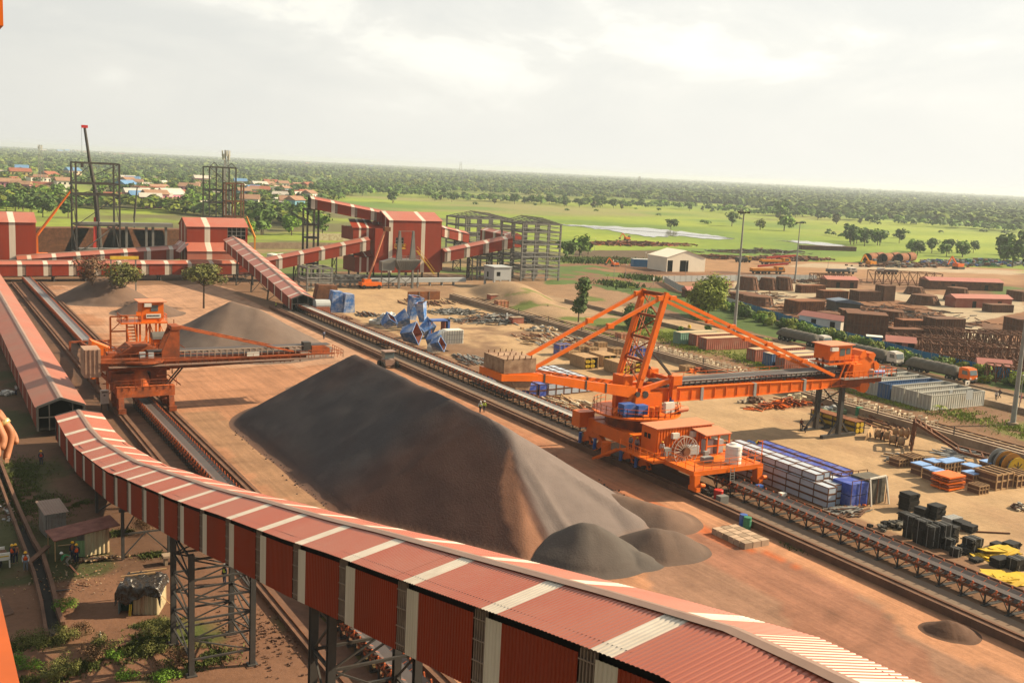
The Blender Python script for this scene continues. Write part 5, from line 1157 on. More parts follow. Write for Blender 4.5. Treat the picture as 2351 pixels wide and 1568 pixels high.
# black rubber bales
def bale(s,label,pos,rz=0,layers=3,strap=True):
    t=T('black_bale',label,'bale',(0,0,0),'black rubber bales');w,d,h=s;mb=MB();r=random.Random(label)
    for i in range(layers): z=h*i/layers;mb.cb((0+r.uniform(-.05,.05),r.uniform(-.05,.05),z+h/layers/2),(w*r.uniform(.93,1),d*r.uniform(.93,1),h/layers*.94),rz=r.uniform(-.06,.06))
    for i in range(10): mb.cb((r.uniform(-w/2,w/2),r.choice((-1,1))*d/2,r.uniform(.1,h)),(.4,.15,.1),rz=r.uniform(-.6,.6),ry=r.uniform(-.4,.4))
    mb.build('rubber_slabs',BLK,t)
    if strap:
        mb=MB()
        for u in (-.25,.25): mb.bar((w*u,-d/2-.03,0),(w*u,-d/2-.03,h+.02),.05,.03);mb.bar((w*u,-d/2,h+.03),(w*u,d/2,h+.03),.05,.03)
        mb.bar((-w/2-.03,0,0),(-w/2-.03,0,h),.05,.03);mb.build('strap',GAL,t)
    t.location=pos;t.rotation_euler=(0,0,rz);return t
for a,b_,s,lb,L_,st_r in ((430,410,(1.6,1.6,2.),'leaning stack of black slabs farthest left near the sand track',5,0),(600,515,(1.1,1.3,1.2),'small black stack between the two leaning black stacks',3,0),(790,525,(1.6,1.4,1.6),'splayed black stack right of the small one',5,0),(390,560,(1.2,1.,1.),'low black stack just left of the tall strapped bales',2,0),(465,775,(1.3,1.2,2.4),'leftmost tall black bale with pale straps',3,1),(610,850,(1.4,1.4,2.5),'tall black bale second from the left in the strapped row',3,1),(735,900,(1.3,1.1,2.3),'tall black bale nearest the conveyor with pale straps',3,1),(860,890,(1.3,1.5,2.5),'tall black bale behind the nearest strapped bale',2,1),(985,835,(1.1,1.2,1.8),'rightmost black bale of the tall strapped group',3,0),(960,935,(.9,1.,1.2),'thin black frame bale right of the tall group',2,1),(1050,1020,(.9,.9,.9),'small black cube bale with one strap near the conveyor',1,1),(1260,960,(1.6,1.4,1.5),'wide strapped black bale right of the tangle',2,1),(1330,1090,(1.2,.9,.35),'flat black slab lying alone near the yellow panels',1,0),(1640,1150,(2.,1.2,.9),'black bale under the yellow panels left part',2,0),(1850,1190,(1.7,1.3,1.2),'black strapped bale under the yellow panels right part',2,1),(1130,640,(1.4,1.4,.7),'dark flat stack beside the pale silver sheet stack',2,0),(1240,700,(1.3,1.3,.8),'dark maroon slab stack at the end of the loose row',2,0),(1590,900,(1.3,.9,.5),'small black slab near the right edge before the yellow panels',1,0),(1780,920,(1.6,1.2,.7),'grey black slab heap near the right edge',2,0)):
    bale(s,lb,cK(a,b_),random.uniform(-.15,.15),L_,st_r)
def heap(name,label,cat,cen,n,ext,size,mats,zmax=1.,seed=0,long_=False,kind='stuff',rzr=None,thin=None):
    r=random.Random(seed);mb=MB()
    for i in range(n):
        u,v=r.gauss(0,.42),r.gauss(0,.42);u=max(-1,min(1,u));v=max(-1,min(1,v));h=max(.05,zmax*(1-math.hypot(u,v))*r.random())
        L_=size*r.uniform(.5,1.3);rz=r.uniform(*(rzr or (0,3.14)))
        d=(L_*(3 if long_ else 1),L_*.22 if long_ else L_*.7,thin or (L_*.18 if long_ else L_*.5))
        mb.cb((cen.x+u*ext[0],cen.y+v*ext[1],h+d[2]/2),d,r.randrange(len(mats)),rz,r.uniform(-.25,.25) if not long_ else 0,r.uniform(-.15,.15))
    o=mb.build(name,mats,loc=tuple(cen));return tag(o,label,cat,kind=kind)
heap('rubber_scraps','tangle of black rubber scraps among the black bales','scrap',cK(1190,970),60,(1.3,.9),.6,[BLK],.7,3)
heap('rubber_scraps','flattened black scraps left of the tall black bales','scrap',cK(250,640),60,(2.6,1.),.55,[BLK,TAR],.5,4)
heap('steel_offcuts','loose grey steel offcuts between the conveyor and the blue bundle','scrap',c7(1020,630),110,(3.2,1.9),.7,[GAL,GREY,COND],.6,5,True,rzr=(-.6,.5))
heap('orange_parts','small flat heap of orange parts in front of the blue bundle','scrap',c7(1120,575),60,(1.6,.7),.45,[ORG,ORD],.3,6)
heap('panel_pile','pile of yellow panels near the right edge','panels',cK(1620,1010),40,(2.6,1.1),1.9,[YEL],1.0,7,kind=None,thin=.09,rzr=(-.5,.3))
heap('panel_pile','yellow panels lying flat in the near right corner','panels',cK(1720,1350),34,(2.6,1.5),2.2,[YEL],.35,8,kind=None,thin=.09,rzr=(-.6,.2))
t=MB()
for i in range(4): t.box(-1+.5*i,-.55+.5*i,-.6,.6,0,.75)
o=t.build('silver_sheet_stack',GAL);o.location=cK(1010,590);tag(o,'pale silver sheet stack among the black bales','sheet stack')
o=MB().bar((-2.2,1.4,.1),(2.4,-1.3,.1),.14).build('steel_bar',RUST);o.location=cK(1440,720);tag(o,'long thin rusty bar lying right of the maroon slabs','steel bar')
# orange stack, blue topped crates, grey baskets, reels
t=T('orange_plate_stack','crooked stack of orange plates in front of the blue topped crates','plate stack',tuple(cR(1520,1120)))
for j in range(5): mb=MB();mb.cb((t.location.x+random.uniform(-.2,.2),t.location.y+1.3,.25+.36*j),(3.1,2.6,.2),rz=random.uniform(-.08,.08));mb.cb((t.location.x,t.location.y+1.2,.12+.36*j),(2.9,.3,.18));mb.build('plate',ORD if j%2 else ORG,t)
bc=plaincrate((1.7,1.6,1.35),COND,'blue_topped_crate');MB().box(-.05,1.75,-.05,1.65,1.36,1.46).build('lid',M('pale blue lid',(.22,.38,.72),.5,.1,1.),bc)
bl=[(1150,975,'open pale box crate at the left end of the blue topped crates'),(1285,940,'left upper blue topped crate behind the orange plates'),(1400,945,'upper blue topped crate directly behind the orange plates'),(1500,930,'blue topped crate behind right of the orange plates'),(1275,1030,'lower blue topped crate left of the orange plates'),(1350,1060,'lowest blue topped crate touching the orange plates'),(1680,990,'blue topped crate right of the orange plates'),(1690,1070,'lower blue topped crate beside the grey baskets'),(1870,950,'blue topped crate standing alone at the right by the cable drums')]
for i,(a,b_,lb) in enumerate(bl): place(bc,i==0,cR(a,b_),label=lb,sc=1.05)
gb=plaincrate((2.,1.9,1.2),COND,'grey_basket')
for i,(a,b_,s_,lb) in enumerate(((920,880,.9,'low grey basket at the left end of the crates'),(1060,880,1.15,'taller grey basket second in the crate row'),(1760,1165,.9,'small grey cube basket nearest the sand track'),(1930,1120,1.7,'big grey ribbed basket right of the small cube one'),(2150,1095,1.4,'wide grey basket cut by the right edge of the row'))): place(gb,i==0,cR(a,b_),label=lb,sc=s_)
def drum(r,w,mf,mc,label,pos,rz,name='cable_drum'):
    t=T(name,label,'cable drum',tuple(pos))
    for s_ in (0,w): MB().lathe((pos[0],pos[1]+s_,r),[(r,-.05),(r,.05)],26,axis='Y').build('flange',mf,t)
    MB().lathe((pos[0],pos[1],r),[(r*.72,.05),(r*.72,w-.05)],24,axis='Y').build('cable',mc,t)
    mb=MB()
    for k in range(4): a=math.pi*k/4;mb.bar((pos[0]-math.cos(a)*r*.6,pos[1]-.07,r-math.sin(a)*r*.6),(pos[0]+math.cos(a)*r*.6,pos[1]-.07,r+math.sin(a)*r*.6),.12,.04)
    mb.build('spokes',STL,t)
    for o in t.children: o.data.transform(Matrix.Rotation(rz,4,'Z'))
    return t
drum(1.7,1.,GAL,STL,'big grey flanged cable drum near the right edge',cR(2010,960),rad(-12));drum(1.65,1.,M('ochre drum',(.45,.20,.03),.6),STL,'ochre cable drum in the middle of the three drums',cR(2090,985),rad(-12));drum(1.45,.8,YEL,GAL,'yellow faced cable drum nearest the right edge',cR(2150,1000),rad(-12))
drum(.8,.6,BLU,YEL,'small blue and yellow cable drum at the far end of the panel stacks',c7(345,190),0);drum(.8,.6,YEL,STL,'small yellow cable drum beside its blue twin behind the panel stacks',c7(415,190),0)
RW=M('brown wooden reel',(.33,.19,.11),.85,.15,2.)
for i,(a,b_,lb) in enumerate(((740,580,'leftmost brown wooden reel in front of the wall'),(830,600,'second brown wooden reel from the left'),(890,640,'front row brown wooden reel on the left'),(970,660,'nearest brown wooden reel facing the sand yard'),(900,560,'brown wooden reel in the back row beside the wall'),(960,570,'back row brown wooden reel next to the rusty frame'),(1010,570,'rightmost brown wooden reel by the rusty frame'))): drum(.82,.8,RW,WOD,lb,cR(a,b_),rad(20+i*6),'wooden_reel')
# pipe rack with brown cover
t=T('pipe_rack','long rack of dark pipes with rusty cover and four yellow pipe ends','pipe rack',tuple(cR(500,520)));x,y=t.location[:2]
MB().box(x-.9,x+1.,y,y+9,1.75,1.85).build('cover',RUS2,t)
mb=MB()
for z in (.1,.9): mb.box(x-.9,x+1.,y+.1,y+9,z,z+.08)
for yy in np.arange(y,y+9,2.2): mb.bar((x-.9,yy,0),(x-.9,yy,1.8),.12);mb.bar((x+1,yy,0),(x+1,yy,1.8),.12)
mb.build('rack_frame',STL,t)
for i in range(2):
    for j in range(2): MB().tube((x-.4+.85*i,y-.1,.5+.85*j),(x-.4+.85*i,y+8.8,.5+.85*j),.36,n=12).build('pipe',YEL if True else STL,t)
heap('timber_beams','rows of rusty beams laid in parallel beside the long wall','beams',cR(760,420),70,(3.,7.),1.,[RUS2,WOD,RUST],.5,11,True,rzr=(1.45,1.7))
o=MB().prism([(0,0,0),(1.,0,0),(.5,0,1.2)],(2.6,1.6,.5)).build('timber_wedge',WOD);o.location=cR(560,590);tag(o,'pale timber wedge left of the wooden reels','timber')
# rusty A frame
t=T('rusty_truss','long rusty truss lying on the yard with two raised peaks','truss',tuple(cR(1050,700)));x,y=t.location[:2]
mb=MB()
for dx in (0,2.4): mb.bar((x+dx,y+dx*.9,0),(x+dx+.8,y+dx*.9+.3,3.8),.34);mb.bar((x+dx+.8,y+dx*.9+.3,3.8),(x+dx+3.4,y+dx*.9-5.2,.9),.34);mb.bar((x+dx+3.4,y+dx*.9-5.2,.9),(x+dx+5.8,y+dx*.9-11,.4),.34)
mb.build('chords',RUST,t);mb=MB()
for u in np.linspace(0,1,9): p=Vector((x+.8,y+.3,3.8)).lerp(Vector((x+3.4,y-5.2,.9)),u) if u<.5 else Vector((x+3.4,y-5.2,.9)).lerp(Vector((x+5.8,y-11,.4)),(u-.5)*2);mb.bar(p,p+Vector((2.4,2.16,0)),.2)
mb.bar((x,y,.4),(x+2.4,y+2.2,.4),.25);mb.build('cross_members',RUST,t)
heap('steel_profiles','bundle of long grey steel profiles left of the rusty truss','steel profiles',cR(1010,800),80,(3.6,2.4),.9,[GAL,GREY,WOD],.9,13,True,rzr=(-1.1,-.8))
heap('steel_profiles','pale grey steel profiles right of the rusty truss by the wall','steel profiles',cR(1560,740),70,(2.6,1.8),.8,[GAL,GRYP],.8,14,True,rzr=(-1.1,-.8))
heap('brown_scrap','dark brown scrap around the tail of the rusty truss','scrap',cR(1370,850),90,(2.6,1.2),.5,[RUST,STL],.6,15)
heap('brown_scrap','heap of small stony scrap at the right edge of the sand yard','scrap',cK(1890,400),90,(1.2,1.),.35,[COND,GAL,CONW],.7,16)
heap('green_sheeting','heap of green sheeting and tanks behind the boom stand','sheeting',cR(260,290),60,(5.,1.6),.9,[M('dull green',(.10,.15,.09),.7),GAL],.9,17)
o=MB().cb((0,0,.7),(1.1,.5,1.4)).build('green_box',GRN);o.location=cR(500,330);tag(o,'bright green box behind the pipe rack','box')
t_=None
heap('orange_brackets','row of stacked orange brackets and frames behind the boom','brackets',c6(430,790),170,(7.5,1.5),.8,[ORG,ORD,RUS2],1.5,18,True)
heap('white_machine_parts','pale machine parts among the orange brackets','machine parts',c6(190,760),40,(2.4,1.2),.9,[CONW,COND],1.4,19)
heap('white_bags','cream covered heap at the right end of the orange brackets','heap',c6(520,760),30,(2.,1.),1.2,[CRM],1.2,20)
heap('steel_plates','pale steel plates and planks scattered left of the slewing platform','plates',c5(640,850),120,(4.5,6.),.9,[CONW,WOD,COND,RUS2],.35,21,True,rzr=(1.3,1.8))
heap('steel_plates','long pale plates laid out behind the timber crates','plates',cB(1750,770),170,(9,9),1.1,[CONW,GAL,COND,WOD,RUS2],.5,22,True,rzr=(1.3,1.9))
heap('steel_profiles','long grey profiles between the white crate and the counterweight','steel profiles',cB(1000,960),80,(3.,6.),1.1,[GAL,COND,GREY],.5,23,True,rzr=(1.35,1.75))
heap('structural_scrap','large dark heap of fabricated grey steel in the middle of the sand yard','scrap',cB(1250,590),420,(11,7.),1.,[GREY,GAL,STL,COND],1.6,24,True)
heap('structural_scrap','second dark heap of steel parts beside the dirt track','scrap',cB(850,520),220,(7,5.),.9,[GREY,STL,GAL],1.2,25,True)
heap('grey_parts','small heaps of grey and white parts near the pink crate','parts',cB(1650,680),120,(4,3.),.7,[GAL,CONW,WOD],1.1,26)
heap('orange_parts','orange steel parts right of the single timber crate','parts',c5(1540,630),50,(3.4,1.2),.6,[ORG,ORD],.9,27)
heap('dark_beams','dark thin beams stacked near the start of the sand yard','beams',cV(820,1060),60,(3.,2.5),1.1,[STL,GREY,RUST],.6,28,True,rzr=(1.3,1.8))
heap('brown_beams','low rows of brown beams far up the sand yard','beams',cV(1250,970),90,(9.,7),1.1,[RUST,COND],.3,29,True,rzr=(1.3,1.8))
heap('rubble','brown rubble beside the middle conveyor start','rubble',cV(640,1090),80,(2.4,2.4),.5,[RUST,COND],.6,30)
# blue and white chutes
def chute(name,label,pos,s,rz,ry,mo,mi_,cut=.6):
    t=T(name,label,'chute',(0,0,0));w,d,h=s;mb=MB()
    top=[(-w/2,-d/2,h),(w/2,-d/2,h),(w/2,d/2,h),(-w/2,d/2,h)];bt=[(-w/2*cut,-d/2*cut,0),(w/2*cut,-d/2*cut,0),(w/2*cut,d/2*cut,0),(-w/2*cut,d/2*cut,0)]
    for i in range(4): j=(i+1)%4;mb.quad(bt[i],bt[j],top[j],top[i])
    mb.build('outer_sheet',mo,t);mb=MB();f=.96
    for i in range(4): j=(i+1)%4;mb.quad(*[(a*f,b_*f,c) for a,b_,c in (top[i],top[j],bt[j],bt[i])])
    mb.build('inner_liner',mi_,t);mb=MB()
    for i in range(4): j=(i+1)%4;mb.bar(top[i],top[j],.14);mb.bar(bt[i],bt[j],.14)
    mb.build('stiffener',mo,t);t.location=(pos[0],pos[1],.8+.3*w);t.rotation_euler=(rad(ry),rad(ry*.7),rz);return t
BLC=M('scuffed blue sheet',(.05,.17,.48),.45,.2,1.,dirt=(.60,.60,.60),dscale=.55,damt=.95)
LN=M('red oxide liner',(.30,.10,.06),.7,.15,1.)
for a,b_,s,rz,ry,lb in ((190,700,(3,2.4,2.6),.4,40,'small blue and rust chute at the left end of the group by the conveyor'),(300,680,(3.6,3,3),1.,60,'dark rust mouthed chute second from the left'),(370,800,(4.,3.4,3.4),.5,75,'blue chute with big rust mouth lying nearest the conveyor'),(440,640,(3.,2.6,5.6),.2,10,'tall dark blue chute standing upright in the middle'),(530,760,(3.,3,3),1.4,55,'blue ribbed chute behind the nearest one'),(550,660,(2.6,2.2,4.6),.8,-8,'pointed blue chute left of the open blue frame'),(600,860,(3.6,2.8,2.6),.6,80,'flat blue chute in front of the open frame'),(640,890,(3.,2.,2.2),.4,70,'pale blue chute beside the white ribbed bend')):
    chute('blue_chute',lb,cB(a,b_),tuple(q*.92 for q in s),rz,ry,BLC,LN)
t=T('open_box_frame','open blue rectangular frame with rust sides among the blue chutes','frame',tuple(cB(700,760)));x,y=t.location[:2];mb=MB()
for xx in (x-2.2,x+2.2):
    mb.box(xx-.25,xx+.25,y,y+2.2,0,4.)
mb.box(x-2.4,x+2.4,y,y+2.2,3.7,4.);mb.build('frame',BLU,t);mb=MB();mb.box(x-1.9,x-1.7,y+.1,y+2.1,0,3.7);mb.box(x+1.3,x+1.5,y+.1,y+2.1,.4,3.7);mb.build('liner',LN,t)
t=T('ribbed_duct_bend','big pale grey ribbed duct bend right of the blue chutes','duct',tuple(cB(810,880)));x,y=t.location[:2];mb=MB()
poly=[(x-4.2,y,0),(x-2.4,y,0),(x-1.,y,1.6),(x+2.6,y,1.6),(x+2.6,y,4.3),(x-1,y,4.3),(x-2.2,y,3.6),(x-4.2,y,1.)]
mb.prism(poly,(0,2.2,0));mb.build('duct',WHI,t);mb=MB()
for xx in np.arange(x-3.8,x+2.6,.55): mb.box(xx,xx+.12,y-.1,y,(.2 if xx<x-2 else 1.7),(1.3+(xx-x+4.2)*1.2 if xx<x-2.2 else 4.2))
for z in (2.4,3.4): mb.box(x-1,x+2.6,y-.1,y,z,z+.12)
mb.build('ribs',GAL,t)
heap('white_sheeting','heap of white plastic sheeting behind the blue chutes','sheeting',cB(230,620),70,(3.4,2.4),1.5,[WHI,GRYP],2.4,31)
t=T('blue_chute','group of big blue and dark red hoppers beside the sloping gallery mouth','hopper',tuple(cV(620,1045)));x,y=t.location[:2]
for dx,dy,w,h,m_,n_ in ((-4,1.5,4.2,3.2,GRYP,'grey_drum'),(-.6,.8,3.2,5.2,BLC,'blue_box'),(2.2,0,2.9,4.6,BLC,'blue_box'),(-1.8,5,6.5,6.2,RUST,'rust_box'),(-4.6,.2,4.4,1.6,LN,'rust_box')):
    mb=MB()
    if n_=='grey_drum': mb.tube((x+dx-2,y+dy,1.9),(x+dx+1.6,y+dy,1.9),1.3,n=16)
    else: mb.prism([(x+dx-w/2,y+dy,0),(x+dx+w/2,y+dy,0),(x+dx+w*.42,y+dy,h*.96),(x+dx-w*.3,y+dy,h)],(0,2.6,0))
    mb.build(n_,m_,t)
# blocks, barrels beside the big pile rail beam
BLKC=M('pinkish concrete blocks',(.44,.32,.23),.9,.12,2.)
t=T('concrete_block_pallet','flat grid of pale concrete blocks lying near the rail beam','concrete blocks',tuple(c7(430,880)));x,y=t.location[:2]
for i in range(3):
    for j in range(6): MB().box(x-2.3+1.1*i,x-1.3+1.1*i,y+.1+.85*j,y+.85+.85*j,0,.62).build('block',BLKC if (i+j)%3 else CON,t)
for i,(a,b_,m_,lb) in enumerate(((283,725,BLU,'blue barrel beside the rail beam'),(312,745,GRN,'green barrel touching the blue barrel'))):
    o=MB().lathe((0,0,0),[(.42,0),(.42,.4),(.44,.42),(.42,.45),(.42,.85),(.44,.88),(.42,.9),(.42,1.25),(.36,1.27)],18).build('barrel',m_);o.location=c7(a,b_);tag(o,lb,'barrel')
o=MB().box(-.4,.4,-.3,.3,0,.9).build('small_box',BLU);o.location=c7(400,480,.2);tag(o,'small blue box beside the conveyor in front of the panels','box')
o=MB().box(-.4,.4,-.3,.3,0,1.1).build('small_box',WHI);o.location=c7(570,550);tag(o,'small white box beside the conveyor in front of the panels','box')
o=MB().lathe((0,0,0),[(.5,0),(.55,1.),(.5,1.05)],16).build('red_drum',M('red drum',(.5,.04,.03),.5));o.location=c7(100,525,.2);tag(o,'red drum under the rear legs of the reclaimer','drum')
o=MB().box(-.6,.6,-.4,.4,0,.9).build('grey_box',GREY);o.location=c7(130,560,.2);tag(o,'grey box beside the red drum','box')
heap('black_cover','crumpled dark cover heap beneath the reclaimer ladder','heap',c7(30,500,.2),30,(1.2,.8),.6,[TARB],.9,33)
# earth digger parked behind the pile crest
t=T('digger','small dusty digger half hidden behind the crest of the big pile','digger',(75.,173.,0));MB().box(74.1,75.9,172.2,174.2,.5,1.5).build('body',CAP,t);MB().box(74,75.8,172.3,173.9,1.8,2.9).build('cab',GLS,t);MB().box(73.9,76.1,172.1,174.2,2.9,3.05).build('cab_roof',CAP,t)
for xx in (73.6,76.2):
    for yy in (172.3,174.2): MB().lathe((xx,yy,.6),[(.6,0),(.6,.35)],12,axis='X').build('wheel',TYR,t)
o=MB().prism([(-1.2,0,0),(1.2,0,0),(1.1,0,1.3),(-1.1,0,1.3)],(0,2,0)).build('steel_skip',STL);o.location=G(560,716,0);o.location.z=0;o.location=(64,212,0);tag(o,'dark steel skip behind the crest of the pointed grey pile','skip')
# ---------------- trees ----------------
rng=np.random.default_rng(3)
def leafcloud(cl,n,size,rg=rng,flat=.6):
    """cl: list of (cx,cy,cz,rx,ry,rz); n leaf faces spread through the clumps, denser near each clump's skin"""
    cl=np.array(cl);w=cl[:,3]*cl[:,4]*cl[:,5];w=w**.75;k=rg.choice(len(cl),n,p=w/w.sum())
    d=rg.normal(size=(n,3));d/=np.linalg.norm(d,axis=1)[:,None];r=rg.uniform(.45,1.08,n)**.7
    c=cl[k,:3]+d*cl[k,3:]*r[:,None]
    nr=d+rg.normal(size=(n,3))*.45+np.array([0,0,.5]);nr/=np.linalg.norm(nr,axis=1)[:,None]
    t=np.cross(nr,rg.normal(size=(n,3)));t/=np.linalg.norm(t,axis=1)[:,None];b=np.cross(nr,t)
    s=size*rg.uniform(.55,1.3,n)[:,None]
    V=np.stack([c-t*s-b*s*.6,c+t*s*.9-b*s*.5,c+t*s+b*s*.6,c-t*s*.8+b*s*.55],1).reshape(-1,3)
    return V,np.arange(4*n).reshape(n,4)
def crownmesh(name,cl,n,size,mat,parent=None,loc=None,rg=rng):
    V,Fq=leafcloud(cl,n,size,rg)
    o=npmesh(name,V,Fq,[mat]) 
    if parent is not None: o.parent=parent
    return o
def clumps(r,h,base,n,rg,sq=.8,spread=.62):
    out=[]
    for i in range(n):
        a=rg.uniform(0,6.28);q=r*spread*math.sqrt(rg.uniform(0,1));z=base+(h-base)*rg.uniform(.25,.8)
        k=1-.5*abs((z-base)/(h-base)-.5)*1.2;s=r*rg.uniform(.34,.52)
        out.append((q*math.cos(a)*k,q*math.sin(a)*k,z,s,s,s*sq))
    return out
def tree(label,pos,h,r,mat,n=900,leaf=.28,trunk=.2,base=.35,nc=9,seed=1,name='tree',group=None,lean=0,cl=None,cat='tree',sq=.8,spread=.62):
    rg=np.random.default_rng(seed);t=T(name,label,cat,(0,0,0),group);cl=cl or clumps(r,h,h*base,nc,rg,sq,spread)
    mb=MB();fk=Vector((lean*h*.3,0,h*(base+.08)));mb.tube((0,0,-.1),fk*.5+Vector((0,0,0)),trunk,trunk*.8,8);mb.tube(fk*.5,fk,trunk*.8,trunk*.6,8)
    for c in cl[:7]: e_=Vector(c[:3]);m_=fk.lerp(e_,.5)+Vector((0,0,-.1*h*.3));mb.tube(fk*.92,m_,trunk*.45,trunk*.28,6);mb.tube(m_,e_,trunk*.28,trunk*.08,5)
    mb.build('trunk',BARK,t);crownmesh('crown',cl,n,leaf,mat,t,rg=rg);t.location=(pos[0],pos[1],0);return t
tree('lone green tree with forked trunk standing on the ore yard before the middle house',G(468,708),10.8,5.6,LEAFH,2600,.26,.28,.45,16,seed=21,sq=.5,spread=.75)
tree('reddish brown dusty tree on the far ore pile',(39.5,268),11.5,4.4,LEAFB,1500,.22,.24,.35,13,seed=22,sq=.7,spread=.75)
tree('dusty olive tree right of the reddish one on the far ore pile',(46.,266),10.5,4.8,LEAFH,2000,.24,.24,.25,14,seed=23,sq=.7,spread=.75)
tree('tall narrow tree standing on bare earth left of the mast top',(142.9,214.8),11.2,2.4,LEAFD,1500,.28,.2,.22,9,seed=24,cl=[(0,0,3.4,1.9,1.7,1.3),(.5,0,5.2,1.7,1.6,1.2),(1.,0,7.,1.4,1.4,1.2),(.9,0,8.8,2.2,1.9,1.1),(1.5,.4,10.,1.6,1.4,1.),(-.3,.3,4.6,1.2,1.2,.9)])
tree('big round yellow green tree beside the first light mast',(184.5,216),11.2,6.6,LEAFY,5200,.32,.3,.12,20,seed=25,sq=.85,spread=.66)
tree('broad dark green bush behind the left mast leg of the reclaimer',(152.5,203),5.6,5.2,LEAFD,3000,.30,.2,.05,14,seed=26,name='bush',cat='bush',sq=.7)
for i,(a,b_,h,r) in enumerate(((1500,752,2.6,1.3),(1560,765,2.,.9),(1575,775,1.2,1.4),(1455,760,1.5,1.6),(1625,770,2.4,1.1),(1720,795,1.6,.9),(1600,735,1.6,2.))):
    tree(['small round shrub left of the yellow barrel','second small shrub nearer the mast leg stays','low spreading shrub in the grass behind the stays','low shrub beside the dark broad bush','young tree at the foot of the light mast','small shrub right of the light mast','wide shrub under the round tree'][i],G(a,b_),h,r,LEAF,420,.2,.06,.1,6,seed=30+i,name='shrub',cat='shrub')
# bushes along the blue fence
bp=[]
for i in range(3):
    b_=tree('x',(0,0),2.6,2.6,(LEAF,LEAFD,LEAFY)[i],620,.26,.08,.03,9,seed=50+i,name='bush',cat='bush',group='bushes along the blue fence',sq=.75);b_['label']='green bush in the thick row between the sandy road and the blue fence';bp.append(b_)
k=0
for i in range(78):
    u=i/77;y=120+u*120;xf=np.interp(y,[125,150,172,186,228,276],[186,186.5,191,193,204.5,214]);
    p_=(xf-random.uniform(1.2,6.5),y+random.uniform(-1,1),0)
    if p_[0]<179 and y<190: continue
    s=random.uniform(.45,1.05)
    if k<3: bp[k].location=p_;bp[k].scale=(s,)*3
    else: copy_tree(bp[k%3],loc=p_,rz=random.uniform(0,6),scale=s)
    k+=1
# far trees: kinds, single meshes with trunk and crown
def fartree(kind,seed):
    rg=np.random.default_rng(seed);H,R,mat,sq=kind;cl=clumps(R,H,H*.12,9,rg,sq,.66);V,Fq=leafcloud(cl,260,.75,rg)
    mb=MB();mb.tube((0,0,-.2),(0,0,H*.5),.28,.15,6);Vt=np.array(mb.v);V=np.vstack([V,Vt]);n0=len(V)-len(Vt)
    me=bpy.data.meshes.new('tree');fs=[tuple(f) for f in Fq]+[tuple(n0+i for i in f) for f in mb.f];me.from_pydata([tuple(v) for v in V],[],fs);me.materials.append(mat);me.materials.append(BARK)
    me.polygons.foreach_set('material_index',[0]*len(Fq)+[1]*len(mb.f));me.update();return me
KM=[fartree((9,5.2,LEAFD,.8),101),fartree((10,5.6,LEAF,.8),102),fartree((7.5,4.6,LEAFY,.75),103),fartree((11,4.,LEAFD,1.),104),fartree((8,5.,LEAF,.7),105),fartree((6,3.4,LEAFH,.8),106)]
KW=['round dark','broad mid green','pale yellow green','tall dark','spreading green','small dusty olive']
def ftree(k,pos,label,group,s=1.):
    o=bpy.data.objects.new('tree',KM[k]);COL.objects.link(o);o.location=(pos[0],pos[1],0);o.scale=(s,s,s*random.uniform(.9,1.1));o.rotation_euler=(0,0,random.uniform(0,6.3));return tag(o,label,'tree',group)
rt=random.Random(5);nt_=0
# village trees (left)
def band(n,xr,yr,ks,what,grp,sr=(.8,1.3)):
    for i in range(int(n*.68)):
        px_=rt.uniform(*xr);py_=rt.uniform(*yr);p_=G(px_,py_+.0488*px_);k=rt.choice(ks);ftree(k,p_,KW[k]+' tree '+what,grp,rt.uniform(*sr))
band(46,(-20,170),(385,500),(0,1,3,4),'in the village left of the tall steel tower','village trees left of the tall steel tower',(.75,1.15))
band(48,(175,480),(378,450),(0,1,3,4),'in the village between the two steel towers','village trees between the two steel towers',(.8,1.2))
band(34,(545,720),(390,440),(0,1,4,3),'behind the houses right of the slimmer steel tower','trees right of the slimmer steel tower',(.8,1.25))
band(26,(720,1000),(385,425),(0,1,3),'in the dark grove above the high gallery','grove above the high red gallery',(.85,1.3))
band(26,(-20,170),(452,488),(1,4,0,3),'just behind the brown steel plates','trees behind the brown steel plates',(.8,1.15))
band(16,(560,715),(478,522),(1,0,4),'around the walls right of the middle house','trees around the walls right of the middle house',(.8,1.3))
band(40,(-20,480),(425,458),(1,4,0,3),'in the green belt close behind the works','green belt close behind the works',(.8,1.15))
band(18,(560,730),(440,478),(1,4,0),'close behind the climbing gallery','trees close behind the climbing gallery',(.8,1.1))
band(44,(1000,1480),(404,414),(3,0,5,1),'in the thin line crossing the bright fields','thin line of field trees',(.7,1.2))
band(5,(1440,1480),(388,402),(3,0),'in the clump on the field line','clump on the field tree line',(1.,1.5))
for a,b_,k,s,lb in ((1680,520,0,1.4,'dark round tree in the field left of the second mast'),(1745,528,2,1.2,'pale bushy tree in the field near the second mast'),(1790,505,1,1.8,'large two tiered tree behind the second mast'),(1800,530,4,1.7,'low spreading tree under the large tiered tree'),(1842,498,1,1.3,'tree in the field right of the second mast'),(1920,515,5,1.6,'umbrella shaped tree alone in the bright field'),(1540,527,0,.9,'small dark tree above the pond'),(1330,590,1,.95,'green tree right of the grey steel frame'),(1300,600,0,.9,'dark tree touching the grey steel frame'),(1350,585,4,.8,'round tree left of the tent road'),(740,540,1,1.1,'tree under the high gallery end'),(600,540,0,1.5,'big dark tree right of the middle house crane')):
    ftree(k,G(a,b_),lb,None,s)
band(16,(1950,2090),(455,470),(0,3,1),'in the dark thicket beyond the rusty pipes','thicket beyond the rusty pipes',(.8,1.2))
band(20,(2090,2290),(470,485),(0,4,1),'on the field edge above the blue yard','trees above the blue yard',(.6,1.))
band(9,(2290,2380),(472,500),(0,3),'in the tall dark clump at the right edge','clump at the right edge',(1.,1.5))
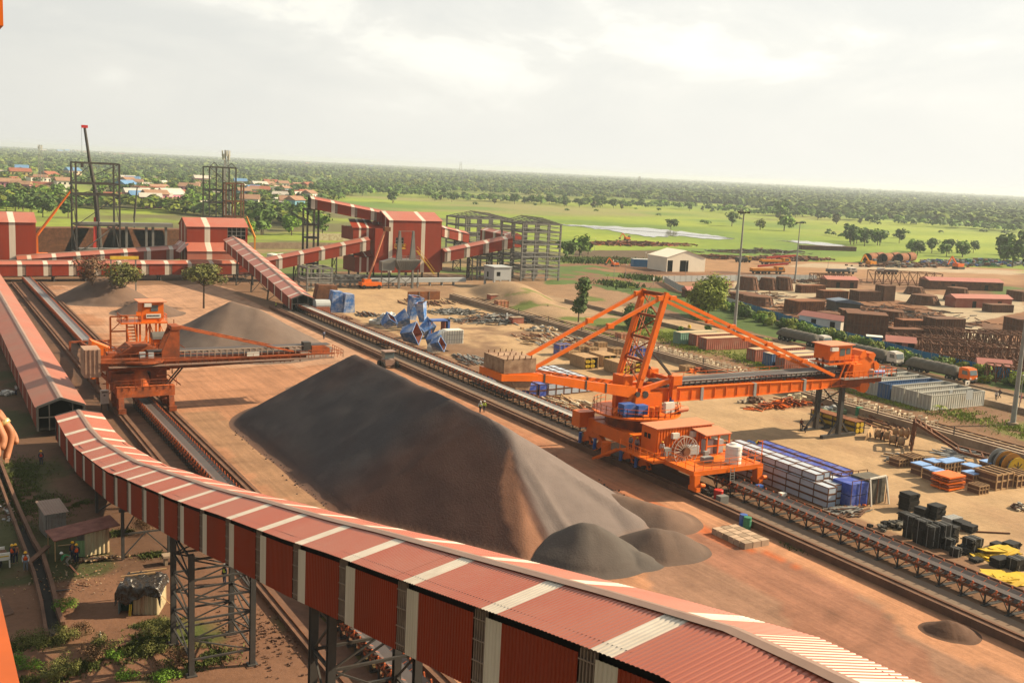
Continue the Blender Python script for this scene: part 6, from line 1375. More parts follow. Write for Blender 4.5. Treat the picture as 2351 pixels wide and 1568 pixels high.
band(40,(1500,2340),(395,420),(0,5,3),'scattered before the far forest','trees scattered before the far forest',(.6,1.2))
# far forest: one mass nobody could count
def forest(name,label,regions,n,size,leaf,mats,per,seed,h,lim=False):
    rg=np.random.default_rng(seed);xs=[];ys=[]
    while len(xs)<n:
        px_=rg.uniform(-60,2420,4000);t0,t1=regions;lo=np.interp(px_,*zip(*t1));hi=np.interp(px_,*zip(*t0));py_=hi+(lo-hi)*rg.uniform(0,1,4000)**1.15
        for a,b_ in zip(px_,py_):
            if lim and not(t0[0][0]<a<t0[-1][0]): continue
            g_=G(a,b_+.0488*a-0)
            if g_.y<0 or g_.length>13000: continue
            if not lim and float(fbm(np.array([g_.x/330.]),np.array([g_.y/200.]),3,4)[0])<.36: continue
            xs.append(g_.x);ys.append(g_.y)
            if len(xs)>=n: break
    xs=np.array(xs);ys=np.array(ys);N_=len(xs);dist=np.hypot(xs,ys);S_=size*np.clip(dist/1500,1,4)**.6*rg.uniform(.7,1.3,N_);H_=h*rg.uniform(.75,1.25,N_)
    d=rg.normal(size=(N_,per,3));d/=np.linalg.norm(d,axis=2)[...,None];d[...,2]=np.abs(d[...,2])*1.0-.25
    c=np.stack([xs,ys,H_*.55],1)[:,None,:]+d*np.stack([S_,S_,H_*.5],1)[:,None,:]*rg.uniform(.6,1.05,(N_,per,1))
    nr=d+rg.normal(size=d.shape)*.3+np.array([0,0,.9]);nr/=np.linalg.norm(nr,axis=2)[...,None]
    t=np.cross(nr,rg.normal(size=d.shape));t/=np.linalg.norm(t,axis=2)[...,None];b2_=np.cross(nr,t);s=(leaf*S_/size)[:,None,None]*rg.uniform(.6,1.3,(N_,per,1))
    V=np.stack([c-t*s-b2_*s*.6,c+t*s-b2_*s*.6,c+t*s+b2_*s*.6,c-t*s+b2_*s*.6],2).reshape(-1,3);nf=N_*per
    mi=np.repeat(rg.integers(0,len(mats),N_),per);o=npmesh(name,V,np.arange(4*nf).reshape(nf,4),mats,mi=mi,loc=(1000,1500,0));return tag(o,label,'forest',kind='stuff')
FM=[M('forest green a',(.10,.165,.03),.9,.22,.006,island=.18),M('forest green b',(.15,.205,.035),.9,.22,.006,island=.18),M('forest dark',(.075,.125,.03),.9,.22,.006,island=.18)]
# rows are heights in the photo measured against the level of the horizon at the left edge
forest('far_forest','wide green forest stretching below the horizon',([(-60,338.5),(2400,338.5)],[(-60,378),(450,372),(700,370),(900,368),(1300,378),(1700,392),(2000,402),(2400,412)]),17000,7.,3.8,FM,20,7,9)
forest('village_greenery','mass of smaller trees filling the village and its far edge',([(-60,372),(520,372),(760,366),(800,366)],[(-60,480),(300,468),(560,478),(720,492),(770,430),(830,392)]),4600,4.8,1.5,[LEAF,LEAFD,LEAFY],40,9,8)
forest('tree_belt','dark continuous tree belt crossing the bright fields behind the big red house',([(1000,406),(1500,403)],[(1000,411),(1500,409)]),90,4.6,1.3,[LEAF,LEAFD],46,12,8,True)
forest('tree_belt','dark tree belt along the far edge of the fields at the right',([(1500,399),(2400,418)],[(1500,405),(2400,424)]),150,5.,1.4,[LEAF,LEAFD],46,13,8,True)
forest('tree_belt','dark grove filling the ground behind the high red gallery',([(730,392),(1000,392)],[(730,412),(1000,408)]),130,5.,1.4,[LEAF,LEAFD],46,14,9,True)
forest('field_scrub','scattered low scrub over the bright fields',([(800,378),(2400,405)],[(800,400),(1300,430),(2400,470)]),130,2.6,1.,[LEAF,LEAFD],30,10,3.2)
# ---------------- village houses ----------------
hc=[M('house wall '+str(i),c,.8,.1,.5) for i,c in enumerate(((.80,.76,.68),(.62,.48,.36),(.62,.66,.70),(.55,.22,.30),(.15,.35,.45),(.60,.45,.18)))]
hr=[M('house roof '+str(i),c,.8,.15,.5) for i,c in enumerate(((.28,.10,.06),(.40,.36,.32),(.12,.25,.45),(.30,.18,.12),(.5,.47,.42)))]
def vhouse(w,d,h,wm_,rm_,flat):
    mb=MB();mb.box(-w/2,w/2,-d/2,d/2,0,h,0)
    if flat: mb.box(-w/2-.3,w/2+.3,-d/2-.3,d/2+.3,h,h+.35,1)
    else:
        s_=len(mb.v);mb.add([(-w/2-.5,-d/2-.5,h-.1),(w/2+.5,-d/2-.5,h-.1),(w/2+.5,d/2+.5,h-.1),(-w/2-.5,d/2+.5,h-.1),(-w/2-.5,0,h+d*.28),(w/2+.5,0,h+d*.28)],[(0,1,5,4),(2,3,4,5),(0,4,3),(1,2,5)],1)
    for x in np.arange(-w/2+1.2,w/2-1,2.6): mb.box(x,x+1.,-d/2-.06,-d/2+.02,.9,2.1,2)
    if h>4:
        for x in np.arange(-w/2+1.2,w/2-1,2.6): mb.box(x,x+1.,-d/2-.06,-d/2+.02,h-2.1,h-.9,2)
    me=mb.build('h',[wm_,rm_,VOID]);m_=me.data;bpy.data.objects.remove(me);return m_
VH=[];VW=[]
for i in range(14):
    fl=i%3==0;w=rt.uniform(7,15);cw,crf=rt.randrange(6),rt.randrange(5)
    VH.append(vhouse(w,rt.uniform(6,9),rt.choice((3,3.2,6.)),hc[cw],hr[crf],fl))
    VW.append('%s house with %s %s roof'%(['cream','sandy','grey','pink','teal','ochre'][cw],['rust red','grey','blue','brown','pale'][crf],'flat' if fl else 'pitched'))
def vill(n,xr,yr,what,grp,sr=(1.1,1.5)):
    for i in range(n):
        a=rt.uniform(*xr);b_=rt.uniform(*yr);k=rt.randrange(14);o=bpy.data.objects.new('village_house',VH[k]);COL.objects.link(o);o.location=G(a,b_+.0488*a);o.rotation_euler=(0,0,rt.uniform(-.5,.9));o.scale=(rt.uniform(*sr),)*3;tag(o,VW[k]+' '+what,'house',grp)
vill(20,(-10,170),(392,455),'left of the tall steel tower','houses left of the tall steel tower')
vill(40,(250,480),(400,462),'between the two steel towers','houses between the two steel towers')
vill(46,(540,715),(400,460),'right of the slimmer steel tower','houses right of the slimmer steel tower')
vill(26,(-10,330),(341,349),'in the hazy town on the horizon','hazy town houses',(1.4,2.6))
vill(10,(650,900),(345,349),'in the distant white settlement','distant settlement houses',(1.4,2.4))
o=bpy.data.objects.new('long_hall',vhouse(30,9,4.5,hc[5],hr[4],True));COL.objects.link(o);o.location=G(460,452);tag(o,'long cream hall left of the slimmer steel tower','building')
o=MB().box(0,60,0,.4,0,2.4).build('compound_wall',WHI);o.location=G(85,548);o.rotation_euler=(0,0,-.05);tag(o,'white compound wall behind the upper red gallery','wall')
o=MB().box(0,34,0,.4,0,3.2).build('compound_wall',CRM);o.location=G(705,552);o.rotation_euler=(0,0,0);tag(o,'long cream wall behind the lattice tower','wall')
o=MB().box(0,42,0,.4,0,2.6).build('compound_wall',CON);o.location=G(572,572);tag(o,'grey compound wall right of the middle house','wall')
for i,a in enumerate((625,648)): o=MB().lathe((0,0,0),[(1.9,0),(1.9,2.6),(1.7,2.9),(.4,3.1)],18).build('round_tank',WHI);o.location=G(a,602);tag(o,['left round white tank behind the sloping gallery','right round white tank behind the sloping gallery'][i],'tank')
for a,b_,c in ((120,540,0),(230,540,1),(385,552,2),(310,545,3)):
    o=MB().prism([(-12,0,0),(12,0,0),(9.5,0,8.4),(-8,0,9.2)] if c%2 else [(-8,0,0),(7,0,0),(12,0,9.),(-12,0,8.6)],(0,7,0)).build('rusty_hopper',RUST);o.location=PY(a,b_-6,392)*1.0;o.location.z=0;tag(o,['big brown steel plates left of the tall steel tower','big brown steel plates behind the tall steel tower','big brown steel hopper left of the middle house','brown flared steel plates between the tall tower and the middle house'][c],'steel plates')
# ---------------- cranes ----------------
def pole(p,q,r,mat,name,par,n=8): return MB().tube(p,q,r,n=n).build(name,mat,par)
t=T('mobile_crane','tall telescopic crane boom rising behind the tall steel tower with red tip','crane',(56.,370,0))
b0=PY(232,590,370);b1=PY(218,435,370);b2=PY(205,366,370);b3=PY(194,291,370)
MB().tube(b0,b1,.75,.75,8).build('lower_boom',STL,t);MB().tube(b1,b2,.6,.55,8).build('middle_boom',STL,t);MB().tube(b2,b3,.48,.42,8).build('upper_boom',STL,t)
MB().cb(b3,(1.9,.9,.9)).build('boom_head',M('red crane paint',(.6,.03,.03),.4),t);MB().tube(b3+Vector((-.9,0,0)),b3+Vector((-.9,0,-11.5)),.04).build('hoist_rope',STL,t);MB().cb(b3+Vector((-.9,0,-12.2)),(.8,.6,1.5)).build('hook_block',STL,t)
bb=Vector(b0);MB().box(bb.x-4,bb.x+4,368.6,371.4,.8,2.6).build('carrier',M('crane red',(.55,.06,.04),.5),t);MB().bar(bb+Vector((-2,0,-bb.z+2.5)),b1+Vector((0,0,-9)),.9).build('luffing_ram',M('crane red b',(.6,.05,.04),.5),t)
for x in (-3,-1,1,3): MB().lathe((bb.x+x,368.2,.7),[(.7,0),(.7,.4)],12,axis='Y').build('wheel',TYR,t)
def crane2(label,p0,p1,Y,m_,w=.5):
    a,b_=PY(*p0,Y),PY(*p1,Y);t=T('mobile_crane',label,'crane',(a.x,Y,0));MB().tube(a,a.lerp(b_,.55),w,w*.9,8).build('lower_boom',m_,t);MB().tube(a.lerp(b_,.55),b_,w*.7,w*.6,8).build('upper_boom',m_,t)
    MB().box(a.x-3,a.x+3,Y-1.2,Y+1.2,.7,2.4).build('carrier',m_,t);MB().bar((a.x,Y,2),a,w*1.2).build('turret',m_,t)
    for x in (-2,2): MB().lathe((a.x+x,Y-1.5,.6),[(.6,0),(.6,.4)],12,axis='Y').build('wheel',TYR,t)
    return t
YO=M('yellow orange crane',(.65,.25,.02),.5)
crane2('orange crane boom leaning up to the left steel tower',(85,540),(165,435),370,ORG,.45)
crane2('small yellow orange crane boom beside the middle house',(585,545),(566,497),352,YO,.4)
crane2('dark slim crane boom standing between the two towers',(308,502),(315,430),400,STL,.35)
t=T('boom_lift','orange boom lift reaching up the left edge of the big red house','boom lift',(118,286.2,0))
pole((116.8,286,2.2),(121.8,286,17.),.32,ORL,'boom',t);MB().box(121.4,123.2,285.3,286.7,16.6,17.8).build('basket',RUST,t);MB().box(114.6,120.6,284.6,287.6,.9,1.9).build('chassis',ORG,t);MB().box(115.4,117.6,285,287,1.9,2.8).build('turret',ORG,t)
for x in (115.2,119.8):
    for y in (284.4,287.5): MB().lathe((x,y,.6),[(.6,0),(.6,.35)],12,axis='Y').build('wheel',TYR,t)
# ---------------- light masts, lamp poles, telecom masts ----------------
def mast(label,p,h,r0_=.42):
    t=T('light_mast',label,'light mast',(p[0],p[1],0));x,y=p[0],p[1];MB().tube((x,y,0),(x,y,h),r0_,r0_*.35,14).build('pole',GAL,t);MB().lathe((x,y,h-.2),[(1.1,0),(1.1,.15)],16).build('ring',STL,t)
    for k in range(6): a=k*math.pi/3;MB().cb((x+1.2*math.cos(a),y+1.2*math.sin(a),h-.1),(.5,.35,.4),rz=a).build('floodlight',STL,t)
    MB().lathe((x,y,0),[(.9,0),(.8,.4)],14).build('footing',CON,t)
mast('tall grey light mast behind the reclaimer stays',(169.8,189),28.8);mast('farther light mast standing in the fabrication yard',(283.1,285),22.,.35);mast('grey light mast rising out of the right edge of the picture',G(2325,975),26)
def lattice(label,base,h,w,mat=GAL,dish=True):
    t=T('telecom_mast',label,'mast',(base[0],base[1],0));mb=MB();x,y=base[0],base[1]
    for a,b_ in ((-w,-w),(w,-w),(0,w)): mb.bar((x+a,y+b_,0),(x+a*.3,y+b_*.3,h),.35)
    for i in range(10):
        z0_,z1_=h*i/10,h*(i+1)/10;f0,f1=w*(1-.7*i/10),w*(1-.7*(i+1)/10);mb.bar((x-f0,y-f0,z0_),(x+f1,y-f1,z1_),.2);mb.bar((x+f0,y-f0,z0_),(x-f1,y-f1,z1_),.2)
    mb.build('lattice',mat,t)
    if dish:
        mb=MB()
        for k in range(8): a=k*.785;mb.cb((x+1.6*math.cos(a),y+1.6*math.sin(a),h-1.5-1.5*(k%2)),(.5,.5,2.6))
        mb.build('antennas',WHI,t)
p_=PY(519,345,480);lattice('telecom mast with white antennas behind the slimmer steel tower',(p_.x,480),p_.z,2.2)
p_=PY(92,333,1000);lattice('hazy telecom mast among the trees at the far left',(p_.x,1000),p_.z,3.)
p_=PY(1057,372,1900);lattice('faint pylon standing far off beyond the big red house',(p_.x,1900),p_.z,5.,dish=False)
p_=PY(1468,405,1500);lattice('faint lattice pylon in front of the far forest',(p_.x,1500),p_.z,4.,dish=False)
lp_=T('lamp_pole','x','lamp pole',(0,0,0),'lamp poles along the sandy road');MB().tube((0,0,0),(0,0,5.6),.08,.05,8).build('pole',GAL,lp_);MB().cb((.2,0,5.6),(.6,.2,.12)).build('lamp_head',WHI,lp_);lp_['label']='thin lamp pole along the sandy road and its grass strip'
for i,q in enumerate(((1365,575),(1409,640),(1435,645),(1480,612),(1573,635),(1900,620),(2340,935))): place(lp_,i==0,G(*q))
for i,(a,b_,w,h,lb) in enumerate(((2160,930,.9,.9,'left pale signboard on posts beside the road'),(2180,930,.8,.9,'right pale signboard of the pair beside the road'),(2222,940,1.6,1.6,'large pale signboard left of the right light mast'),(2218,905,1.1,.8,'white signboard with a dark mark near the fence'),(1408,610,.5,.6,'small white sign plate by the embankment'),(1500,655,.5,1.,'white marker board in the bushes'))):
    t=T('signboard',label=lb,cat='sign',loc=tuple(G(a,b_)));x,y=t.location[:2];MB().box(x-w/2,x+w/2,y-.03,y+.03,1.7,1.7+h).build('board',GRYP if i<3 else WHI,t);MB().box(x-.05,x+.05,y,y+.08,0,1.8).build('post',GAL,t)
    if i==3: MB().box(x-.2,x+.2,y-.05,y-.03,1.9,2.2).build('mark',CLD,t)
sap=T('palm_sapling','x','sapling',(0,0,0),'palm saplings');MB().tube((0,0,0),(0,0,.9),.07,.05,6).build('stem',BARK,sap);mb=MB()
for k in range(11):
    a=k*.571;c_,s_=math.cos(a),math.sin(a)
    for u0,u1,z0_,z1_ in ((0,.6,.9,1.25),(.6,1.15,1.25,.95)): mb.quad((c_*u0-s_*.12,s_*u0+c_*.12,z0_),(c_*u1-s_*.08,s_*u1+c_*.08,z1_),(c_*u1+s_*.08,s_*u1-c_*.08,z1_),(c_*u0+s_*.12,s_*u0-c_*.12,z0_))
mb.build('fronds',LEAFY,sap);sap['label']='small palm sapling planted along the edge of the sandy road'
for i,q in enumerate(((2110,905),(2156,950),(1935,880),(1880,838),(1760,790),(1840,815),(2010,850),(1650,775),(1430,655),(1450,668),(1405,650),(1395,640))): place(sap,i==0,G(*q),rz=i,sc=1.1)
# ---------------- fences, tent, sheds and works of the fabrication yard ----------------
def fencerun(name,label,pts,h,mat,seg=2.6):
    t=T(name,label,'fence',tuple(pts[0]));mb=MB();pm_=MB()
    for a,b_ in zip(pts,pts[1:]):
        n_=max(1,int((b_-a).length/seg))
        for i in range(n_):
            p,q=a.lerp(b_,i/n_),a.lerp(b_,(i+1)/n_);zz=random.uniform(-.06,.06);mb.prism([(p.x,p.y,.1),(q.x,q.y,.1),(q.x,q.y,h+zz),(p.x,p.y,h+zz)],(.04,.04,0));pm_.bar((p.x,p.y,0),(p.x,p.y,h+.1),.08)
    mb.build('sheets',mat,t);pm_.build('posts',GAL,t)
fencerun('blue_fence','long blue sheet metal fence running behind the trucks',[Vector(q+(0,)) for q in ((206.8,229),(200,206),(193.5,186),(191.5,172),(187.5,150),(186.8,137),(187.6,122),(188,100))],2.2,BLF)
fencerun('grey_fence','grey sheet fence continuing from the blue fence to the corner',[Vector((228,291,0)),Vector((216,268,0)),Vector((207,230,0))],2.2,GRYP)
fencerun('grey_fence','grey sheet fence running right from the corner behind the round tree',[Vector((228,292,0)),Vector((262,293,0)),Vector((300,291,0))],2.2,GRYP)
t=T('storage_tent','cream gable ended storage tent with two dark door openings','tent',(266,329,0))
a=cF(35,150);b_=cF(75,158);c=cF(285,158);ux=(c-b_).normalized();uy=Vector((-ux.y,ux.x,0));w=(c-b_).length*1.18;a0=b_-ux*w*.18
def tp(s,d,z): q=a0+ux*s+uy*d;return (q.x,q.y,z)
D=13.;hh=5.6;rr=8.2;mb=MB()
for s0_,s1_ in ((0,.4),(2.8,w*.34),(w*.34+4.,w)): mb.quad(tp(s0_,0,0),tp(s1_,0,0),tp(s1_,0,hh),tp(s0_,0,hh))
for s0_,s1_ in ((.4,2.8),(w*.34,w*.34+4.)): mb.quad(tp(s0_,0,4.4),tp(s1_,0,4.4),tp(s1_,0,hh),tp(s0_,0,hh))
mb.add([tp(0,0,hh),tp(w,0,hh),tp(w/2,0,rr)],[(0,1,2)]);mb.quad(tp(w,0,0),tp(w,D,0),tp(w,D,hh),tp(w,0,hh));mb.quad(tp(0,D,0),tp(0,0,0),tp(0,0,hh),tp(0,D,hh));mb.quad(tp(w,D,0),tp(0,D,0),tp(0,D,hh),tp(w,D,hh));TC=M('cream tent fabric',(.85,.78,.66),.7,.05,.3);mb.build('walls',TC,t)
mb=MB();mb.quad(tp(-.2,-.3,hh-.1),tp(w/2,-.3,rr),tp(w/2,D+.3,rr),tp(-.2,D+.3,hh-.1));mb.quad(tp(w/2,-.3,rr),tp(w+.2,-.3,hh-.1),tp(w+.2,D+.3,hh-.1),tp(w/2,D+.3,rr));mb.build('roof',TC,t)
mb=MB();mb.quad(tp(.3,2.5,0),tp(w-.3,2.5,0),tp(w-.3,2.5,5.4),tp(.3,2.5,5.4));mb.build('dark_inside',VOID,t)
def box_at(name,label,cat,p,s,mat,rz=0,parts=None):
    t=T(name,label,cat,(p[0],p[1],0));w,d,h=s;o=MB().box(-w/2,w/2,-d/2,d/2,0,h).build('body',mat);o.parent=t
    for n_,f,m_ in (parts or []): mb=MB();f(mb,w,d,h);q=mb.build(n_,m_);q.parent=t
    t.rotation_euler=(0,0,rz);return t
PINK=M('pink metal roof',(.42,.17,.14),.6,.08,.5)
def shedp(m_): return [('roof',lambda mb,w,d,h:mb.prism([(-w/2-.3,-d/2-.4,h),(-w/2-.3,d/2+.4,h),(-w/2-.3,0,h+1.1)],(w+.6,0,0)),m_),('door',lambda mb,w,d,h:mb.box(-w*.2,-w*.2+1.4,-d/2-.05,-d/2,0,2.1),VOID),('door',lambda mb,w,d,h:mb.box(w*.25,w*.25+1.4,-d/2-.05,-d/2,0,2.1),VOID)]
box_at('site_shed','white walled shed with pink roof behind the blue fence','shed',G(1890,752),(12,4,2.6),WHI,-1.35,shedp(PINK))
box_at('site_shed','long low shed with pink roof at the far right of the concrete apron','shed',G(2205,664),(30,7,3.2),RUST,-.35,shedp(PINK))
box_at('site_shed','red brown shed with pink roof below the long one','shed',G(2245,705),(21,5,3.),CR,-.25,shedp(PINK))
box_at('site_shed','shed with pink roof in the rusty steel left of the apron','shed',G(1925,660),(12,5,3.),RUST,-.3,shedp(PINK))
box_at('site_shed','small pink roofed shed behind the grey fence corner','shed',G(1595,682),(7,4,2.2),RUST,-.2,shedp(PINK))
box_at('site_shed','small red roofed box shed right behind the blue fence','shed',G(2065,805),(6,4,2.2),CR,-.8,shedp(PINK))
box_at('site_shed','red roofed shed among the rusty frames near the right edge','shed',G(2278,862),(6,4,2.3),RUST,-.8,shedp(PINK))
box_at('site_cabin','blue site cabin touching the blue fence','cabin',G(2005,797),(3.4,3,2.5),BLF,-.8,[('roof',lambda mb,w,d,h:mb.box(-w/2-.1,w/2+.1,-d/2-.1,d/2+.1,h,h+.1),WHI)])
box_at('site_cabin','blue cabin behind the cream tent','cabin',(257,344,0),(7,4,3.),BLF,-.3,[('roof',lambda mb,w,d,h:mb.box(-w/2-.1,w/2+.1,-d/2-.1,d/2+.1,h,h+.1),GRYP)])
def ribs(mb,w,d,h):
    for x in np.linspace(-w/2,w/2,12): mb.box(x-.1,x+.1,-d/2-.12,-d/2,0,h)
    for z in (.2,h*.5,h-.1): mb.box(-w/2,w/2,-d/2-.12,-d/2,z-.08,z+.08);mb.box(-w/2-.12,-w/2,-d/2,d/2,z-.08,z+.08)
    for y in np.linspace(-d/2,d/2,6): mb.box(-w/2-.12,-w/2,y-.1,y+.1,0,h)
for a,b_,s,rz,m_,lb in ((1845,718,(9,6,3.6),-.1,RUS2,'large rusty ribbed form box with plank top behind the round tree'),(1985,770,(9.5,7,5.6),-.75,RUST,'tallest dark brown ribbed steel box behind the blue fence'),(1950,745,(5,5,4.),-.6,RUST,'dark ribbed steel box half behind the tallest one'),(2165,765,(8.5,5,4.),-.25,COND,'grey brown ribbed steel box before the bare red ground'),(2090,758,(7,4,2.8),-.3,RUS2,'orange rust ribbed box left of the grey brown one'),(2075,778,(8,3.5,2.6),-.3,RUST,'low rusty ribbed box nearest the rusty frames'),(2030,690,(4.5,4,5.),-.1,RUST,'square rusty ribbed tower form in the middle of the yard'),(1985,690,(8,5,3.2),-.2,RUST,'sloping brown form left of the square tower form'),(1910,685,(9,4,2.6),-.2,RUS2,'long brown curved form above the plank topped box'),(1860,672,(10,3,2.6),-.1,RUS2,'orange brown form at the upper left of the yard'),(2350,765,(8,6,4),-.3,RUST,'rusty form box cut by the right edge'),(2290,716,(8,4,2.4),-.2,RUST,'brown form beside the red brown shed'),(1900,575,(34,3,2.4),-.25,COND,'long wall of brown steel forms before the field edge'),(2340,690,(6,6,3.4),0,RUST,'brown drum like form near the right edge')):
    box_at('steel_form',lb,'steel form',G(a,b_),s,m_,rz,[('ribs',ribs,RUST if m_ is not RUST else COND)])
def cone(label,p,r0_,r1,h,ns=14):
    t=T('conical_form',label,'conical form',(p[0],p[1],0));o=MB().lathe((0,0,0),[(r0_,0),(r1,h),(r1*.9,h+.2)],26).build('shell',RUST);o.parent=t;mb=MB()
    for k in range(ns): a=2*math.pi*k/ns;mb.bar((r0_*1.02*math.cos(a),r0_*1.02*math.sin(a),0),(r1*1.03*math.cos(a),r1*1.03*math.sin(a),h),.22)
    for z,u in ((.2,0),(h*.5,.5),(h,1)):
        rr_=(r0_+(r1-r0_)*u)*1.03
        for k in range(20): a,b_=2*math.pi*k/20,2*math.pi*(k+1)/20;mb.bar((rr_*math.cos(a),rr_*math.sin(a),z),(rr_*math.cos(b_),rr_*math.sin(b_),z),.2)
    q=mb.build('stiffener_ring',COND);q.parent=t
for a,b_,r,r1,h,lb in ((1716,665,4.,2.7,4.2,'leftmost rusty cone form behind the round tree'),(1762,665,3.6,2.3,3.9,'middle rusty cone form of the three in a row'),(1797,666,3.4,2.3,4.3,'rightmost rusty cone form of the three in a row'),(1738,700,4.8,4.,2.6,'wide low rusty ring form in front of the cones'),(1705,688,4.2,4.,2.,'low rusty ring left of the wide one'),(2045,735,3.4,3.,2.6,'round dark ribbed tub in the middle of the yard'),(1900,748,3.,2.7,3.4,'round dark ribbed tub beside the white walled shed'),(2120,698,5,3.6,2.8,'grey brown broad dome form on the concrete apron'),(2195,690,4,3.,4.2,'brown dome form right of the grey one'),(2100,675,3.6,2.4,2.4,'small brown dome form behind the grey one')): cone(lb,G(a,b_),r,r1,h)
def rackfr(label,p,L,W_,h,rz,n=7,mat=RUST):
    t=T('rusty_lattice',label,'lattice frame',(p[0],p[1],0));mb=MB()
    for i in range(n+1):
        x=-L/2+L*i/n
        for y in (-W_/2,W_/2):
            mb.bar((x,y,0),(x,y,h),.18)
            if i<n: mb.bar((x,y,0 if i%2 else h),(x+L/n,y,h if i%2 else 0),.14)
        mb.bar((x,-W_/2,h),(x,W_/2,h),.16);mb.bar((x,-W_/2,.2),(x,W_/2,h),.12)
    for y in (-W_/2,W_/2):
        for z in (h*.1,h): mb.bar((-L/2,y,z),(L/2,y,z),.2)
    q=mb.build('lattice',mat);q.parent=t;t.rotation_euler=(0,0,rz)
for a,b_,L,W_,h,rz,lb in ((2120,800,16,5,2.8,-.6,'rusty lattice frame behind the orange cab truck'),(2200,825,15,5,3.2,-.75,'rusty lattice frame in the row behind the blue fence'),(2150,775,13,4,2.4,-.5,'rusty lattice frame nearest the low form boxes'),(2270,800,15,6,3.8,-.6,'tall rusty lattice frame near the right edge'),(2240,850,14,4,3.,-.8,'rusty lattice frame closest to the blue fence'),(2320,840,13,5,4.,-.7,'rusty lattice frame cut by the right edge'),(2230,785,12,5,2.6,-.5,'low rusty lattice frame in the middle of the frames'),(2310,790,12,5,3.,-.6,'farther rusty lattice frame at the right'),(2340,880,12,4,3.2,-.8,'lowest rusty lattice frame at the right edge'),(2075,655,26,7,5,-.45,'long tall rusty lattice shed frame beside the apron'),(1905,652,14,6,3.6,-.2,'rusty lattice frame left of the apron'),(2180,805,13,4,2.4,-.6,'rusty lattice frame between the frames of the row')): rackfr(lb,G(a,b_),L,W_,h,rz,8)
t=box_at('tarpaulin_shelter','stack of dark profiles under blue grey tarpaulin behind the blue fence','stack',G(1935,715),(8,5,3.),STL,-.3,[('tarpaulin',lambda mb,w,d,h:mb.prism([(-w/2-.3,-d/2-.3,h),(w*.6,-d/2-.3,h-.6),(w*.6,-d/2-.3,h-.4),(0,-d/2-.3,h+.8),(-w/2-.3,-d/2-.3,h+.3)],(0,d+.6,0)),M('blue grey tarp',(.13,.17,.24),.5,.2,.5))])
heap('yard_scrap','wide scatter of dark steel scrap across the fabrication yard','scrap',G(1990,722),800,(34,26),1.2,[RUST,COND,STL,RUS2],.9,40,True)
heap('yard_scrap','scatter of rusty pieces among the lattice frames','scrap',G(2210,815),600,(26,18),1.,[RUST,COND,RUS2],1.,41,True)
heap('yard_scrap','rusty steel scatter beyond the tent under the pond','scrap',G(1450,562),420,(42,10),2.2,[RUST,ORD,COND],2.,42,True)
heap('yard_scrap','brown steel stock spread right of the tent','scrap',G(1640,592),260,(30,9),1.6,[RUST,COND,STL,RUS2],1.6,47,True)
heap('yard_scrap','brown steel stock below the pond between the masts','scrap',G(1800,596),300,(34,9),1.6,[RUST,COND,RUS2],1.8,48)
heap('yard_scrap','low brown clutter behind the flatbed truck','scrap',G(2100,612),200,(40,6),1.6,[RUST,COND,GREY],1.5,49)
heap('yard_scrap','clutter of rusty parts between the cone forms and the far road','scrap',G(1840,645),300,(30,12),1.1,[RUST,COND,RUS2,STL],.8,50,True)
heap('yard_scrap','dark grey stock piled along the field edge','scrap',G(1740,580),240,(40,10),1.6,[STL,GREY,COND],2.,43,True)
heap('yard_scrap','blue and grey stock spread at the far right edge of the works','scrap',G(2240,606),420,(60,14),1.9,[GREY,BLU,GAL,RUST,GRN],2.,44)
heap('yard_scrap','low steel scatter at the upper left of the fabrication yard','scrap',G(1720,680),160,(16,12),1.1,[RUST,COND,GAL],.8,45,True)
for i in range(6):
    p_=G(1990+18*i,604-2*(i%2));o=MB();m_=24;vs=[]
    t=T('rusty_pipe',['first','second','third','fourth','fifth','sixth'][i]+' big rusty pipe from the left in the pipe row','pipe',(p_.x,p_.y,0));mb=MB();mb.tube((0,0,2.3),(9,4,2.3),2.3,n=20,cap=False);mb.tube((0,0,2.3),(9,4,2.3),2.15,n=20,cap=False);q=mb.build('shell',RUS2);q.parent=t;q=MB().tube((4,1.8,2.3),(4.1,1.85,2.3),2.14,n=20).build('dark_inside',VOID);q.parent=t
# yard vehicles
def vehicle(label,cat,p,rz,L,cabm,bodym,arm=None,h=2.6,armm=None,name='yard_truck'):
    t=T(name,label,cat,(0,0,0));MB().box(0,L,-1.2,1.2,.8,1.3).build('chassis',STL,t);MB().box(0,L*.7,-1.25,1.25,1.3,h*.75).build('body',bodym,t)
    c=MB().prism([(L*.74,-1.2,1.),(L,-1.2,1.),(L,-1.2,1.9),(L*.95,-1.2,h),(L*.74,-1.2,h)],(0,2.4,0)).build('cab',cabm,t);MB().box(L*.8,L*.93,-1.23,-1.2,1.8,h-.3).build('side_window',GLS,c)
    for x in (L*.12,L*.3,L*.5,L*.85):
        for y in (-1.35,1.05): MB().lathe((x,y,.55),[(.55,0),(.55,.3)],12,axis='Y').build('wheel',TYR,t)
    if arm: MB().bar((L*.2,0,h),(arm[0],0,arm[1]),.7).build('boom',armm,t)
    t.location=(p[0],p[1],0);t.rotation_euler=(0,0,rz);return t
CRR=M('crane boom red',(.42,.03,.02),.45)
vehicle('yellow truck crane with long red boom parked in front','mobile crane',G(1785,628)-Vector((14,0,0)),-.15,15,YO,YO,(17,4.2),3.,CRR,'truck_crane')
vehicle('second yellow truck crane with red boom parked behind','mobile crane',G(1800,607)-Vector((14,0,0)),-.15,15,YO,YO,(18,4.2),3.,CRR,'truck_crane')
vehicle('yellow tipper truck right of the tent','truck',G(1690,602),-.2,7,YEL,STL,h=2.8)
vehicle('dark flatbed truck with white cab on the far road','truck',G(1955,628)-Vector((14,0,0)),-.15,14,TW,M('dark flatbed load',(.07,.09,.12),.6))
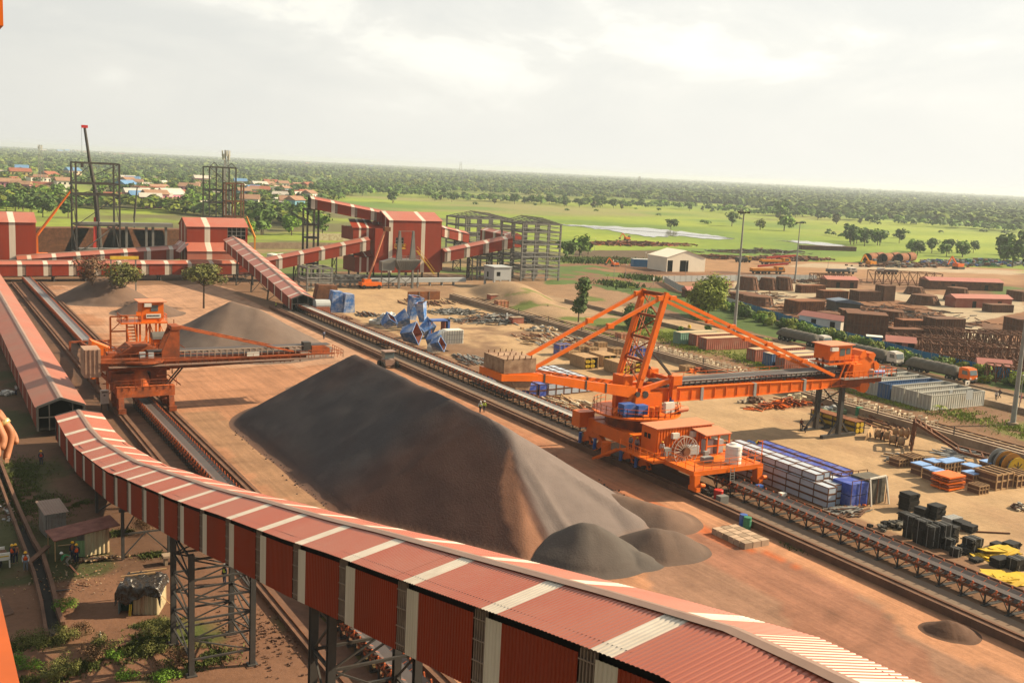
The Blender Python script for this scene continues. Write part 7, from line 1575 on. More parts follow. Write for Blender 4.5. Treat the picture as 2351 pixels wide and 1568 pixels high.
vehicle('white cabbed truck with dark tail right of the flatbed','truck',G(2065,630)-Vector((2,0,0)),2.9,9,TW,STL)
vehicle('dusty tipper truck beside the yellow excavator','truck',G(2030,612),-.2,8,CRM,COND)
t=vehicle('small white car in front of the dark flatbed truck','car',G(1925,640)-Vector((3,0,0)),-.1,4.6,TW,TW,h=1.6,name='car')
def excav(label,p,m_,s=1.):
    t=T('excavator',label,'excavator',(0,0,0));MB().box(-2,2,-1.4,-.8,0,.9).build('track',STL,t);MB().box(-2,2,.8,1.4,0,.9).build('track',STL,t);MB().box(-2,1.6,-1.3,1.3,1.,2.3).build('body',m_,t);MB().box(.2,1.6,-1.3,-.2,2.3,3.3).build('cab',GLS,t)
    MB().bar((-1.4,0,2),(-4.4,0,4.9),.55).build('boom',m_,t);MB().bar((-4.4,0,4.9),(-6.4,0,1.8),.4).build('stick',m_,t);MB().cb((-6.4,0,1.3),(1.1,1.1,1.)).build('bucket',STL,t);t.location=(p[0],p[1],0);t.scale=(s,)*3;return t
excav('yellow orange excavator digging beside the rusty pipes',G(2000,612),YO,1.1);excav('orange excavator lying at the far right edge of the works',G(2200,618),ORG,1.2);excav('orange excavator above the pond end by the blue cabin',G(1440,552),ORG,.8);excav('small orange machine on the road left of the tent',G(1412,612),ORG,.7)
heap('sand_banks','dark cut earth bank with rubble left of the tent','rubble',G(1410,600),60,(20,4),1.2,[COND,RUST],.8,46)
o=MB().lathe((0,0,0),[(.4,0),(.42,1.2),(.3,1.5)],14).build('yellow_barrel',YEL);o.location=G(1582,760);tag(o,'yellow barrel standing in the grass behind the reclaimer mast','barrel')
for a,b_,s,lb in ((1185,742,(3,2,1.4),'small rusty block at the base of the earth mound'),(1135,690,(3.6,2.2,1.6),'small brown block before the mound')): box_at('brick_block',lb,'block',G(a,b_),s,CR,0,[('cap',lambda mb,w,d,h:mb.box(-w/2-.1,w/2+.1,-d/2-.1,d/2+.1,h,h+.12),CON)])
t=T('yellow_gantry','small yellow steel gantry between the two dusty trees','gantry',tuple(G(300,668)));x,y=t.location[:2];MB().box(x-5,x+2.,y-.3,y+.3,8.2,9.).build('beam',YEL,t);MB().box(x-5,x+2,y-.3,y+.3,5.2,5.6).build('lower_beam',YEL,t)
for xx in (x-4.8,x+1.3): MB().bar((xx,y,0),(xx,y,9),.3).build('post',GREY,t)
# ---------------- people ----------------
def skin(name,pts,edges,radii,mat,parent=None,root=0,sub=1,loc=None):
    me=bpy.data.meshes.new(name);me.from_pydata([tuple(p) for p in pts],edges,[]);me.materials.append(mat);o=bpy.data.objects.new(name,me);COL.objects.link(o)
    sm_=o.modifiers.new('skin','SKIN');sm_.use_smooth_shade=True
    for i,v in enumerate(me.skin_vertices[0].data): r=radii[i];v.radius=(r,r) if not isinstance(r,tuple) else r;v.use_root=(i==root)
    s_=o.modifiers.new('sub','SUBSURF');s_.levels=sub;s_.render_levels=sub
    if parent is not None: o.parent=parent
    return o
def person(label,pos,rz=0,pose='stand',shirt=CLW,pants=CLD,vest=None,helmet=HELY,sc=1.,arm=None):
    t=T('person',label,'person',(0,0,0))
    if pose=='stand': L={'hipL':(-.1,0,.92),'kneeL':(-.11,.03,.5),'ankL':(-.11,-.02,.09),'toeL':(-.12,.14,.04),'hipR':(.1,0,.92),'kneeR':(.11,.03,.5),'ankR':(.11,-.02,.09),'toeR':(.12,.14,.04)};ch=(0,0,1.32);nk=(0,.01,1.5);hd=(0,.03,1.63);aL=[(-.2,0,1.42),(-.25,-.02,1.14),(-.22,.14,.92),(-.21,.2,.84)];aR=[(.2,0,1.42),(.25,-.02,1.14),(.23,.1,.9),(.22,.14,.82)]
    elif pose=='walk': L={'hipL':(-.1,0,.92),'kneeL':(-.11,.2,.52),'ankL':(-.11,.22,.1),'toeL':(-.12,.36,.05),'hipR':(.1,0,.92),'kneeR':(.11,.0,.48),'ankR':(.11,-.3,.14),'toeR':(.12,-.18,.04)};ch=(0,.05,1.31);nk=(0,.08,1.49);hd=(0,.11,1.62);aL=[(-.2,.04,1.42),(-.25,-.14,1.16),(-.23,-.16,.92),(-.22,-.15,.84)];aR=[(.2,.04,1.42),(.25,.16,1.16),(.22,.34,1.0),(.2,.4,.96)]
    else: L={'hipL':(-.1,-.1,.78),'kneeL':(-.13,.16,.46),'ankL':(-.12,-.04,.09),'toeL':(-.13,.12,.04),'hipR':(.1,-.1,.78),'kneeR':(.13,.16,.46),'ankR':(.12,-.04,.09),'toeR':(.13,.12,.04)};ch=(0,.28,1.05);nk=(0,.42,1.14);hd=(0,.54,1.18);aL=[(-.19,.34,1.08),(-.22,.46,.82),(-.16,.58,.62),(-.13,.62,.55)];aR=[(.19,.34,1.08),(.22,.46,.82),(.16,.58,.62),(.13,.62,.55)]
    if arm: aR=arm
    pv=tuple((a+b)/2 for a,b in zip(L['hipL'],L['hipR']));pv=(0,pv[1],pv[2]+.05);mid=tuple((a+b)/2 for a,b in zip(pv,ch))
    pts=[pv,mid,ch,nk,hd,(hd[0],hd[1]+.005,hd[2]+.1)];ed=[(0,1),(1,2),(2,3),(3,4),(4,5)];rr=[.13,.12,.15,.05,.088,.075]
    for k in ('L','R'):
        b_=len(pts);pts+=[L['hip'+k],L['knee'+k],L['ank'+k],L['toe'+k]];ed+=[(0,b_),(b_,b_+1),(b_+1,b_+2),(b_+2,b_+3)];rr+=[.085,.055,.038,.035]
    for A in (aL,aR):
        b_=len(pts);pts+=A;ed+=[(2,b_)]+[(b_+i,b_+i+1) for i in range(len(A)-1)];rr+=[.06,.042,.03,.035][:len(A)]
    skin('body',pts,ed,rr,SKIN,t)
    q=[pv,L['hipL'],L['kneeL'],L['ankL'],L['hipR'],L['kneeR'],L['ankR']];skin('trousers',q,[(0,1),(1,2),(2,3),(0,4),(4,5),(5,6)],[.145,.1,.075,.06,.1,.075,.06],pants,t)
    q=[pv,mid,ch]+aL[:3]+aR[:3];skin('shirt',q,[(0,1),(1,2),(2,3),(3,4),(4,5),(2,6),(6,7),(7,8)],[.15,.14,.17,.085,.062,.045,.085,.062,.045],shirt,t)
    if vest: skin('vest',[tuple(a*.9+b*.1 for a,b in zip(pv,mid)),mid,ch,tuple(a*.45+b*.55 for a,b in zip(ch,nk))],[(0,1),(1,2),(2,3)],[(.18,.16),(.175,.155),(.2,.17),(.15,.1)],vest,t)
    hx,hy,hz=hd
    skin('hair',[(hx,hy-.02,hz+.05),(hx,hy-.01,hz+.12)],[(0,1)],[.1,.07],HAIR,t)
    if helmet:
        MB().lathe((hx,hy,hz+.055),[(.15,0),(.145,.02),(.13,.03),(.115,.09),(.07,.135),(.02,.15)],14).build('helmet',helmet,t,smooth=True)
    for s_ in (-.032,.032): MB().cb((hx+s_,hy+.083,hz+.01),(.022,.012,.01)).build('eye',CLD,t)
    t.location=pos;t.rotation_euler=(0,0,rz);t.scale=(sc,)*3;return t
cH=crop(0,900,3.136);cL=crop(0,1220,4.127);c3=crop(0,600,2.939);cM=crop(0,1050,2.851);c9=crop(1350,850,4.751)
WHH=M('white helmet',(.75,.75,.72),.35,.03)
person('worker in red vest and yellow helmet alone in the shade left of the gallery',cH(303,597),2.9,'stand',CLD,CLD,M('red vest',(.5,.03,.02),.8),HELY)
person('worker in dark vest and yellow helmet standing left beside the pale tin shed',cL(705,385),2.6,'stand',CLD,CLD,M('dim vest',(.28,.08,.04),.8),HELY)
person('worker in orange vest and yellow helmet standing right beside the pale tin shed',cL(740,408),3.3,'stand',CLD,CLD,HVIZ,HELY)
person('bending worker in green shirt and white helmet near the two helmeted workers',cL(660,435),1.6,'bend',CLG,M('grey trousers',(.25,.23,.2),.9),None,WHH)
person('worker in orange vest standing beside the fallen beam at the drain',cL(250,488),3.,'stand',CLW,M('blue grey trousers',(.15,.17,.2),.9),HVIZ,HELY)
person('worker in orange vest half hidden at the tail of the white cart',cL(122,415),2.4,'stand',CLD,CLD,HVIZ,HELY)
person('worker in tan shirt and yellow helmet behind the white cart',cL(152,410),3.4,'stand',M('tan shirt',(.35,.15,.08),.9),CLD,None,HELY)
person('worker in lime vest behind the tower legs under the gallery',cM(1500,905),2.,'stand',CLD,CLD,LIME,WHH)
person('walking person in white trousers beside the dark rail under the gallery',cM(1695,945),-1.2,'walk',LIME,CLW,None,HELY)
person('person in white shirt at the foot of the long red gallery on the left',c3(112,962),2.,'stand',CLW,CLD,None,None)
person('left of two workers in lime vests walking along the middle rails',cB(1075,1440),-.8,'walk',CLW,CLD,LIME,WHH)
person('right of two workers in lime vests walking along the middle rails',cB(1112,1435),-.8,'stand',LIME,CLD,None,WHH)
person('lone person standing by the rails behind the stacker boom tip',c3(2230,572),.4,'stand',M('blue shirt',(.12,.15,.25),.9),CLD,None,None)
person('worker in lime vest near the sloping gallery mouth',c3(1900,368),1.,'stand',LIME,CLD,None,HELY)
person('left worker in grey overalls on the deck by the machine room corner',(76.1,101.4,3.15),2.,'stand',M('grey overall',(.2,.2,.22),.9),CLD,None,HELY)
person('right worker in grey overalls on the deck by the machine room corner',(76.3,100.4,3.15),2.6,'stand',M('grey overall b',(.22,.21,.22),.9),CLD,None,HELY)
person('worker in white shirt and yellow helmet beside the machine room front',(77.6,97.2,3.3),2.6,'stand',CLW,M('orange trousers',(.6,.2,.06),.9),None,HELY)
person('worker in dark clothes crouching by the foot of the boom stand',c6(585,985),1.,'bend',CLD,CLD,None,None)
person('worker in brown clothes standing by the foot of the boom stand',c6(553,962),2.,'stand',M('brown clothes',(.2,.08,.05),.9),CLD,None,None)
person('left person on the sandy road under the paired signboards',c6(1985,748),2.,'stand',CLW,CLD,None,None)
person('right person on the sandy road under the paired signboards',c6(2012,730),1.,'walk',CLD,CLD,None,None)
person('person in pink on the sandy road beside the right light mast',c6(2166,765),1.,'stand',M('pink shirt',(.6,.2,.2),.9),M('pink cloth',(.4,.15,.15),.9),None,None)
person('lone person standing at the start of the sand yard before the dark scrap heap',cV(1266,1005),1.,'stand',M('brown shirt',(.25,.12,.07),.9),CLD,None,None)
person('person standing at the edge of the earth mound beside the tall narrow tree',cB(1697,500),1.,'stand',CLD,CLD,None,None)
person('left of two people in cream clothes among the plates by the dirt track',cB(1990,715),1.,'stand',CRM,CLD,None,HELY)
person('right of two people in cream clothes among the plates by the dirt track',cB(2020,715),2.,'stand',CRM,CLD,None,HELY)
# ---------------- sheds at the lower left ----------------
TIN=M('grey corrugated tin',(.25,.235,.22),.55,.12,.8,corr=('X',.22),dirt=(.15,.09,.06),dscale=.7,damt=.6);TINY=M('yellowed corrugated tin',(.50,.46,.30),.55,.12,.8,dirt=(.26,.10,.045),dscale=.8,damt=.9,streak=True);GRS=M('green sheet',(.22,.36,.17),.6,.15,1.)
def corrwall(p,q,z0,z1,d=.05,pitch=.28,z1b=None):
    mb=MB();p=Vector(p);q=Vector(q);L=(q-p).length;t=(q-p)/L;nr=Vector((t.y,-t.x,0));n_=max(2,int(L/pitch*4));z1b=z1 if z1b is None else z1b;pr=[]
    for i in range(n_+1):
        s=L*i/n_;o=p+t*s+nr*(d if i%4 in (1,2) else 0);pr.append((o,z1+(z1b-z1)*i/n_))
    for (a,za),(b,zb) in zip(pr,pr[1:]): mb.quad((a.x,a.y,z0),(b.x,b.y,z0),(b.x,b.y,zb),(a.x,a.y,za))
    return mb
def v2(v): return (v.x,v.y,0)
a=cH(345,1128);b_=cH(455,1110);ux=(b_-a).normalized();uy=Vector((-ux.y,ux.x,0));w,d=1.7,2.6
t=T('tin_shed','small grey tin shed with brown tin roof at the far left','shed',tuple(a))
P_=[a,a+ux*w,a+ux*w+uy*d,a+uy*d]
for i in range(4): corrwall(v2(P_[i]),v2(P_[(i+1)%4]),0,2.35).build('wall',TIN,t)
mb=MB();e1=a-ux*.25-uy*.3;
n_=18
for i in range(n_):
    s0_,s1_=i/n_*(w+.5),(i+1)/n_*(w+.5);z0_,z1_=(.04 if i%2 else 0),(.04 if (i+1)%2 else 0);p0=e1+ux*s0_;p1=e1+ux*s1_;mb.quad((p0.x,p0.y,2.3+z0_),(p1.x,p1.y,2.3+z1_),(p1.x+uy.x*(d+.6),p1.y+uy.y*(d+.6),2.75+z1_),(p0.x+uy.x*(d+.6),p0.y+uy.y*(d+.6),2.75+z0_))
mb.build('roof',M('brown tin roof',(.24,.16,.13),.6,.15,.8,dirt=(.3,.22,.17),damt=.5),t)
a=cL(820,342);b_=cL(1055,300);ux=(b_-a).normalized();uy=Vector((-ux.y,ux.x,0));w=(b_-a).length
t=T('tin_shed','pale yellow tin shed under a long rusty flat roof','shed',tuple(a))
P_=[a,a+ux*w,a+ux*w+uy*2.2,a+uy*2.2]
corrwall(v2(P_[0]),v2(P_[1]),0,2.1,.08,.36,2.3).build('front_wall',TINY,t);corrwall(v2(P_[1]),v2(P_[2]),0,2.3).build('wall',TINY,t);corrwall(v2(P_[2]),v2(P_[3]),0,2.2).build('wall',TIN,t);corrwall(v2(P_[3]),v2(P_[0]),0,2.1).build('wall',TIN,t)
c_=a-ux*.7+uy*.3;corrwall(v2(c_),v2(a),0,1.5).build('green_sheet',GRS,t)
mb=MB();r0_=a-ux*2.7-uy*.35;r1_=a+ux*(w+.9)-uy*.35;dd=uy*2.9;z0_,z1_=1.95,2.45
mb.prism([(r0_.x,r0_.y,z0_),(r1_.x,r1_.y,z1_),(r1_.x+dd.x,r1_.y+dd.y,z1_+.1),(r0_.x+dd.x,r0_.y+dd.y,z0_+.1)],(0,0,.07));mb.build('roof',M('rusty flat roof',(.17,.055,.04),.7,.25,.9,dirt=(.28,.12,.09),dscale=.9,damt=.6),t)
mb=MB();
for q_ in (r0_+uy*.4+ux*.2,r0_+uy*2.6+ux*.2): mb.bar((q_.x,q_.y,0),(q_.x,q_.y,1.97),.09)
mb.build('roof_post',WOD,t)
a=cL(1150,905);b_=cL(1530,908);ux=(b_-a).normalized();uy=Vector((-ux.y,ux.x,0));w=(b_-a).length;hh=2.0
t=T('tarpaulin_shed','square tin hut with crumpled black plastic sheet draped over its roof','shed',tuple(a));d=2.6
P_=[a,a+ux*w,a+ux*w+uy*d,a+uy*d]
q_=a+ux*(w*.36)
corrwall(v2(q_),v2(P_[1]),0,hh,.08,.33).build('front_wall',TINY,t);corrwall(v2(P_[1]),v2(P_[2]),0,hh).build('wall',TINY,t);corrwall(v2(P_[2]),v2(P_[3]),0,hh).build('wall',TIN,t);corrwall(v2(P_[3]),v2(P_[0]),0,hh).build('wall',M('blue grey sheet',(.25,.33,.33),.6,.15,1.),t)
mb=MB();i0=a+ux*.05+uy*.6;mb.quad((i0.x,i0.y,0),(q_.x+uy.x*.6,q_.y+uy.y*.6,0),(q_.x+uy.x*.6,q_.y+uy.y*.6,hh),(i0.x,i0.y,hh));mb.build('dark_doorway',M('dark green inside',(.01,.04,.02),.9),t)
nx_,ny_=54,48;V=[];rg=np.random.default_rng(8)
gx_,gy_=np.meshgrid(np.linspace(-.25,w+.25,nx_),np.linspace(-.42,d+.25,ny_));zz=hh+.12+.5*fbm(gx_*1.6+3,gy_*1.6,4,21)+.22*fbm(gx_*5,gy_*5,2,5)-.1
edge=np.clip((-gy_)/.42,0,1);zz=zz-edge*(.95+.6*np.sin(gx_*1.9+.4)*.7+.25*fbm(gx_*3,gy_*0,3,9));sg_=np.clip((-gx_)/.25,0,1)+np.clip((gx_-w)/.25,0,1);zz=zz-sg_*.6
yy_=np.where(edge>0,-.16-.1*fbm(gx_*4,zz*3,2,3)*2,gy_)
V=np.stack([a.x+ux.x*gx_+uy.x*yy_,a.y+ux.y*gx_+uy.y*yy_,zz],-1).reshape(-1,3);ar=np.arange(nx_*ny_).reshape(ny_,nx_);Fq_=np.stack([ar[:-1,:-1],ar[:-1,1:],ar[1:,1:],ar[1:,:-1]],-1).reshape(-1,4)
o=npmesh('plastic_sheet',V-np.array(a),Fq_,[TARB],smooth=True);o.parent=t
for dx,dy,ln in ((.5,1.9,2.6),(1.3,2.4,2.8)): MB().bar((a.x+dx,a.y+dy,hh+.35),(a.x+dx+ln,a.y+dy-.3,hh+.42),.12).build('pole',WOD,t)
for dx in (.5,.62): 
    o=MB().bar((0,0,0),(.1,.12,.95),.07).build('yellow_pipe',YEL);q_=a+ux*(dx+.35)-uy*.35;o.location=(q_.x,q_.y,0);tag(o,'yellow pipe leaning at the doorway of the black sheeted hut','pipe','yellow pipes leaning at the hut doorway')
p_=cL(1650,805);q_=cL(1540,600);o=MB().bar((0,0,0),(a.x+ux.x*w-p_.x,a.y+ux.y*w-p_.y,1.9),.04).build('guy_rope',WOD);o.location=p_;tag(o,'thin pale pole leaning from the ground to the hut roof','pole')
# ---------------- drain, cart, debris ----------------
def lowwall(name,label,pts,w,h,mat):
    mb=MB()
    for p,q in zip(pts,pts[1:]): mb.bar((p.x,p.y,h/2),(q.x,q.y,h/2),w,h)
    return tag(mb.build(name,mat,loc=tuple(pts[0])),label,'wall')
wa=[cH(-60,470),cH(0,580),cH(60,740),cH(140,940),cH(250,1180),cL(420,380),cL(500,640),cL(560,900),cL(610,1040)];wb=[cH(-60,600),cH(0,740),cH(80,960),cH(170,1200),cL(330,540),cL(400,820),cL(455,1160)]
lowwall('drain_wall','right brown side wall of the open drain at the lower left',wa,.32,.55,COND);lowwall('drain_wall','left broken side wall of the open drain at the lower left',wb,.25,.5,COND)
pl_=[(p.x,p.y) for p in wa]+[(p.x,p.y) for p in wb[::-1]];mb=MB();na=len(wa);
for i in range(min(len(wa),len(wb))-1): mb.quad((wa[i].x,wa[i].y,.05),(wb[i].x,wb[i].y,.05),(wb[i+1].x,wb[i+1].y,.05),(wa[i+1].x,wa[i+1].y,.05))
mb.quad((wa[-3].x,wa[-3].y,.05),(wb[-1].x,wb[-1].y,.05),(wa[-1].x,wa[-1].y,.05),(wa[-2].x,wa[-2].y,.05))
tag(mb.build('drain_channel',M('dark drain mud',(.012,.010,.008),.8,.3,1.),loc=(wa[0].x,wa[0].y,.05)),kind='structure')
o=MB().bar((0,0,0),(cL(470,315)-cL(270,440))+Vector((0,0,.5)),.5,.14).build('fallen_beam',COND);o.location=cL(270,440)+Vector((0,0,.25));tag(o,'fallen brown beam lying across the open drain','beam')
mb=MB();mb.quad(tuple(cL(-80,540,.06)),tuple(cL(140,890,.06)),tuple(cL(0,930,.06)),tuple(cL(-160,700,.06)));tag(mb.build('broken_slab',COND,loc=tuple(cL(0,800,.06))),kind='structure')
t=T('site_cart','white trailer tail with yellow stripe and brown load at the left edge','cart',tuple(cL(-60,470)));x,y=t.location[:2]
MB().box(x-2.2,x+1.3,y,y+.1,.7,1.35).build('side_board',WHI,t);MB().box(x-2.2,x+1.0,y+1.5,y+1.6,.7,1.4).build('side_board',WHI,t);MB().box(x-2.2,x+1.2,y-.03,y,1.02,1.12).build('yellow_stripe',YEL,t);MB().box(x-2.2,x+1.1,y+.1,y+1.5,.7,1.15).build('load',COND,t);MB().box(x+1.2,x+1.3,y,y+.3,0,.8).build('leg',WHI,t)
for xx in (x-1.6,x+.3): MB().lathe((xx,y+.1,.4),[(.4,0),(.4,.25)],12,axis='Y').build('wheel',TYR,t)
o=MB().lathe((0,0,0),[(.07,0),(.09,1.5),(.03,1.75)],8).build('white_stub',CONW);o.location=cL(972,1285);tag(o,'white stone post standing in the shrub at the lower left','post')
t=T('concrete_table','small pale concrete box table beside the near tower leg','table',tuple(cL(1650,420)));x,y=t.location[:2];MB().box(x-.7,x+.55,y-.4,y+.5,.75,.95).build('top',CON,t);MB().box(x-.55,x-.3,y-.3,y+.4,0,.75).build('leg',CON,t);MB().box(x+.2,x+.45,y-.3,y+.4,0,.75).build('leg',CON,t)
for q_,q2,lb,m_ in (((675,430),(755,525),'orange plank lying before the bending worker',ORL),((760,600),(890,620),'thin dark stick with rag on the bare earth',RUST),((540,680),(690,668),'dark rod on the earth left of the hut',STL),((560,245),(690,235),'pale plank behind the two helmeted workers',WOD)):
    a_,b2=cL(*q_),cL(*q2);o=MB().bar((0,0,.05),tuple(b2-a_+Vector((0,0,.08))),.13,.05).build('plank',m_);o.location=a_;tag(o,lb,'plank')
heap('litter','white and silver sheets of litter beside the left gallery wall','litter',cH(40,75),50,(1.3,1.),.5,[WHI,GAL],.5,60)
heap('stones','scattered stones and debris over the bare earth by the sheds','stones',cL(700,560),200,(5.5,5.),.12,[COND,CON,WOD],.05,61)
heap('stones','scattered dark clods on the bare slope beside the rails','stones',cM(1750,1250),260,(3.5,8.),.16,[COND],.05,62)
heap('stones','line of debris before the pale tin shed','stones',cL(950,370),110,(2.6,.5),.2,[WOD,CON,COND],.15,63)
heap('drain_rubbish','white rubbish along the drain edge','litter',cH(60,940),60,(.6,5.),.22,[GAL,CON,COND],.3,64)
for i,(a_,b2) in enumerate(((1420,930),(1600,1100),(330,2*400))): pass
# shrubs and grass
shr=[(620,860,.9,1.1,LEAF,'round green shrub on the drain wall'),(600,1150,1.1,1.2,LEAFH,'dry olive shrub at the end of the drain wall'),(790,1110,1.,.9,LEAFB,'brown shrub right of the dry olive one'),(900,1320,1.2,1.2,LEAFB,'dark brown flowering shrub left of the white stone post'),(1040,1290,1.9,1.1,LEAFH,'tall seeding shrub right of the white stone post'),(1130,1330,.6,.8,LEAF,'low green shrub behind the seeding shrub'),(1600,1130,1.6,1.0,LEAFH,'seeding shrub left of the near tower'),(1480,1260,.6,1.1,LEAFH,'wide low green shrub left of the near tower'),(1690,1400,1.5,1.1,LEAFB,'brown shrub at the foot of the near tower'),(500,1530,1.1,1.4,LEAFH,'big olive green shrub at the bottom edge'),(640,1480,1.5,1.,LEAFH,'seeding shrub rising from the bottom edge'),(280,1430,.7,.9,LEAF,'small green shrub near the bottom left'),(180,1370,.5,.8,LEAF,'tiny green tuft above the small green shrub'),(1640,1540,.6,1.1,LEAF,'low green shrub at the bottom below the tower'),(1230,1520,.4,.9,LEAF,'small tuft in the path at the bottom'),(1390,110,1.7,1.6,LEAFB,'dry reddish shrub behind the narrow trestle'),(1480,1040,.35,1.6,LEAFH,'low grass clump below the hut'),(300,1180,.6,1.5,LEAFH,'dusty weeds left of the drain end')]
for i,(a_,b2,h,r,m_,lb) in enumerate(shr): tree(lb,cL(a_,b2),h,r,m_,int(1500*max(.5,r*r*.8)),.045,.03,.02,10,seed=200+i,name='shrub',cat='shrub',sq=.7,spread=.8)
def grass(label,patches,n,size,mat,seed):
    rg=np.random.default_rng(seed);Vs=[]
    P_=np.array([(p.x,p.y,rx,ry) for p,rx,ry in patches]);w=P_[:,2]*P_[:,3];k=rg.choice(len(P_),n,p=w/w.sum());c=P_[k,:2]+rg.normal(size=(n,2))*P_[k,2:]*.5
    jm=fbm(c[:,0]*1.3,c[:,1]*1.3,3,33)>.42;c=c[jm];n=len(c);a_=rg.uniform(0,6.28,n);s=size*rg.uniform(.5,1.3,n);ln=rg.normal(size=(n,2))*.4*s[:,None]
    dx=np.stack([np.cos(a_),np.sin(a_)],1)*s[:,None]*.28;b0_=np.c_[c-dx,np.zeros(n)];b1_=np.c_[c+dx,np.zeros(n)];t0_=np.c_[c+ln+dx*.4,s];t1_=np.c_[c+ln-dx*.4,s*.95]
    V=np.stack([b0_,b1_,t0_,t1_],1).reshape(-1,3);o=npmesh('grass',V,np.arange(4*n).reshape(n,4),[mat],loc=(P_[0,0],P_[0,1],0));return tag(o,label,'grass',kind='stuff')
GRM=M('grass blades',(.075,.095,.022),.8,.3,.6,island=.4)
grass('grass growing in patches around the lower left sheds',[(cL(1400,1200),2.2,1.6),(cL(300,1190),2.4,1.),(cL(950,1380),2.4,.9),(cL(1500,990),1.8,.5),(cL(500,1500),2.2,1.),(cL(1650,1480),1.6,.8),(cL(1500,330),1.4,.8),(cL(1150,120),1.2,.8),(cM(1330,1400),2.2,1.5),(cH(560,880),1.5,1.2)],26000,.16,GRM,70)
grass('weeds in the shade left of the striped gallery',[(cH(150,640),2.6,5),(cH(200,930),2.4,5),(cH(120,800),2.2,6),(cH(420,900),1.5,4)],16000,.17,GRM,71)
grass('green grass between the containers and the dirt track',[(Vector((150,155,0)),5,14),(Vector((147,175,0)),4,9),(Vector((149,110,0)),5,5),(Vector((150,98,0)),5,8),(Vector((151,190,0)),6,10),(Vector((145,125,0)),1.5,12),(Vector((136,200,0)),3,14)],30000,.26,M('field grass',(.21,.27,.035),.8,.3,.5,island=.35),72)
grass('weeds along the rail beam beside the ore yard',[(c7(700,880),1.2,1.6),(c7(1030,1000),.8,.8),(c7(1140,1055),.6,.7)],1600,.22,GRM,73)
grass('rough green growth between the tent and the grey steel frame',[(G(1400,600),16,10),(G(1330,600),10,9),(G(1420,655),5,8),(G(1480,640),6,8)],9000,1.,M('rough growth',(.085,.135,.028),.8,.3,.3,island=.35),74)
# ---------------- the platform the picture is taken from, and the hand at the left edge ----------------
pf=T('viewing_platform','orange railing and edge of the platform at the left border of the picture','platform',(-.6,.6,34.4))
vz=ray(22,1568);t_=(35.5-CH)/vz.z;xr=ray(45,1568).x*((35.5-CH)/ray(45,1568).z)
MB().box(xr-.06,xr,-.8,2.7,35.44,35.5).build('handrail',ORS,pf);MB().box(-2.6,xr+.0,-1.2,2.75,34.34,34.42).build('floor',STL,pf)
for y in (-.7,.0,2.65): MB().box(xr-.06,xr-.0,y-.03,y+.03,34.42,35.44).build('rail_post',ORG,pf)
e_=ray(8,60)*2.2+Vector((0,0,CH));MB().box(e_.x-.5,e_.x,e_.y,e_.y+.12,e_.z,e_.z+.9).build('hanging_plate',ORG,pf);MB().box(e_.x-1.,e_.x-.02,-1,e_.y+.12,e_.z+.9,e_.z+1.).build('canopy',ORG,pf)
MB().box(e_.x-1.,e_.x-.9,e_.y,e_.y+.1,34.42,e_.z+.9).build('column',ORG,pf)
def Hp(cx,cy,d): return ray(cx/9.8*.98,(940+cy/9.8)*.98)*d+Vector((0,0,CH))
hp=T('person','hand of a person with a shiny ring reaching in at the left edge','person',(-.42,2.2,34.42))
o0=Vector(hp.location);D0=2.35
def hq(*p): return tuple(Hp(*p)-o0)
palm=hq(-420,300,D0);wr=hq(-900,-250,D0+.02);K={'index':hq(-190,560,D0-.03),'ring':hq(-80,300,D0-.005),'middle':hq(-120,420,D0-.02),'little':hq(-40,220,D0+.02)}
el=(wr[0]-.17,wr[1]-.02,wr[2]+.20);sh=(-.02,.02,1.42)
body=[(0,0,.95),(0,0,1.15),(0,0,1.34),(0,0,1.5),(0,.02,1.64),(0,.02,1.74),(-.1,0,.9),(-.11,.02,.5),(-.11,0,.08),(-.11,.15,.04),(.1,0,.9),(.11,.02,.5),(.11,0,.08),(.11,.15,.04),(-.2,0,1.42),(-.26,0,1.12),(-.25,.08,.9),(.17,0,1.42),el,wr,palm]
bed=[(0,1),(1,2),(2,3),(3,4),(4,5),(0,6),(6,7),(7,8),(8,9),(0,10),(10,11),(11,12),(12,13),(2,14),(14,15),(15,16),(2,17),(17,18),(18,19),(19,20)]
br_=[.12,.12,.14,.05,.09,.07]+[.085,.055,.04,.035]*2+[.06,.04,.03,.06,.042,.028,(.034,.020)]
SK2=M('brown hand skin',(.36,.155,.085),.5,.12,30.,bump=.0006,bscale=400.)  # lighter brown skin colour for the near hand
F_={'ring':[K['ring'],hq(60,440,D0),hq(255,690,D0+.004),hq(230,960,D0+.002),hq(165,1200,D0-.004),hq(140,1355,D0-.012)],'little':[K['little'],hq(120,480,D0+.03),hq(300,760,D0+.035),hq(365,900,D0+.03),hq(350,980,D0+.022)],'middle':[K['middle'],hq(-20,640,D0-.018),hq(75,850,D0-.015),hq(60,1000,D0-.02),hq(10,1120,D0-.028)],'index':[K['index'],hq(-150,820,D0-.035),hq(-90,1050,D0-.03),hq(-60,1200,D0-.035),hq(-80,1300,D0-.04)]}
for k,rb in (('ring',.0088),('little',.0078),('middle',.0095),('index',.009)):
    b_=len(body);body+=F_[k];bed+=[(20,b_)]+[(b_+i,b_+i+1) for i in range(len(F_[k])-1)];n_=len(F_[k]);br_+=[rb*1.12]+[rb*(1.08,1.16,.95,.98,.8)[min(i,4)] for i in range(n_-1)]
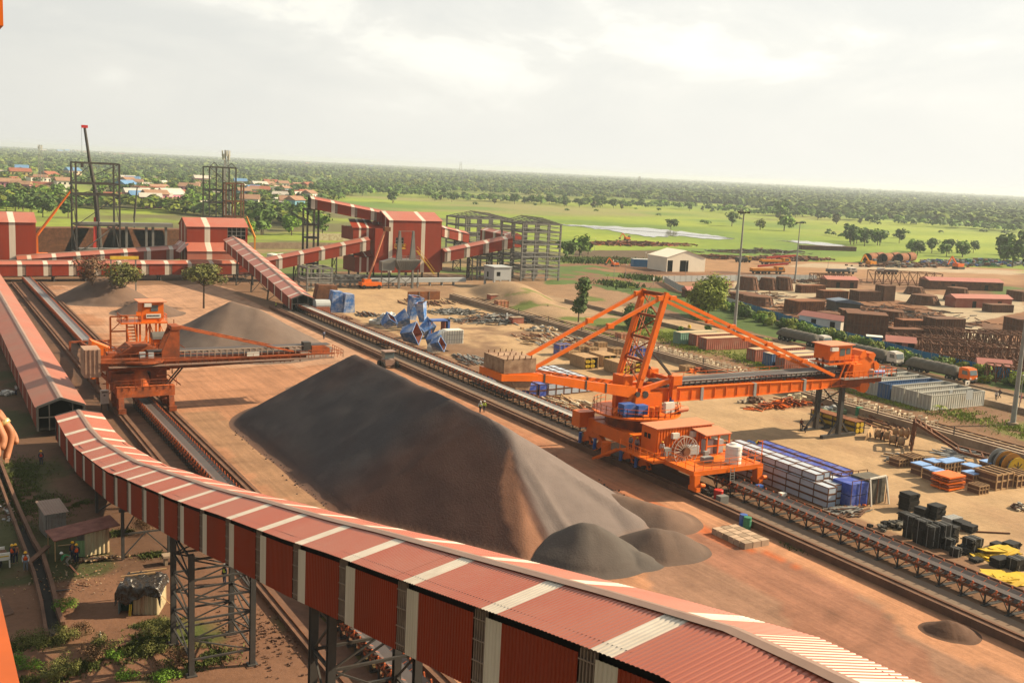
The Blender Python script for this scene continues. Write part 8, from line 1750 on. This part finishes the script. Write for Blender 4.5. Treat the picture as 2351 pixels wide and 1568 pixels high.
b_=len(body);th=[hq(-560,420,D0-.05),hq(-480,760,D0-.06),hq(-400,980,D0-.06)];body+=th;bed+=[(20,b_),(b_,b_+1),(b_+1,b_+2)];br_+=[.013,.011,.009]
skin('body',body,bed,br_,SK2,hp,sub=2)
skin('shirt',[(0,0,1.0),(0,0,1.15),(0,0,1.34),(-.2,0,1.42),(-.25,0,1.2),(.17,0,1.42),tuple(Vector((.17,0,1.42)).lerp(Vector(el),.7))],[(0,1),(1,2),(2,3),(3,4),(2,5),(5,6)],[.145,.14,.16,.085,.07,.085,.065],CLD,hp);skin('trousers',[(0,0,.95),(-.1,0,.9),(-.11,.02,.5),(-.11,0,.12),(.1,0,.9),(.11,.02,.5),(.11,0,.12)],[(0,1),(1,2),(2,3),(0,4),(4,5),(5,6)],[.14,.1,.075,.06,.1,.075,.06],CLD,hp)
skin('hair',[(0,-.01,1.70),(0,0,1.78)],[(0,1)],[.1,.07],HAIR,hp)
for s_ in (-.032,.032): MB().cb((s_,.103,1.67),(.022,.012,.01)).build('eye',CLD).parent=hp
nail=MB().cb(Vector(F_['ring'][-1]).lerp(Vector(F_['ring'][-2]),.12)+Vector((.001,-.0078,0)),(.008,.003,.010)).build('nail',M('nail',(.6,.33,.22),.3,.02));nail.parent=hp
ra=Vector(F_['ring'][1]);rb_=Vector(F_['ring'][2]);dr=(rb_-ra).normalized();c_=ra+dr*.006;mb=MB();mb.tube(c_-dr*.005,c_+dr*.005,.0128,n=20);rg_=mb.build('ring',M('gold ring',(.9,.72,.35),.15,.02,metal=.6),smooth=True);rg_.parent=hp
# ---------------- haze ----------------
hm=bpy.data.materials.new('air haze');hm.use_nodes=True;t=hm.node_tree
for x in list(t.nodes):
    if x.type=='BSDF_PRINCIPLED': t.nodes.remove(x)
pv=t.nodes.new('ShaderNodeVolumePrincipled');pv.inputs['Color'].default_value=(.66,.76,.84,1);pv.inputs['Density'].default_value=1.35e-4;pv.inputs['Anisotropy'].default_value=.2
t.links.new(pv.outputs[0],[x for x in t.nodes if x.type=='OUTPUT_MATERIAL'][0].inputs['Volume'])
hb=MB();hb.box(-3100,22100,-700,22100,-2,52);tag(hb.build('haze',hm),kind='stuff')
